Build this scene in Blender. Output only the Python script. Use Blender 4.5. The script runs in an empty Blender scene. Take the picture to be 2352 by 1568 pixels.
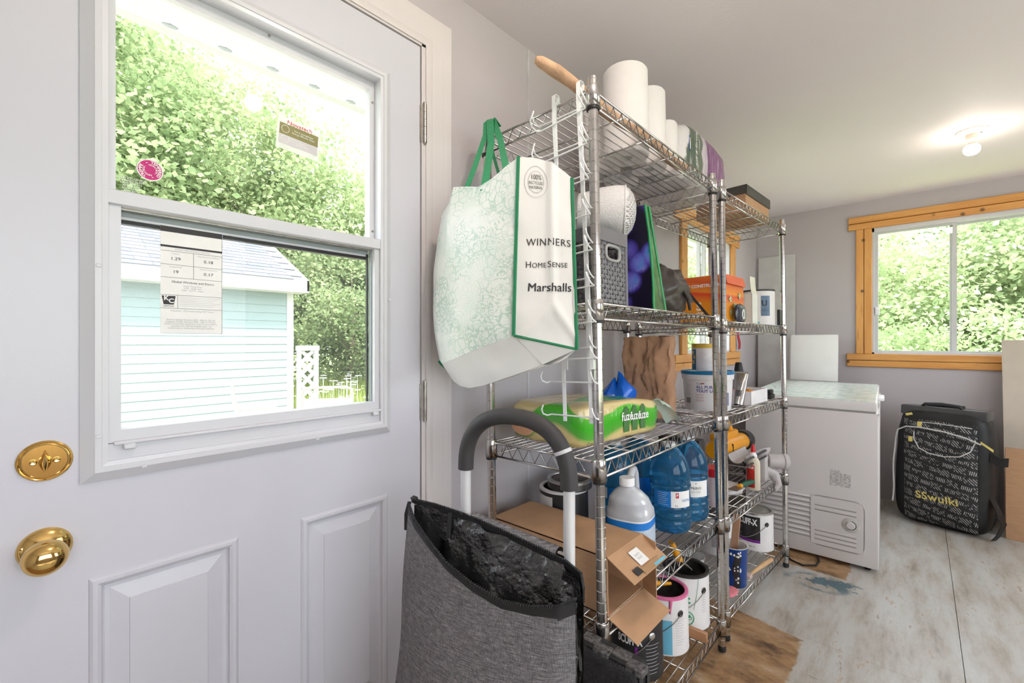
import bpy, bmesh, math, random
from mathutils import Vector, Matrix, noise
random.seed(7)
PI = math.pi
R = math.radians
scene = bpy.context.scene
COL = scene.collection

# ------------------------------------------------------------------ camera
cam_d = bpy.data.cameras.new('camera')
cam_d.sensor_width = 36.0
cam_d.lens = 36.0 * 1010.0 / 2352.0
cam_d.clip_start = 0.02
cam_d.clip_end = 200
cam = bpy.data.objects.new('camera', cam_d)
COL.objects.link(cam)
cam.location = (1.073, 0.0, 1.19)
cam.rotation_euler = (R(90), 0, R(42.853))
scene.camera = cam

# ------------------------------------------------------------------ world and sun
world = bpy.data.worlds.new('world')
scene.world = world
world.use_nodes = True
bg = world.node_tree.nodes['Background']
bg.inputs[0].default_value = (0.86, 0.94, 1.0, 1)
bg.inputs[1].default_value = 6.0
sun_d = bpy.data.lights.new('sun', 'SUN')
sun_d.energy = 10.0
sun_d.angle = R(8)
sun_d.color = (1.0, 0.94, 0.82)
sun = bpy.data.objects.new('sun', sun_d)
COL.objects.link(sun)
sun.rotation_euler = (R(0), R(30), R(-12))

# ------------------------------------------------------------------ exposure
vs = scene.view_settings
vs.view_transform = 'Standard'
vs.look = 'None'
vs.exposure = 0.03
vs.gamma = 1.0
vs.use_curve_mapping = False

# ------------------------------------------------------------------ material helpers
def nmat(name):
    m = bpy.data.materials.new(name)
    m.use_nodes = True
    return m, m.node_tree.nodes, m.node_tree.links, m.node_tree.nodes['Principled BSDF']

def mat(name, col, rough=0.5, metal=0.0, var=0.06, scale=12.0, bump=0.0, bscale=60.0, stretch=None,
        trans=0.0, ior=1.45, coat=0.0, emit=0.0, alpha=1.0, sheen=0.0):
    m, N, L, b = nmat(name)
    tc = N.new('ShaderNodeTexCoord')
    mp = N.new('ShaderNodeMapping')
    L.new(tc.outputs['Object'], mp.inputs[0])
    if stretch:
        mp.inputs['Scale'].default_value = stretch
    nz = N.new('ShaderNodeTexNoise')
    nz.inputs['Scale'].default_value = scale
    nz.inputs['Detail'].default_value = 4
    L.new(mp.outputs[0], nz.inputs['Vector'])
    rp = N.new('ShaderNodeValToRGB')
    rp.color_ramp.elements[0].position = 0.3
    rp.color_ramp.elements[1].position = 0.7
    rp.color_ramp.elements[0].color = tuple(max(0, c * (1 - var)) for c in col) + (1,)
    rp.color_ramp.elements[1].color = tuple(min(1, c * (1 + var)) for c in col) + (1,)
    L.new(nz.outputs['Fac'], rp.inputs[0])
    L.new(rp.outputs[0], b.inputs['Base Color'])
    b.inputs['Roughness'].default_value = rough
    b.inputs['Metallic'].default_value = metal
    b.inputs['Transmission Weight'].default_value = trans
    b.inputs['IOR'].default_value = ior
    b.inputs['Coat Weight'].default_value = coat
    b.inputs['Coat Roughness'].default_value = 0.08
    b.inputs['Alpha'].default_value = alpha
    if sheen:
        b.inputs['Sheen Weight'].default_value = sheen
    if emit:
        L.new(rp.outputs[0], b.inputs['Emission Color'])
        b.inputs['Emission Strength'].default_value = emit
    if bump:
        n2 = N.new('ShaderNodeTexNoise')
        n2.inputs['Scale'].default_value = bscale
        n2.inputs['Detail'].default_value = 5
        L.new(mp.outputs[0], n2.inputs['Vector'])
        bp = N.new('ShaderNodeBump')
        bp.inputs['Strength'].default_value = bump
        bp.inputs['Distance'].default_value = 0.01
        L.new(n2.outputs['Fac'], bp.inputs['Height'])
        L.new(bp.outputs[0], b.inputs['Normal'])
    return m

def ramp(N, stops):
    r = N.new('ShaderNodeValToRGB')
    e = r.color_ramp.elements
    while len(e) < len(stops):
        e.new(0.5)
    for i, (p, c) in enumerate(stops):
        e[i].position = p
        e[i].color = tuple(c) + (1,) if len(c) == 3 else c
    return r

# ------------------------------------------------------------------ mesh builder
class MB:
    def __init__(s):
        s.v = []
        s.f = []
    def add(s, vs_, fs):
        o = len(s.v)
        s.v += [tuple(v) for v in vs_]
        s.f += [tuple(i + o for i in f) for f in fs]
        return s
    def box(s, x0, x1, y0, y1, z0, z1, M=None):
        vs_ = [Vector((x, y, z)) for z in (z0, z1) for y in (y0, y1) for x in (x0, x1)]
        if M is not None:
            vs_ = [M @ v for v in vs_]
        return s.add(vs_, [(0, 2, 3, 1), (4, 5, 7, 6), (0, 1, 5, 4), (2, 6, 7, 3), (0, 4, 6, 2), (1, 3, 7, 5)])
    def rbox(s, x0, x1, y0, y1, z0, z1, r=0.005, seg=2, M=None):
        bm = bmesh.new()
        bmesh.ops.create_cube(bm, size=1)
        for v in bm.verts:
            v.co = Vector(((x0 + x1) / 2 + v.co.x * (x1 - x0), (y0 + y1) / 2 + v.co.y * (y1 - y0), (z0 + z1) / 2 + v.co.z * (z1 - z0)))
        bmesh.ops.bevel(bm, geom=bm.edges[:] + bm.verts[:], offset=r, segments=seg, profile=0.5, affect='EDGES')
        bm.verts.index_update()
        vs_ = [v.co.copy() for v in bm.verts]
        fs = [tuple(v.index for v in f.verts) for f in bm.faces]
        bm.free()
        if M is not None:
            vs_ = [M @ v for v in vs_]
        return s.add(vs_, fs)
    def tube(s, pts, r, n=8, closed=False, caps=True):
        pts = [Vector(p) for p in pts]
        m = len(pts)
        rr = r if isinstance(r, (list, tuple)) else [r] * m
        tang = []
        for i in range(m):
            a = pts[i - 1] if (i > 0 or closed) else pts[i]
            b = pts[(i + 1) % m] if (i < m - 1 or closed) else pts[i]
            t = (b - a)
            tang.append(t.normalized() if t.length > 1e-9 else Vector((0, 0, 1)))
        t0 = tang[0]
        u = t0.orthogonal().normalized()
        vs_ = []
        for i in range(m):
            if i:
                q = tang[i - 1].rotation_difference(tang[i])
                u = q @ u
            u = (u - tang[i] * u.dot(tang[i])).normalized()
            w = tang[i].cross(u)
            for k in range(n):
                a = 2 * PI * k / n
                vs_.append(pts[i] + (u * math.cos(a) + w * math.sin(a)) * rr[i])
        fs = []
        for i in range(m if closed else m - 1):
            for k in range(n):
                a = i * n + k
                b = i * n + (k + 1) % n
                c = ((i + 1) % m) * n + (k + 1) % n
                d = ((i + 1) % m) * n + k
                fs.append((a, b, c, d))
        if caps and not closed:
            fs.append(tuple(range(n - 1, -1, -1)))
            fs.append(tuple((m - 1) * n + k for k in range(n)))
        return s.add(vs_, fs)
    def cyl(s, p0, p1, r0, r1=None, n=16):
        return s.tube([p0, p1], [r0, r0 if r1 is None else r1], n)
    def lathe(s, prof, n=24, M=None, a0=0.0, a1=None, sx=1.0, sy=1.0):
        full = a1 is None
        a1 = a0 + 2 * PI if full else a1
        cnt = n if full else n + 1
        vs_ = []
        for (r, z) in prof:
            for k in range(cnt):
                a = a0 + (a1 - a0) * k / n
                vs_.append(Vector((r * math.cos(a) * sx, r * math.sin(a) * sy, z)))
        fs = []
        for i in range(len(prof) - 1):
            for k in range(n):
                k2 = (k + 1) % cnt if full else k + 1
                fs.append((i * cnt + k, i * cnt + k2, (i + 1) * cnt + k2, (i + 1) * cnt + k))
        if M is not None:
            vs_ = [M @ v for v in vs_]
        return s.add(vs_, fs)
    def grid(s, fn, nu, nv, cu=False):
        vs_ = [Vector(fn(i / nu, j / nv)) for j in range(nv + 1) for i in range(nu + (0 if cu else 1))]
        w = nu if cu else nu + 1
        fs = []
        for j in range(nv):
            for i in range(nu):
                i2 = (i + 1) % w
                fs.append((j * w + i, j * w + i2, (j + 1) * w + i2, (j + 1) * w + i))
        return s.add(vs_, fs)
    def prism(s, poly, h0, h1, fn=None):
        fn = fn or (lambda x, y, h: (x, y, h))
        n = len(poly)
        vs_ = [fn(x, y, h0) for x, y in poly] + [fn(x, y, h1) for x, y in poly]
        fs = [tuple(range(n - 1, -1, -1)), tuple(range(n, 2 * n))]
        fs += [(i, (i + 1) % n, n + (i + 1) % n, n + i) for i in range(n)]
        return s.add(vs_, fs)
    def ribbon(s, pts, wv, th=0.0012):
        pts = [Vector(p) for p in pts]
        wl = wv if isinstance(wv, list) else [wv] * len(pts)
        vs_ = []
        for i, p in enumerate(pts):
            t = (pts[min(i + 1, len(pts) - 1)] - pts[max(i - 1, 0)]).normalized()
            w = Vector(wl[i]) / 2
            nn = t.cross(w).normalized() * th / 2
            vs_ += [p - w - nn, p + w - nn, p + w + nn, p - w + nn]
        fs = []
        for i in range(len(pts) - 1):
            for k in range(4):
                fs.append((i * 4 + k, i * 4 + (k + 1) % 4, (i + 1) * 4 + (k + 1) % 4, (i + 1) * 4 + k))
        e = (len(pts) - 1) * 4
        fs += [(3, 2, 1, 0), (e, e + 1, e + 2, e + 3)]
        return s.add(vs_, fs)
    def mesh(s, name, m, smooth=False):
        me = bpy.data.meshes.new(name)
        me.from_pydata(s.v, [], s.f)
        bm = bmesh.new()
        bm.from_mesh(me)
        bmesh.ops.recalc_face_normals(bm, faces=bm.faces[:])
        bm.to_mesh(me)
        bm.free()
        if m is not None:
            me.materials.append(m)
        if smooth:
            for p in me.polygons:
                p.use_smooth = True
        me.update()
        return me

def mk(name, me, parent=None, M=None):
    o = bpy.data.objects.new(name, me)
    COL.objects.link(o)
    if parent is not None:
        o.parent = parent
    if M is not None:
        o.matrix_basis = M
    return o

def autosmooth(o, ang=40):
    me = o.data
    for p in me.polygons:
        p.use_smooth = True
    bm = bmesh.new()
    bm.from_mesh(me)
    for e in bm.edges:
        if len(e.link_faces) == 2 and e.calc_face_angle(0) > R(ang):
            e.smooth = False
    bm.to_mesh(me)
    bm.free()

def part(mb, name, m, parent, smooth=None, M=None, ang=40):
    o = mk(name, mb.mesh(name, m), parent, M)
    if smooth is not False:
        autosmooth(o, ang)
    return o

def thing(name, label, cat, M=None, group=None):
    o = mk(name, None, None, M if M is not None else Matrix())
    o.empty_display_size = 0.05
    o['label'] = label
    o['category'] = cat
    if group:
        o['group'] = group
    return o

def solo(mb, name, m, label, cat, M=None, group=None, smooth=None, ang=40):
    o = part(mb, name, m, None, smooth, M, ang)
    o['label'] = label
    o['category'] = cat
    if group:
        o['group'] = group
    return o

def struct(mb, name, m, parent=None, M=None, smooth=None):
    o = part(mb, name, m, parent, smooth, M)
    if parent is None:
        o['kind'] = 'structure'
    return o

def T(x=0, y=0, z=0, rz=0, rx=0, ry=0):
    return Matrix.Translation((x, y, z)) @ Matrix.Rotation(R(rz), 4, 'Z') @ Matrix.Rotation(R(ry), 4, 'Y') @ Matrix.Rotation(R(rx), 4, 'X')

# ------------------------------------------------------------------ lettering
def text_geo(txt, size, align='CENTER', offset=0.0, spacing=1.0, shear=0.0, sx=1.0):
    cu = bpy.data.curves.new('txt', 'FONT')
    cu.body = txt
    cu.size = size
    cu.align_x = align
    cu.align_y = 'CENTER'
    cu.offset = offset * size
    cu.space_character = spacing
    cu.shear = shear
    cu.resolution_u = 3
    cu.fill_mode = 'FRONT'
    o = bpy.data.objects.new('txt', cu)
    me = bpy.data.meshes.new_from_object(o)
    vs_ = [(v.co.x * sx, v.co.y) for v in me.vertices]
    fs = [tuple(p.vertices) for p in me.polygons]
    bpy.data.objects.remove(o)
    bpy.data.curves.remove(cu)
    bpy.data.meshes.remove(me)
    return vs_, fs

def lettering(parent, txt, size, fn, m, name='lettering', **kw):
    vs_, fs = text_geo(txt, size, **kw)
    mb = MB()
    mb.add([fn(x, y) for x, y in vs_], fs)
    me = bpy.data.meshes.new(name)
    me.from_pydata(mb.v, [], mb.f)
    me.materials.append(m)
    return mk(name, me, parent)

def on_cyl(r, a0, z0):
    return lambda x, y: ((r + 0.0007) * math.cos(a0 + x / r), (r + 0.0007) * math.sin(a0 + x / r), z0 + y)

def on_plane(o, ux, uy):
    o = Vector(o); ux = Vector(ux).normalized(); uy = Vector(uy).normalized()
    n = ux.cross(uy) * 0.0007
    return lambda x, y: o + ux * x + uy * y + n

def patch(parent, name, m, fn, x0, x1, y0, y1, nx=1, ny=1):
    mb = MB()
    mb.grid(lambda u, v: fn(x0 + (x1 - x0) * u, y0 + (y1 - y0) * v), nx, ny)
    me = bpy.data.meshes.new(name)
    me.from_pydata(mb.v, [], mb.f)
    me.materials.append(m)
    return mk(name, me, parent)
# ------------------------------------------------------------------ materials
def vmath(N, L, op, a, b=None, clamp=False):
    n = N.new('ShaderNodeMath')
    n.operation = op
    n.use_clamp = clamp
    for i, q in enumerate((a, b)):
        if q is None:
            continue
        if isinstance(q, (int, float)):
            n.inputs[i].default_value = q
        else:
            L.new(q, n.inputs[i])
    return n.outputs[0]

def mixc(N, L, fac, a, b):
    n = N.new('ShaderNodeMix')
    n.data_type = 'RGBA'
    if isinstance(fac, (int, float)):
        n.inputs[0].default_value = fac
    else:
        L.new(fac, n.inputs[0])
    for i, q in ((6, a), (7, b)):
        if isinstance(q, tuple):
            n.inputs[i].default_value = q + (1,)
        else:
            L.new(q, n.inputs[i])
    return n.outputs[2]

def noise_fac(N, L, vec, scale, detail=4, rough=0.5):
    n = N.new('ShaderNodeTexNoise')
    n.inputs['Scale'].default_value = scale
    n.inputs['Detail'].default_value = detail
    n.inputs['Roughness'].default_value = rough
    L.new(vec, n.inputs['Vector'])
    return n.outputs['Fac']

def mapped(N, L, scale=(1, 1, 1), rot=(0, 0, 0), coord='Object'):
    tc = N.new('ShaderNodeTexCoord')
    mp = N.new('ShaderNodeMapping')
    mp.inputs['Scale'].default_value = scale
    mp.inputs['Rotation'].default_value = rot
    L.new(tc.outputs[coord], mp.inputs[0])
    return mp.outputs[0]

def step(N, L, val, lo, hi):
    n = N.new('ShaderNodeMapRange')
    n.clamp = True
    n.inputs[1].default_value = lo
    n.inputs[2].default_value = hi
    L.new(val, n.inputs[0])
    return n.outputs[0]

def glass_mat(name, tint=(1, 1, 1), extra=0.0, f0=0.02):
    m, N, L, b = nmat(name)
    N.remove(b)
    out = N['Material Output']
    tr = N.new('ShaderNodeBsdfTransparent')
    tr.inputs[0].default_value = tint + (1,)
    gl = N.new('ShaderNodeBsdfGlossy')
    gl.inputs['Roughness'].default_value = 0.01
    lw = N.new('ShaderNodeLayerWeight')
    lw.inputs[0].default_value = 0.5
    sch = vmath(N, L, 'ADD', vmath(N, L, 'MULTIPLY', vmath(N, L, 'POWER', lw.outputs['Facing'], 5.0), 0.96), f0)
    mx = N.new('ShaderNodeMixShader')
    nz = N.new('ShaderNodeTexNoise')
    nz.inputs['Scale'].default_value = 3
    f = vmath(N, L, 'ADD', sch, vmath(N, L, 'MULTIPLY', nz.outputs['Fac'], extra))
    L.new(f, mx.inputs[0])
    L.new(tr.outputs[0], mx.inputs[1])
    L.new(gl.outputs[0], mx.inputs[2])
    L.new(mx.outputs[0], out.inputs[0])
    return m

def wood_mat(name, c1, c2, axis='x', scale=1.0, knots=True):
    m, N, L, b = nmat(name)
    st = {'x': (1.2, 14, 14), 'y': (14, 1.2, 14), 'z': (14, 14, 1.2)}[axis]
    v = mapped(N, L, tuple(q * scale for q in st))
    f = noise_fac(N, L, v, 2.2, 6, 0.6)
    rp = ramp(N, [(0.3, c1), (0.62, c2), (0.75, tuple(q * 0.75 for q in c1))])
    L.new(f, rp.inputs[0])
    col = rp.outputs[0]
    if knots:
        vo = N.new('ShaderNodeTexVoronoi')
        vo.inputs['Scale'].default_value = 8.5
        tc = N.new('ShaderNodeTexCoord')
        L.new(tc.outputs['Object'], vo.inputs['Vector'])
        k = step(N, L, vo.outputs['Distance'], 0.14, 0.06)
        col = mixc(N, L, k, col, tuple(q * 0.28 for q in c1))
    L.new(col, b.inputs['Base Color'])
    b.inputs['Roughness'].default_value = 0.4
    return m

m_wall = mat('wall_paint', (0.50, 0.46, 0.475), 0.55, var=0.025, scale=1.2, bump=0.05, bscale=180)
m_ceil = mat('ceiling_paint', (0.84, 0.785, 0.79), 0.7, var=0.02, scale=1.0, bump=0.08, bscale=120)
m_door = mat('door_paint', (0.60, 0.595, 0.65), 0.30, var=0.012, scale=2.0, bump=0.02, bscale=260)
m_trimw = mat('white_trim_paint', (0.66, 0.615, 0.61), 0.35, var=0.015, scale=4)
m_vinyl = mat('white_vinyl', (0.65, 0.65, 0.685), 0.3, var=0.01, scale=4)
m_vinylgrey = mat('grey_weatherstrip', (0.32, 0.36, 0.37), 0.4, var=0.05)
m_black = mat('black_rubber', (0.018, 0.018, 0.02), 0.5, var=0.2)
m_glass = glass_mat('window_glass')
m_glass_d = glass_mat('door_glass', f0=0.008)
m_pine = wood_mat('pine_trim', (0.62, 0.26, 0.06), (0.76, 0.38, 0.11), 'x')
m_pinez = wood_mat('pine_trim_upright', (0.64, 0.28, 0.07), (0.78, 0.40, 0.12), 'z')
m_piney = wood_mat('pine_trim_side', (0.62, 0.26, 0.06), (0.76, 0.38, 0.11), 'y')
m_brass = mat('polished_brass', (0.74, 0.50, 0.18), 0.09, 1.0, var=0.02)
m_brassd = mat('brushed_brass', (0.72, 0.40, 0.12), 0.22, 1.0, var=0.05, scale=40, stretch=(1, 30, 1))
m_chrome = mat('chrome_wire', (0.58, 0.565, 0.55), 0.17, 1.0, var=0.06, scale=30)
m_nickel = mat('hinge_nickel', (0.40, 0.37, 0.33), 0.32, 1.0, var=0.2, scale=60)
m_white = mat('white_plastic', (0.85, 0.85, 0.86), 0.35, var=0.01)
m_paper = mat('white_paper', (0.86, 0.85, 0.84), 0.75, var=0.02, scale=30)
m_ink = mat('dark_ink', (0.035, 0.032, 0.036), 0.6, var=0.1)
m_inkgrey = mat('grey_ink', (0.42, 0.41, 0.43), 0.7, var=0.1)
m_card = mat('cardboard', (0.50, 0.295, 0.165), 0.8, var=0.07, scale=14, stretch=(1, 1, 6), bump=0.06, bscale=40)
m_cardin = mat('cardboard_inside', (0.40, 0.24, 0.14), 0.85, var=0.08, scale=14)
m_red = mat('red_plastic', (0.62, 0.02, 0.03), 0.35)
m_green = mat('green_webbing', (0.03, 0.28, 0.12), 0.55, var=0.15, scale=160)
m_blue = mat('blue_plastic', (0.01, 0.11, 0.55), 0.3)
m_yellow = mat('yellow_plastic', (0.78, 0.33, 0.01), 0.38)

def floor_mat():
    m, N, L, b = nmat('subfloor_paint')
    tc = N.new('ShaderNodeTexCoord')
    sp = N.new('ShaderNodeSeparateXYZ')
    L.new(tc.outputs['Object'], sp.inputs[0])
    x, y = sp.outputs[0], sp.outputs[1]
    pos = tc.outputs['Object']
    wob = vmath(N, L, 'MULTIPLY', vmath(N, L, 'SUBTRACT', noise_fac(N, L, pos, 9, 5), 0.5), 0.045)
    wob2 = vmath(N, L, 'MULTIPLY', vmath(N, L, 'SUBTRACT', noise_fac(N, L, pos, 45, 6), 0.5), 0.03)
    xw = vmath(N, L, 'ADD', x, vmath(N, L, 'ADD', wob, wob2))
    yw = vmath(N, L, 'ADD', y, wob2)
    ysl = vmath(N, L, 'ADD', yw, vmath(N, L, 'MULTIPLY', x, 0.16))
    a = vmath(N, L, 'MULTIPLY', step(N, L, xw, 0.735, 0.725), step(N, L, ysl, 2.192, 2.184))
    f1 = vmath(N, L, 'MULTIPLY', step(N, L, xw, 0.81, 0.80), vmath(N, L, 'MULTIPLY', step(N, L, yw, 2.735, 2.745), step(N, L, xw, 0.44, 0.45)))
    bare = vmath(N, L, 'MAXIMUM', a, f1)
    mp = N.new('ShaderNodeMapping')
    mp.inputs['Scale'].default_value = (9, 2.2, 1)
    mp.inputs['Rotation'].default_value = (0, 0, R(72))
    L.new(pos, mp.inputs[0])
    scr = step(N, L, noise_fac(N, L, mp.outputs[0], 2.6, 8, 0.74), 0.575, 0.64)
    blot = step(N, L, noise_fac(N, L, pos, 1.6, 3), 0.46, 0.60)
    bare2 = vmath(N, L, 'MAXIMUM', bare, vmath(N, L, 'MULTIPLY', scr, vmath(N, L, 'MULTIPLY', blot, 0.75)))
    # paint colour
    pr = ramp(N, [(0.30, (0.27, 0.225, 0.18)), (0.44, (0.42, 0.385, 0.34)), (0.55, (0.50, 0.49, 0.465)), (0.75, (0.58, 0.58, 0.565))])
    L.new(noise_fac(N, L, mp.outputs[0], 1.3, 8, 0.68), pr.inputs[0])
    # wood colour
    mw = N.new('ShaderNodeMapping')
    mw.inputs['Scale'].default_value = (5, 9, 1)
    mw.inputs['Rotation'].default_value = (0, 0, R(-18))
    L.new(pos, mw.inputs[0])
    wr = ramp(N, [(0.28, (0.05, 0.03, 0.018)), (0.40, (0.22, 0.12, 0.055)), (0.52, (0.36, 0.21, 0.10)), (0.62, (0.42, 0.27, 0.15)), (0.72, (0.55, 0.44, 0.33))])
    L.new(noise_fac(N, L, mw.outputs[0], 1.5, 8, 0.66), wr.inputs[0])
    wcol = mixc(N, L, vmath(N, L, 'MULTIPLY', step(N, L, noise_fac(N, L, pos, 7, 5, 0.7), 0.50, 0.66), 0.55), wr.outputs[0], (0.46, 0.33, 0.22))
    wcol = mixc(N, L, vmath(N, L, 'MULTIPLY', step(N, L, noise_fac(N, L, pos, 11, 5, 0.7), 0.60, 0.70), 0.7), wcol, (0.11, 0.07, 0.045))
    col = mixc(N, L, bare2, pr.outputs[0], wcol)
    # dark scratches
    ms = N.new('ShaderNodeMapping')
    ms.inputs['Scale'].default_value = (4, 26, 1)
    ms.inputs['Rotation'].default_value = (0, 0, R(24))
    L.new(pos, ms.inputs[0])
    ds = step(N, L, noise_fac(N, L, ms.outputs[0], 2.0, 6, 0.65), 0.655, 0.72)
    col = mixc(N, L, vmath(N, L, 'MULTIPLY', ds, 0.7), col, (0.12, 0.085, 0.06))
    # blue paint spill
    dx = vmath(N, L, 'DIVIDE', vmath(N, L, 'SUBTRACT', vmath(N, L, 'ADD', xw, wob), 0.76), 0.105)
    dy = vmath(N, L, 'DIVIDE', vmath(N, L, 'SUBTRACT', vmath(N, L, 'ADD', yw, vmath(N, L, 'MULTIPLY', x, -0.2)), 2.50), 0.055)
    d2 = vmath(N, L, 'SQRT', vmath(N, L, 'ADD', vmath(N, L, 'MULTIPLY', dx, dx), vmath(N, L, 'MULTIPLY', dy, dy)))
    d2 = vmath(N, L, 'ADD', d2, vmath(N, L, 'MULTIPLY', vmath(N, L, 'SUBTRACT', noise_fac(N, L, pos, 22, 6, 0.7), 0.5), 3.2))
    core = vmath(N, L, 'MULTIPLY', step(N, L, d2, 0.95, 0.7), 0.9)
    dx3 = vmath(N, L, 'DIVIDE', vmath(N, L, 'SUBTRACT', xw, 0.70), 0.13)
    dy3 = vmath(N, L, 'DIVIDE', vmath(N, L, 'SUBTRACT', yw, 2.62), 0.085)
    d3 = vmath(N, L, 'SQRT', vmath(N, L, 'ADD', vmath(N, L, 'MULTIPLY', dx3, dx3), vmath(N, L, 'MULTIPLY', dy3, dy3)))
    ring = vmath(N, L, 'MULTIPLY', step(N, L, vmath(N, L, 'ABSOLUTE', vmath(N, L, 'SUBTRACT', d3, 0.9)), 0.22, 0.06), vmath(N, L, 'MULTIPLY', step(N, L, noise_fac(N, L, pos, 9, 3), 0.40, 0.58), 0.75))
    col = mixc(N, L, vmath(N, L, 'MAXIMUM', core, ring), col, (0.04, 0.115, 0.155))
    L.new(col, b.inputs['Base Color'])
    L.new(step(N, L, bare2, -1.4, 2.2), b.inputs['Roughness'])
    bp = N.new('ShaderNodeBump')
    bp.inputs['Strength'].default_value = 0.15
    bp.inputs['Distance'].default_value = 0.004
    L.new(noise_fac(N, L, pos, 30, 6), bp.inputs['Height'])
    L.new(bp.outputs[0], b.inputs['Normal'])
    return m
m_floor = floor_mat()

# ------------------------------------------------------------------ room shell
YF, XR, YB, ZC = 4.37, 2.9, -1.7, 2.28
struct(MB().box(-0.12, XR + 0.12, YB - 0.12, YF + 0.12, -0.08, -0.02), 'floor', mat('joists', (0.36, 0.26, 0.16), 0.8))
fl = [o for o in COL.objects if o.name == 'floor'][0]
for (x0, x1, ys) in [(0, 1.1892, (YB, -0.33, 2.10, YF)), (1.1908, 2.41, (YB, 0.95, 3.40, YF)), (2.414, XR, (YB, 1.9, YF))]:
    for i in range(len(ys) - 1):
        struct(MB().rbox(x0, x1, ys[i] + 0.0004, ys[i + 1] - 0.0004, -0.02, 0, 0.0008, 1), 'floor_panel', m_floor, fl)
struct(MB().box(-0.12, XR + 0.12, YB - 0.12, YF + 0.12, ZC, ZC + 0.1), 'ceiling', m_ceil)
ce = [o for o in COL.objects if o.name == 'ceiling'][0]
m_crack = mat('hairline_crack', (0.36, 0.33, 0.33), 0.9)
part(MB().tube([(1.37, 1.02, ZC), (1.36, 1.10, ZC), (1.345, 1.17, ZC), (1.34, 1.26, ZC)], [0.0012, 0.0014, 0.0012, 0.0006], 5)
     .tube([(1.345, 1.17, ZC), (1.325, 1.19, ZC)], [0.0012, 0.0006], 5), 'crack', m_crack, ce)

DY0, DY1, DZ1 = -0.078, 0.784, 2.074          # rough opening of the door
W2 = (2.75, 3.62, 1.11, 1.93)                  # side window opening y0 y1 z0 z1
w = MB()
w.box(-0.12, 0, YB, DY0, 0, ZC).box(-0.12, 0, DY0, DY1, DZ1, ZC).box(-0.12, 0, DY1, W2[0], 0, ZC)
w.box(-0.12, 0, W2[0], W2[1], 0, W2[2]).box(-0.12, 0, W2[0], W2[1], W2[3], ZC).box(-0.12, 0, W2[1], YF, 0, ZC)
struct(w, 'wall_left', m_wall, smooth=False)
W1 = (0.803, 1.69, 1.095, 2.06)
w = MB()
w.box(-0.12, W1[0], YF, YF + 0.12, 0, ZC).box(W1[1], XR + 0.12, YF, YF + 0.12, 0, ZC)
w.box(W1[0], W1[1], YF, YF + 0.12, 0, W1[2]).box(W1[0], W1[1], YF, YF + 0.12, W1[3], ZC)
struct(w, 'wall_back', m_wall, smooth=False)
W3 = (-1.2, 1.2, 0.80, 2.06)
w = MB()
W5 = (2.15, 3.75, 0.80, 2.06)
w.box(XR, XR + 0.12, YB, W3[0], 0, ZC).box(XR, XR + 0.12, W3[1], W5[0], 0, ZC).box(XR, XR + 0.12, W5[1], YF, 0, ZC)
for q5 in (W3, W5):
    w.box(XR, XR + 0.12, q5[0], q5[1], 0, q5[2]).box(XR, XR + 0.12, q5[0], q5[1], q5[3], ZC)
struct(w, 'wall_right', m_wall, smooth=False)
struct(MB().box(-0.12, XR + 0.12, YB - 0.12, YB, 0, ZC), 'wall_front', m_wall, smooth=False)
# drywall seam strip beside the shelving
struct(MB().rbox(0, 0.0015, 1.239, 1.252, 0.0, ZC, 0.0005, 1), 'trim_1', mat('seam_tape', (0.53, 0.51, 0.535), 0.6, var=0.15, scale=5, stretch=(1, 1, 3)))

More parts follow.
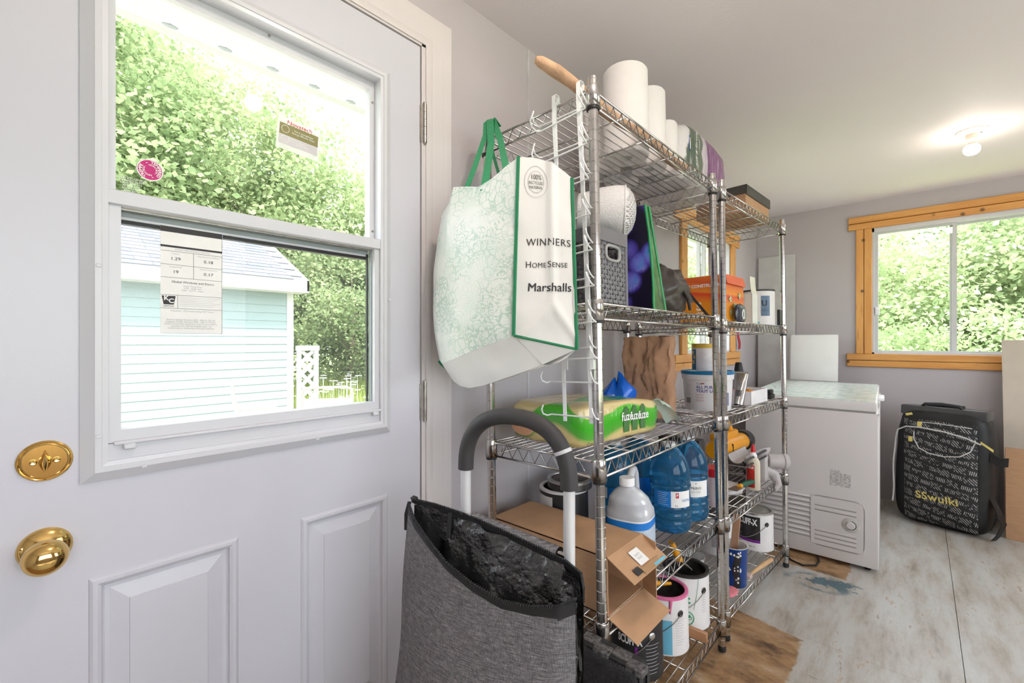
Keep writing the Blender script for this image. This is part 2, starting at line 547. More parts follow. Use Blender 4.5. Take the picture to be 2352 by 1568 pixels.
def window(name, A0, A1, Z0, Z1, frame_M, woodh, woodv, ext_l=0.155, mull=True, sliver=0.04, vent=False):
    """window in a local frame: local x along wall, local y outward, z up"""
    w_ = mk(name, None, None, frame_M)
    w_['kind'] = 'structure'
    tw, hh, th = 0.098, 0.10, 0.018
    # trims, two strips each so that the middle groove reads
    def trim(nm, x0, x1, z0, z1, m, horiz):
        mb = MB()
        if horiz:
            zm = (z0 + z1) / 2
            mb.rbox(x0, x1, -th, 0.0, z0, zm - 0.002, 0.003, 1).rbox(x0, x1, -th - 0.004, 0.0, zm + 0.001, z1, 0.003, 1)
        else:
            xm = (x0 + x1) / 2
            mb.rbox(x0, xm - 0.002, -th, 0.0, z0, z1, 0.003, 1).rbox(xm + 0.001, x1, -th + 0.003, 0.0, z0, z1, 0.003, 1)
        return part(mb, nm, m, w_)
    trim('head_trim', A0 - ext_l + 0.01, A1 + ext_l - 0.01, Z1, Z1 + hh, woodh, True)
    trim('sill_trim', A0 - ext_l, A1 + ext_l, Z0 - hh, Z0, woodh, True)
    trim('side_trim', A0 - tw, A0, Z0, Z1, woodv, False)
    trim('side_trim', A1, A1 + tw, Z0, Z1, woodv, False)
    # vinyl liner
    mb = MB()
    mb.box(A0, A0 + 0.012, 0, 0.12, Z0, Z1).box(A1 - 0.012, A1, 0, 0.12, Z0, Z1)
    mb.box(A0, A1, 0, 0.12, Z0, Z0 + 0.012).box(A0, A1, 0, 0.12, Z1 - 0.03, Z1)
    part(mb, 'frame', m_vinyl, w_)
    xm = (A0 + A1) / 2
    for k, (x0, x1, yy) in enumerate(((A0 + 0.012, xm + 0.018, 0.045), (xm - 0.018, A1 - 0.012, 0.075))):
        s_ = MB()
        r = 0.022
        s_.box(x0, x0 + r, yy - 0.012, yy + 0.012, Z0 + 0.012, Z1 - 0.03).box(x1 - r, x1, yy - 0.012, yy + 0.012, Z0 + 0.012, Z1 - 0.03)
        s_.box(x0 + r, x1 - r, yy - 0.012, yy + 0.012, Z0 + 0.012, Z0 + 0.026).box(x0 + r, x1 - r, yy - 0.012, yy + 0.012, Z1 - 0.044, Z1 - 0.03)
        so = part(s_, 'sash', m_sash, w_)
        part(MB().box(x0 + r, x1 - r, yy - 0.002, yy + 0.002, Z0 + 0.026, Z1 - 0.044), 'pane', m_glass, so)
        if k == 0:
            part(MB().rbox(x0 + 0.004, x0 + 0.03, yy - 0.03, yy - 0.012, Z0 + 0.30, Z0 + 0.36, 0.004, 2), 'latch', m_white, so)
    return w_
m_sash = mat('aluminium_sash', (0.62, 0.62, 0.62), 0.4, var=0.02)
window('window_1', W1[0], W1[1], W1[2], W1[3], T(0, YF, 0), m_pine, m_pinez)
# left wall: local x -> +y, outward -> -x
window('window_2', W2[0], W2[1], W2[2], W2[3], Matrix(((0, -1, 0, 0), (1, 0, 0, 0), (0, 0, 1, 0), (0, 0, 0, 1))), m_pine, m_pinez, 0.2)
window('window_3', W3[0], W3[1], W3[2], W3[3], Matrix(((0, 1, 0, XR), (1, 0, 0, 0), (0, 0, 1, 0), (0, 0, 0, 1))), m_pine, m_pinez)

window('window_4', W5[0], W5[1], W5[2], W5[3], Matrix(((0, 1, 0, XR), (1, 0, 0, 0), (0, 0, 1, 0), (0, 0, 0, 1))), m_pine, m_pinez)

# ------------------------------------------------------------------ entrance door
door = mk('door_1', None)
door['kind'] = 'structure'
SY0, SY1, SZ1 = -0.055, 0.761, 2.052
G = (0.062, 0.647, 0.955, 1.915)                # hole for the light
def rect_loops(mb, y0, y1, z0, z1, prof, fill=False):
    """rings of a rectangle on the plane x: prof = [(inset, x)]"""
    n0 = len(mb.v)
    for (i, x) in prof:
        mb.v += [(x, y0 + i, z0 + i), (x, y1 - i, z0 + i), (x, y1 - i, z1 - i), (x, y0 + i, z1 - i)]
    for k in range(len(prof) - 1):
        for j in range(4):
            a = n0 + 4 * k + j
            b = n0 + 4 * k + (j + 1) % 4
            mb.f.append((a, b, b + 4, a + 4))
    if fill:
        e = n0 + 4 * (len(prof) - 1)
        mb.f.append((e, e + 1, e + 2, e + 3))
    return mb
P1 = (0.06, 0.293, 0.235, 0.772)
P2 = (0.422, 0.654, 0.235, 0.772)
sl = MB()
x0, x1 = -0.045, 0.0
sl.box(x0, x1, SY0, P1[0], 0.012, SZ1)
sl.box(x0, x1, P2[1], SY1, 0.012, SZ1)
sl.box(x0, x1, P1[0], P2[1], G[3], SZ1)
sl.box(x0, x1, P1[0], P2[1], P1[3], G[2])
sl.box(x0, x1, P1[0], P2[1], 0.012, P1[2])
sl.box(x0, x1, P1[1], P2[0], P1[2], P1[3])
part(sl, 'slab', m_door, door, smooth=False)
for p in (P1, P2):
    pm = MB()
    rect_loops(pm, p[0], p[1], p[2], p[3], [(0, 0.0), (0.002, 0.0025), (0.006, 0.005), (0.012, 0.005), (0.017, 0.002), (0.019, -0.004), (0.022, -0.0065), (0.028, -0.0065), (0.055, 0.0), (0.056, 0.0015)], True)
    part(pm, 'panel', m_door, door, smooth=False)
# window light in the door
fr = MB()
rect_loops(fr, 0.049, 0.660, 0.941, 1.930, [(0.0, 0.0), (0.0, 0.003), (0.017, 0.016), (0.0185, 0.0175), (0.027, 0.0175), (0.028, 0.0155), (0.036, 0.0145), (0.036, -0.045)])
fr.box(-0.045, 0.008, 0.084, 0.636, 0.976, 1.006)
lf = part(fr, 'window_frame', m_vinyl, door, smooth=False)
pl = MB()
for (yy, zz) in ((0.068, 1.02), (0.068, 1.32), (0.13, 0.955), (0.45, 0.955), (0.645, 1.3)):
    pl.rbox(0.0165, 0.0185, yy, yy + 0.009, zz, zz + 0.007, 0.0015, 1)
part(pl, 'screw_cover', m_vinyl, lf)
# fixed upper sash, set deeper
us = MB()
for b_ in ((0.085, 0.098, 1.462, 1.894), (0.611, 0.624, 1.462, 1.894), (0.098, 0.611, 1.872, 1.894)):
    us.box(-0.045, -0.02, b_[0], b_[1], b_[2], b_[3])
so = part(us, 'upper_sash', m_vinyl, door)
part(MB().box(-0.034, -0.030, 0.098, 0.611, 1.44, 1.872), 'pane', m_glass_d, so)
sc = MB()
for (yy, zz) in ((0.619, 1.84), (0.619, 1.49), (0.36, 1.89)):
    sc.cyl((-0.02, yy, zz), (-0.018, yy, zz), 0.003, n=10)
part(sc, 'screw', m_nickel, so)
mbw = MB().box(-0.045, -0.028, 0.098, 0.611, 1.424, 1.436)
part(mbw, 'weatherstrip', m_vinylgrey, so)
part(MB().box(-0.044, -0.03, 0.098, 0.611, 1.412, 1.4195), 'weatherstrip', m_black, so)
part(MB().box(-0.045, -0.026, 0.098, 0.611, 1.4195, 1.424), 'weatherstrip', m_vinyl, so)
part(MB().box(-0.045, -0.026, 0.098, 0.611, 1.436, 1.462), 'bottom_rail', m_vinyl, so)
# sliding lower sash
ls = MB()
ls.box(-0.026, 0.006, 0.085, 0.103, 1.007, 1.462).box(-0.026, 0.006, 0.611, 0.634, 1.007, 1.462)
ls.rbox(-0.026, 0.012, 0.083, 0.636, 1.437, 1.464, 0.002, 1).box(-0.026, 0.006, 0.103, 0.611, 1.007, 1.029)
ls.rbox(-0.005, 0.016, 0.092, 0.630, 1.003, 1.010, 0.003, 2)
so = part(ls, 'lower_sash', m_vinyl, door)
part(MB().box(-0.016, -0.012, 0.103, 0.611, 1.029, 1.437), 'pane', m_glass_d, so)
part(MB().box(-0.02, -0.008, 0.6075, 0.611, 1.029, 1.43), 'weatherstrip', m_vinylgrey, so)
part(MB().box(-0.0265, -0.02, 0.603, 0.6065, 1.029, 1.425), 'weatherstrip', m_black, so)
part(MB().box(-0.02, -0.008, 0.103, 0.611, 1.4335, 1.437), 'weatherstrip', m_nickel, so)
for yy in (0.105, 0.600):
    part(MB().rbox(0.002, 0.02, yy, yy + 0.018, 0.994, 1.004, 0.002, 1), 'latch', m_vinyl, so)
def screen_mat():
    m, N, L, b = nmat('insect_screen')
    v = mapped(N, L, (1, 1, 1))
    sp = N.new('ShaderNodeSeparateXYZ')
    L.new(v, sp.inputs[0])
    a = vmath(N, L, 'FRACT', vmath(N, L, 'MULTIPLY', sp.outputs[1], 620.0))
    c = vmath(N, L, 'FRACT', vmath(N, L, 'MULTIPLY', sp.outputs[2], 620.0))
    g = vmath(N, L, 'MAXIMUM', vmath(N, L, 'LESS_THAN', a, 0.11), vmath(N, L, 'LESS_THAN', c, 0.11))
    b.inputs['Base Color'].default_value = (0.30, 0.31, 0.32, 1)
    L.new(g, b.inputs['Alpha'])
    return m
part(MB().add([(-0.042, 0.10, 1.02), (-0.042, 0.615, 1.02), (-0.042, 0.615, 1.412), (-0.042, 0.10, 1.412)], [(0, 1, 2, 3)]), 'insect_screen', screen_mat(), door, smooth=False)
# frame, stop and casing
jm = MB()
jm.box(-0.12, 0.004, SY1 + 0.003, DY1, 0, DZ1).box(-0.12, 0.004, DY0, SY0 - 0.003, 0, DZ1).box(-0.12, 0.004, DY0, DY1, SZ1 + 0.003, DZ1)
jm.box(-0.12, -0.047, SY1 - 0.012, SY1 + 0.003, 0, SZ1).box(-0.12, -0.047, SY0 - 0.003, SY0 + 0.012, 0, SZ1).box(-0.12, -0.047, SY0, SY1, SZ1 - 0.012, SZ1 + 0.003)
struct(jm, 'trim_2', m_trimw, smooth=False)
cas = [(0.0, 0.0), (0.0, 0.008), (0.006, 0.011), (0.018, 0.012), (0.022, 0.0095), (0.028, 0.0125), (0.050, 0.0155), (0.058, 0.0175), (0.062, 0.0175), (0.068, 0.021), (0.084, 0.021), (0.086, 0.019), (0.086, 0.0)]
def casing(name, c):
    """mitred three-sided casing: c = inner y0, y1, z1"""
    y0_, y1_, z1_ = c
    mb = MB()
    n = len(cas)
    for (o_, x_) in cas:
        mb.v += [(x_, y0_ - o_, 0), (x_, y0_ - o_, z1_ + o_), (x_, y1_ + o_, z1_ + o_), (x_, y1_ + o_, 0)]
    for i in range(n - 1):
        for j in range(3):
            mb.f.append((i * 4 + j, i * 4 + j + 1, (i + 1) * 4 + j + 1, (i + 1) * 4 + j))
    o = struct(mb, name, m_trimw)
    return o
casing('trim_3', (DY0 + 0.001, DY1 - 0.007, DZ1 - 0.013))
# hinges
for z0 in (1.773, 0.958, 0.25):
    hm = MB()
    for k in range(5):
        hm.cyl((0.008, 0.772, z0 + k * 0.0225), (0.008, 0.772, z0 + k * 0.0225 + 0.0215), 0.0062, n=12)
    hm.cyl((0.008, 0.772, z0 - 0.003), (0.008, 0.772, z0 + 0.118), 0.0045, n=10)
    ho = part(hm, 'hinge', m_nickel, door)
    part(MB().box(-0.002, 0.003, 0.759, 0.769, z0 + 0.002, z0 + 0.108), 'hinge_leaf', m_nickel, ho)
# deadbolt
db = MB().lathe([(0.0, 0.0), (0.0335, 0.0), (0.0335, 0.003), (0.031, 0.0055), (0.0295, 0.0045), (0.0275, 0.006), (0.026, 0.0055)], 40, T(0, 0.008, 0.991, ry=90))
d0 = part(db, 'deadbolt', m_brass, door)
part(MB().lathe([(0.0, 0.0058), (0.027, 0.0056)], 40, T(0, 0.008, 0.991, ry=90)), 'plate', m_brassd, d0)
part(MB().tube([(0.006, 0.008, 0.991), (0.012, 0.008, 0.991)], 0.008, 14)
     .grid(lambda u, v: (0.012 + 0.010 * math.sin(PI * u) * (0.4 + 0.6 * math.sin(PI * v)), 0.008 + (0.011 * math.sin(PI * min(1, v * 1.1)) + 0.002) * (u - 0.5), 0.974 + 0.034 * v), 8, 10), 'thumbturn', m_brass, d0)
for s_ in (-1, 1):
    part(MB().lathe([(0.0048, 0.0055), (0.0048, 0.0075), (0.0035, 0.0085), (0.0, 0.0078)], 12, T(0, 0.008 + s_ * 0.0135, 0.991, ry=90)), 'screw', m_brass, d0)
# knob
kb = MB().lathe([(0.0, 0.0), (0.0335, 0.0), (0.0335, 0.002), (0.031, 0.006), (0.024, 0.011), (0.017, 0.014), (0.015, 0.02), (0.0145, 0.026)], 40, T(0, 0.008, 0.845, ry=90))
k0 = part(kb, 'knob_rose', m_brass, door)
prof = [(0.0145, 0.024)] + [(0.0275 * math.sin(a) ** 0.85 if a > 0.01 else 0, 0.050 - 0.024 * math.cos(a)) for a in [0.55 + (PI - 0.55) * i / 16 for i in range(17)]]
prof[-1] = (0.0, prof[-1][1])
part(MB().lathe(prof, 40, T(0, 0.008, 0.845, ry=90)), 'knob', m_brass, k0)
part(MB().lathe([(0.004, 0.006), (0.004, 0.0098), (0.0, 0.0105)], 12, T(0, -0.017, 0.852, ry=90)), 'screw', m_brass, k0)
# ------------------------------------------------------------------ stickers on the door glass
m_mag = mat('magenta_print', (0.50, 0.005, 0.16), 0.4)
m_olive = mat('olive_print', (0.25, 0.23, 0.08), 0.5)
m_lgrey = mat('pale_grey_print', (0.62, 0.60, 0.62), 0.5)
m_redink = mat('red_ink', (0.55, 0.03, 0.06), 0.5)
m_film = mat('sticker_film', (0.86, 0.86, 0.85), 0.4, alpha=0.55)
def gp(y, z, x):
    return lambda a, b: (x, y + a, z + b)
st = thing('round_sticker', 'round magenta tempered-glass sticker on the upper door pane', 'sticker', T(-0.0299, 0.149, 1.5245))
part(MB().lathe([(0, 0.0006), (0.0205, 0.0006), (0.0205, 0)], 40, T(ry=90)), 'sticker_back', m_paper, st)
part(MB().lathe([(0, 0.0009), (0.0188, 0.0009), (0.0188, 0.0006)], 40, T(ry=90)), 'print', m_mag, st)
def ringtext(txt, size, r, a0, parent, m):
    vs_, fs = text_geo(txt, size, offset=0.02)
    mb = MB()
    mb.add([(0.0012, (r + y) * math.sin(a0 + x / r), (r + y) * math.cos(a0 + x / r)) for x, y in vs_], fs)
    me = bpy.data.meshes.new('lettering'); me.from_pydata(mb.v, [], mb.f); me.materials.append(m)
    mk('lettering', me, parent)
ringtext('TEMPERED', 0.0072, 0.0148, R(70), st, m_paper)
ringtext('TREMPE', 0.0072, 0.0148, R(255), st, m_paper)
ringtext('-', 0.009, 0.0148, R(-22), st, m_paper)
ringtext('-', 0.009, 0.0148, R(165), st, m_paper)
ringtext('NOVATECH -', 0.0042, 0.0098, R(60), st, m_paper)
ringtext('NOVATECH -', 0.0042, 0.0098, R(240), st, m_paper)
ro = mk('x', None); bpy.data.objects.remove(ro)
st.matrix_basis = T(-0.0299, 0.149, 1.5245) @ Matrix.Rotation(R(0), 4, 'X')

st = thing('energy_sticker', 'tilted clear sticker with olive and grey bands on the upper pane', 'sticker', T(-0.0299, 0.430, 1.683) @ Matrix.Rotation(R(-4.5), 4, 'X'))
part(MB().rbox(0, 0.0005, -0.050, 0.050, -0.041, 0.036, 0.0002, 1), 'film', m_film, st)
f0 = gp(0, 0, 0.0008)
patch(st, 'print', m_olive, f0, -0.045, 0.045, -0.006, 0.021)
patch(st, 'print', m_lgrey, f0, -0.045, 0.045, -0.028, -0.0065)
lettering(st, 'Novatech', 0.013, gp(0, 0.026, 0.0009), m_redink, offset=0.01, sx=1.15)
lettering(st, 'Verre énergétique\nEnergy Efficient Glass', 0.0062, gp(0.010, 0.008, 0.0011), m_paper)
lettering(st, 'Certifié\nCertified door', 0.0052, gp(0.008, -0.016, 0.0011), m_paper)
for zz in (0.008, -0.016):
    part(MB().tube([(0.0012, -0.032 + 0.0085 * math.cos(a), zz + 0.0085 * math.sin(a)) for a in [2 * PI * i / 20 for i in range(20)]], 0.0006, 4, True), 'ring', m_paper, st)

st = thing('etched_mark', 'tiny white etched lettering at the lower left of the upper pane', 'mark', T(-0.0299, 0.121, 1.488))
for i, s_ in enumerate(('NOVATECH CANADA', 'TEMPERED GLASS', 'CAN/CGSB 12.1', 'ASTM E 2190', 'SGCC 16 CFR', 'ANSI Z97.1')):
    lettering(st, s_, 0.0046, gp(0, 0.012 - i * 0.0048, 0.0005), m_paper)

st = thing('rating_label', 'white energy rating label on the lower door pane', 'label', T(-0.0118, 0.214, 1.312))
part(MB().rbox(0, 0.0004, -0.052, 0.052, -0.106, 0.106, 0.0001, 1), 'paper', m_paper, st)
q = gp(0, 0, 0.0007)
patch(st, 'print', m_ink, q, -0.052, 0.051, 0.094, 0.105)
patch(st, 'print', m_ink, q, -0.052, 0.051, 0.064, 0.068)
ln = MB()
for (a, b, c, d) in ((-0.052, 0.051, 0.0565, 0.057), (-0.052, 0.051, 0.030, 0.0305), (-0.052, 0.051, 0.0045, 0.005), (0.001, 0.0015, 0.0045, 0.057), (-0.052, 0.051, -0.030, -0.0295), (-0.052, 0.051, -0.0565, -0.056), (-0.025, -0.0245, -0.056, -0.03), (0.051, 0.0515, -0.106, 0.105), (-0.052, 0.0515, -0.106, -0.1055)):
    ln.box(0.0004, 0.0008, a, b, c, d)
part(ln, 'rule', m_ink, st, smooth=False)
for s_, y, z, h in (('1.29', -0.028, 0.042, 0.0085), ('0.18', 0.027, 0.042, 0.0085), ('19', -0.028, 0.016, 0.0085), ('0.17', 0.027, 0.016, 0.0085)):
    lettering(st, s_, h, gp(y, z, 0.0009), m_ink, sx=1.15)
lettering(st, 'Global Windows and Doors', 0.0062, gp(0.001, -0.0035, 0.0009), m_ink)
for s_, y, z, h in (('U-Factor', -0.028, 0.052, 0.0035), ('Solar Heat Gain Coefficient', 0.027, 0.052, 0.0035), ('Energy Rating', -0.028, 0.026, 0.0035), ('Visible Transmittance', 0.027, 0.026, 0.0035), ('ENERGY PERFORMANCE RATINGS', 0, 0.0605, 0.0038),
                    ('Single Swing Door\nVinyl - single vent\nClear - Low E - Argon', 0.0, -0.015, 0.0042), ('Novatech - 970 w/vent sliding Pdl/T frame', 0, -0.061, 0.0042),
                    ('Positive Design Pressure (DP)  1680 Pa (35 psf)\nNegative Design Pressure (DP)  1680 Pa (35 psf)\nWater Penetration Resistance Test Pressure 260 Pa\nCanadian Air Infiltration/Exfiltration  A3\nConformity to Authorities Having Jurisdiction', -0.002, -0.087, 0.0042)):
    lettering(st, s_, h, gp(y, z, 0.0009), m_inkgrey)
for i in range(6):
    patch(st, 'print', m_lgrey, gp(0, 0, 0.0008), -0.022, 0.048 - (i % 3) * 0.006, -0.034 - i * 0.0034, -0.0332 - i * 0.0034)
mb = MB().add([(0.0008, -0.050, -0.032), (0.0008, -0.028, -0.032), (0.0008, -0.031, -0.049), (0.0008, -0.047, -0.049)], [(0, 1, 2, 3)])
part(mb, 'emblem', m_ink, st, smooth=False)
lettering(st, 'K', 0.012, gp(-0.043, -0.037, 0.0012), m_paper, offset=0.03)
lettering(st, 'C', 0.012, gp(-0.035, -0.042, 0.0012), m_paper, offset=0.03)
lettering(st, 'CERTIFIED', 0.0038, gp(-0.039, -0.0525, 0.0012), m_ink)

# ------------------------------------------------------------------ wire shelving
DA, WA, WB, PH = 0.375, 0.85, 0.82, 1.833
FA = Matrix.Translation((0.518 - DA, 0.93, 0)) @ Matrix.Rotation(R(-1.15), 4, 'Y')
_b = R(-3.3)
FB = Matrix.Translation((0.508 - DA * math.cos(_b), 1.865 - DA * math.sin(_b), 0)) @ Matrix.Rotation(_b, 4, 'Z') @ Matrix.Rotation(R(-0.6), 4, 'Y')
SA = [1.805, 1.28, 0.89, 0.50, 0.113]
SB = [1.80, 1.27, 0.885, 0.485, 0.11]
def pA(x, y, z, rz=0, rx=0, ry=0):
    return FA @ T(x, y, z, rz, rx, ry)
def pB(x, y, z, rz=0, rx=0, ry=0):
    return FB @ T(x, y, z, rz, rx, ry)
# shared meshes
prof = [(0.0, 0.022), (0.0125, 0.022)]
z = 0.022
while z < PH - 0.03:
    z += 0.0254
    prof += [(0.0125, z - 0.0012), (0.0116, z - 0.0004), (0.0116, z + 0.0004), (0.0125, z + 0.0012)]
prof += [(0.0125, PH - 0.001), (0.0115, PH), (0, PH)]
me_post = MB().lathe(prof, 14).mesh('post', m_chrome)
me_foot = MB().lathe([(0, 0), (0.013, 0), (0.0145, 0.003), (0.0145, 0.016), (0.0125, 0.022), (0, 0.022)], 16).mesh('foot', m_black)
me_collar = MB().lathe([(0.0128, -0.046), (0.0185, -0.046), (0.0168, 0.004), (0.0155, 0.006), (0.0128, 0.006)], 20).mesh('collar', m_chrome, True)
me_clip = MB().lathe([(0.0128, -0.053), (0.0165, -0.053), (0.0165, -0.046), (0.0128, -0.046)], 20).mesh('clip', m_black)
def shelf_mesh(W):
    mb = MB()
    e = 0.016
    for zz, r in ((-0.003, 0.0032), (-0.042, 0.0032)):
        for x in (0.0, DA):
            mb.cyl((x, e, zz), (x, W - e, zz), r, n=7)
        for y in (0.0, W):
            mb.cyl((e, y, zz), (DA - e, y, zz), r, n=7)
    def zig(a, b):
        a = Vector(a); b = Vector(b)
        n = max(2, int(round((b - a).length / 0.0215)))
        n += n % 2
        pts = [a.lerp(b, i / n) + Vector((0, 0, -0.0045 if i % 2 else -0.0405)) for i in range(n + 1)]
        mb.tube(pts, 0.0017, 5)
    for x in (0.003, DA - 0.003):
        zig((x, 0.04, 0), (x, W - 0.04, 0))
    for y in (0.003, W - 0.003):
        zig((0.04, y, 0), (DA - 0.04, y, 0))
    n = 14
    for i in range(1, n):
        x = DA * i / n
        mb.cyl((x, 0, -0.0018), (x, W, -0.0018), 0.0018, n=6)
    for k in range(1, 5):
        y = W * k / 5
        mb.cyl((0, y, -0.0062), (DA, y, -0.0062), 0.0027, n=6)
    return mb.mesh('shelf', m_chrome, True)
def unit(F, W, S, label):
    u = thing('shelving_unit', label, 'shelving', F, 'chrome wire shelving units')
    for (x, y) in ((0, 0), (DA, 0), (0, W), (DA, W)):
        p = mk('post', me_post, u, T(x, y, 0))
        mk('foot', me_foot, p)
    sm = shelf_mesh(W)
    for zz in S:
        s_ = mk('shelf', sm, u, T(0, 0, zz))
        for (x, y) in ((0, 0), (DA, 0), (0, W), (DA, W)):
            mk('collar', me_collar, s_, T(x, y, 0))
            mk('clip', me_clip, s_, T(x, y, 0))
    return u
unit(FA, WA, SA, 'chrome wire shelving unit nearest the entrance door')
unit(FB, WB, SB, 'chrome wire shelving unit beside the chest freezer')

# ------------------------------------------------------------------ white over-door hook racks
def hook_rack(M, label, length, straps, x0, x1, rows, z_first, pitch):
    t = thing('hook_rack', label, 'hook rack', M, 'white hook racks on the shelf end')
    for sx_ in straps:
        pts = [(sx_, 0.018, -0.012), (sx_, 0.018, 0.004), (sx_, 0.015, 0.0075), (sx_, 0.004, 0.0075), (sx_, 0.0, 0.004), (sx_, -0.004, -0.05), (sx_ , -0.004, -length)]
        part(MB().ribbon(pts, (0.0105, 0, 0), 0.0016), 'strap', m_white, t, smooth=False)
    for i in range(rows):
        z = z_first - i * pitch
        y = -0.008
        def J(x, s_):
            return [(x, y, z), (x + s_ * 0.006, y - 0.010, z - 0.002), (x + s_ * 0.008, y - 0.026, z + 0.004), (x + s_ * 0.006, y - 0.034, z + 0.016), (x + s_ * 0.002, y - 0.032, z + 0.028)]
        left = list(reversed(J(x0, -1)))
        part(MB().tube(left + [(x0 + 0.01, y, z), (x1 - 0.01, y, z)] + J(x1, 1), 0.0021, 7), 'hook_row', m_white, t)
    return t
hook_rack(pA(0, -0.009, SA[0] - 0.001, rz=1.5, ry=-1.2), 'long white over-door hook rack reaching down over the green juice pack', 0.83, (0.262, 0.340), 0.222, 0.362, 10, -0.045, 0.0855)
hook_rack(pA(0, -0.023, SA[0] - 0.004, rz=-1, ry=-2.4), 'shorter white hook rack hanging behind the longer hook rack', 0.70, (0.276, 0.352), 0.235, 0.372, 8, -0.075, 0.0855)
# ------------------------------------------------------------------ things on the shelves: helpers
aA, aB = R(-66), R(-75)
m_can = mat('can_white', (0.78, 0.76, 0.755), 0.35, var=0.03)
m_canblk = mat('can_black', (0.022, 0.02, 0.021), 0.42, var=0.3)
m_tin = mat('tin_rim', (0.58, 0.57, 0.56), 0.3, 1.0, var=0.1)
m_tindark = mat('dark_rim', (0.05, 0.045, 0.043), 0.4, 0.4, var=0.2)
m_purple = mat('purple_print', (0.20, 0.02, 0.28), 0.5)
m_wire = mat('bail_wire', (0.55, 0.54, 0.52), 0.35, 1.0)
m_dry = mat('dried_paint', (0.055, 0.05, 0.048), 0.35, var=0.5, scale=25, bump=0.4, bscale=30)
m_pink = mat('pink_paint', (0.75, 0.18, 0.36), 0.35, var=0.1)
m_skyblue = mat('sky_blue_print', (0.16, 0.48, 0.66), 0.45)
m_grn = mat('green_print', (0.02, 0.36, 0.16), 0.5)

def can(M, label, r, h, body=None, top='lid', bail=None, bail_up=False, name='paint_can', rim=None, group='paint cans', lid=None, ear_m=None):
    t = thing(name, label, 'paint can', M, group)
    body = body or m_can
    rim = rim or m_tin
    part(MB().lathe([(0, 0.002), (r - 0.003, 0.002), (r - 0.003, 0.0), (r, 0.0), (r + 0.0012, 0.003), (r, 0.006), (r, h - 0.012), (r - 0.002, h - 0.008)], 36), 'body', body, t)
    part(MB().lathe([(r - 0.002, h - 0.010), (r + 0.0015, h - 0.008), (r + 0.0015, h - 0.001), (r, h), (r - 0.010, h), (r - 0.012, h - 0.004)], 36), 'rim', rim, t)
    if top == 'lid':
        part(MB().lathe([(r - 0.011, h - 0.003), (r - 0.014, h - 0.0055), (r - 0.02, h - 0.0055), (r - 0.024, h - 0.003), (0, h - 0.003)], 36), 'lid', lid or rim, t)
    else:
        part(MB().lathe([(r - 0.011, h - 0.003), (r - 0.004, h - 0.02), (r - 0.004, h * 0.55), (r - 0.012, h * 0.5), (0, h * 0.5)], 36), 'inside', lid or m_dry, t)
    if bail is not None:
        for s_ in (0, PI):
            a = bail + s_
            part(MB().lathe([(0.0, 0.0035), (0.006, 0.0035), (0.0095, 0.002), (0.012, 0.0)], 16, Matrix.Translation((r * math.cos(a), r * math.sin(a), h * 0.72)) @ Matrix.Rotation(a, 4, 'Z') @ Matrix.Rotation(R(90), 4, 'Y')), 'ear', ear_m or rim, t)
        pts = []
        for i in range(17):
            q_ = PI * i / 16
            lx = (r + 0.004) * math.cos(q_)
            dn = math.sin(q_)
            out = (r + 0.005) * math.sin(q_)
            if bail_up:
                pts.append(Matrix.Rotation(bail, 4, 'Z') @ Vector((lx, out * 0.35, h * 0.72 + dn * (h * 0.30 + 0.02))))
            else:
                pts.append(Matrix.Rotation(bail, 4, 'Z') @ Vector((lx, -out, h * 0.72 - dn * h * 0.42)))
        part(MB().tube(pts, 0.0013, 6), 'bail', m_wire, t)
    return t

def cpatch(t, name, m, r, a0, z, x0, x1, y0, y1):
    return patch(t, name, m, on_cyl(r, a0, z), x0, x1, y0, y1, 12, 1)

def blob(nu, nv, rx, ry, rz, amp, seed, sq=2.6, zmin=0.0):
    """lumpy soft shape standing on z=0"""
    mb = MB()
    sd = Vector((seed * 7.3, seed * 3.1, seed * 1.7))
    def fn(u, v):
        a = 2 * PI * u
        b = PI * v
        c_, s_ = math.cos(a), math.sin(a)
        k = (abs(c_) ** sq + abs(s_) ** sq) ** (-1 / sq)
        rr = math.sin(b) ** 0.6
        d = Vector((c_ * k * rr, s_ * k * rr, -math.cos(b)))
        n_ = noise.noise(d * 2.1 + sd) * 0.6 + noise.noise(d * 5 + sd) * 0.4
        d = d * (1 + amp * n_)
        return (d.x * rx, d.y * ry, max(0.0, rz + d.z * rz))
    mb.grid(fn, nu, nv, True)
    return mb

# ------------------------------------------------------------------ top shelves
m_roll = mat('paper_towel', (0.83, 0.80, 0.79), 0.85, var=0.02, scale=20, bump=0.12, bscale=220)
def roll(M, label, r, h):
    t = thing('paper_towel_roll', label, 'paper roll', M, 'paper towel rolls on the top shelf')
    part(MB().lathe([(0.021, 0.001), (r - 0.004, 0.0), (r, 0.004), (r, h - 0.006), (r - 0.004, h), (0.021, h)], 36), 'paper', m_roll, t)
    part(MB().lathe([(0.0195, 0.0), (0.021, 0.0), (0.021, h + 0.0005), (0.0195, h + 0.0005), (0.0195, 0.0)], 20), 'core', m_paper, t)
    return t
roll(pA(0.238, 0.425, SA[0]), 'tallest white paper towel roll in front on the top shelf', 0.074, 0.290)
roll(pA(0.247, 0.572, SA[0]), 'second white paper towel roll from the door, right of the tallest one', 0.062, 0.275)
roll(pA(0.096, 0.505, SA[0]), 'white paper towel roll half hidden behind the shelf post top', 0.066, 0.262)
roll(pA(0.262, 0.684, SA[0]), 'short white paper roll just before the purple pack', 0.044, 0.20)
roll(pA(0.096, 0.645, SA[0]), 'white paper towel roll behind the short roll, beside the purple pack', 0.066, 0.25)

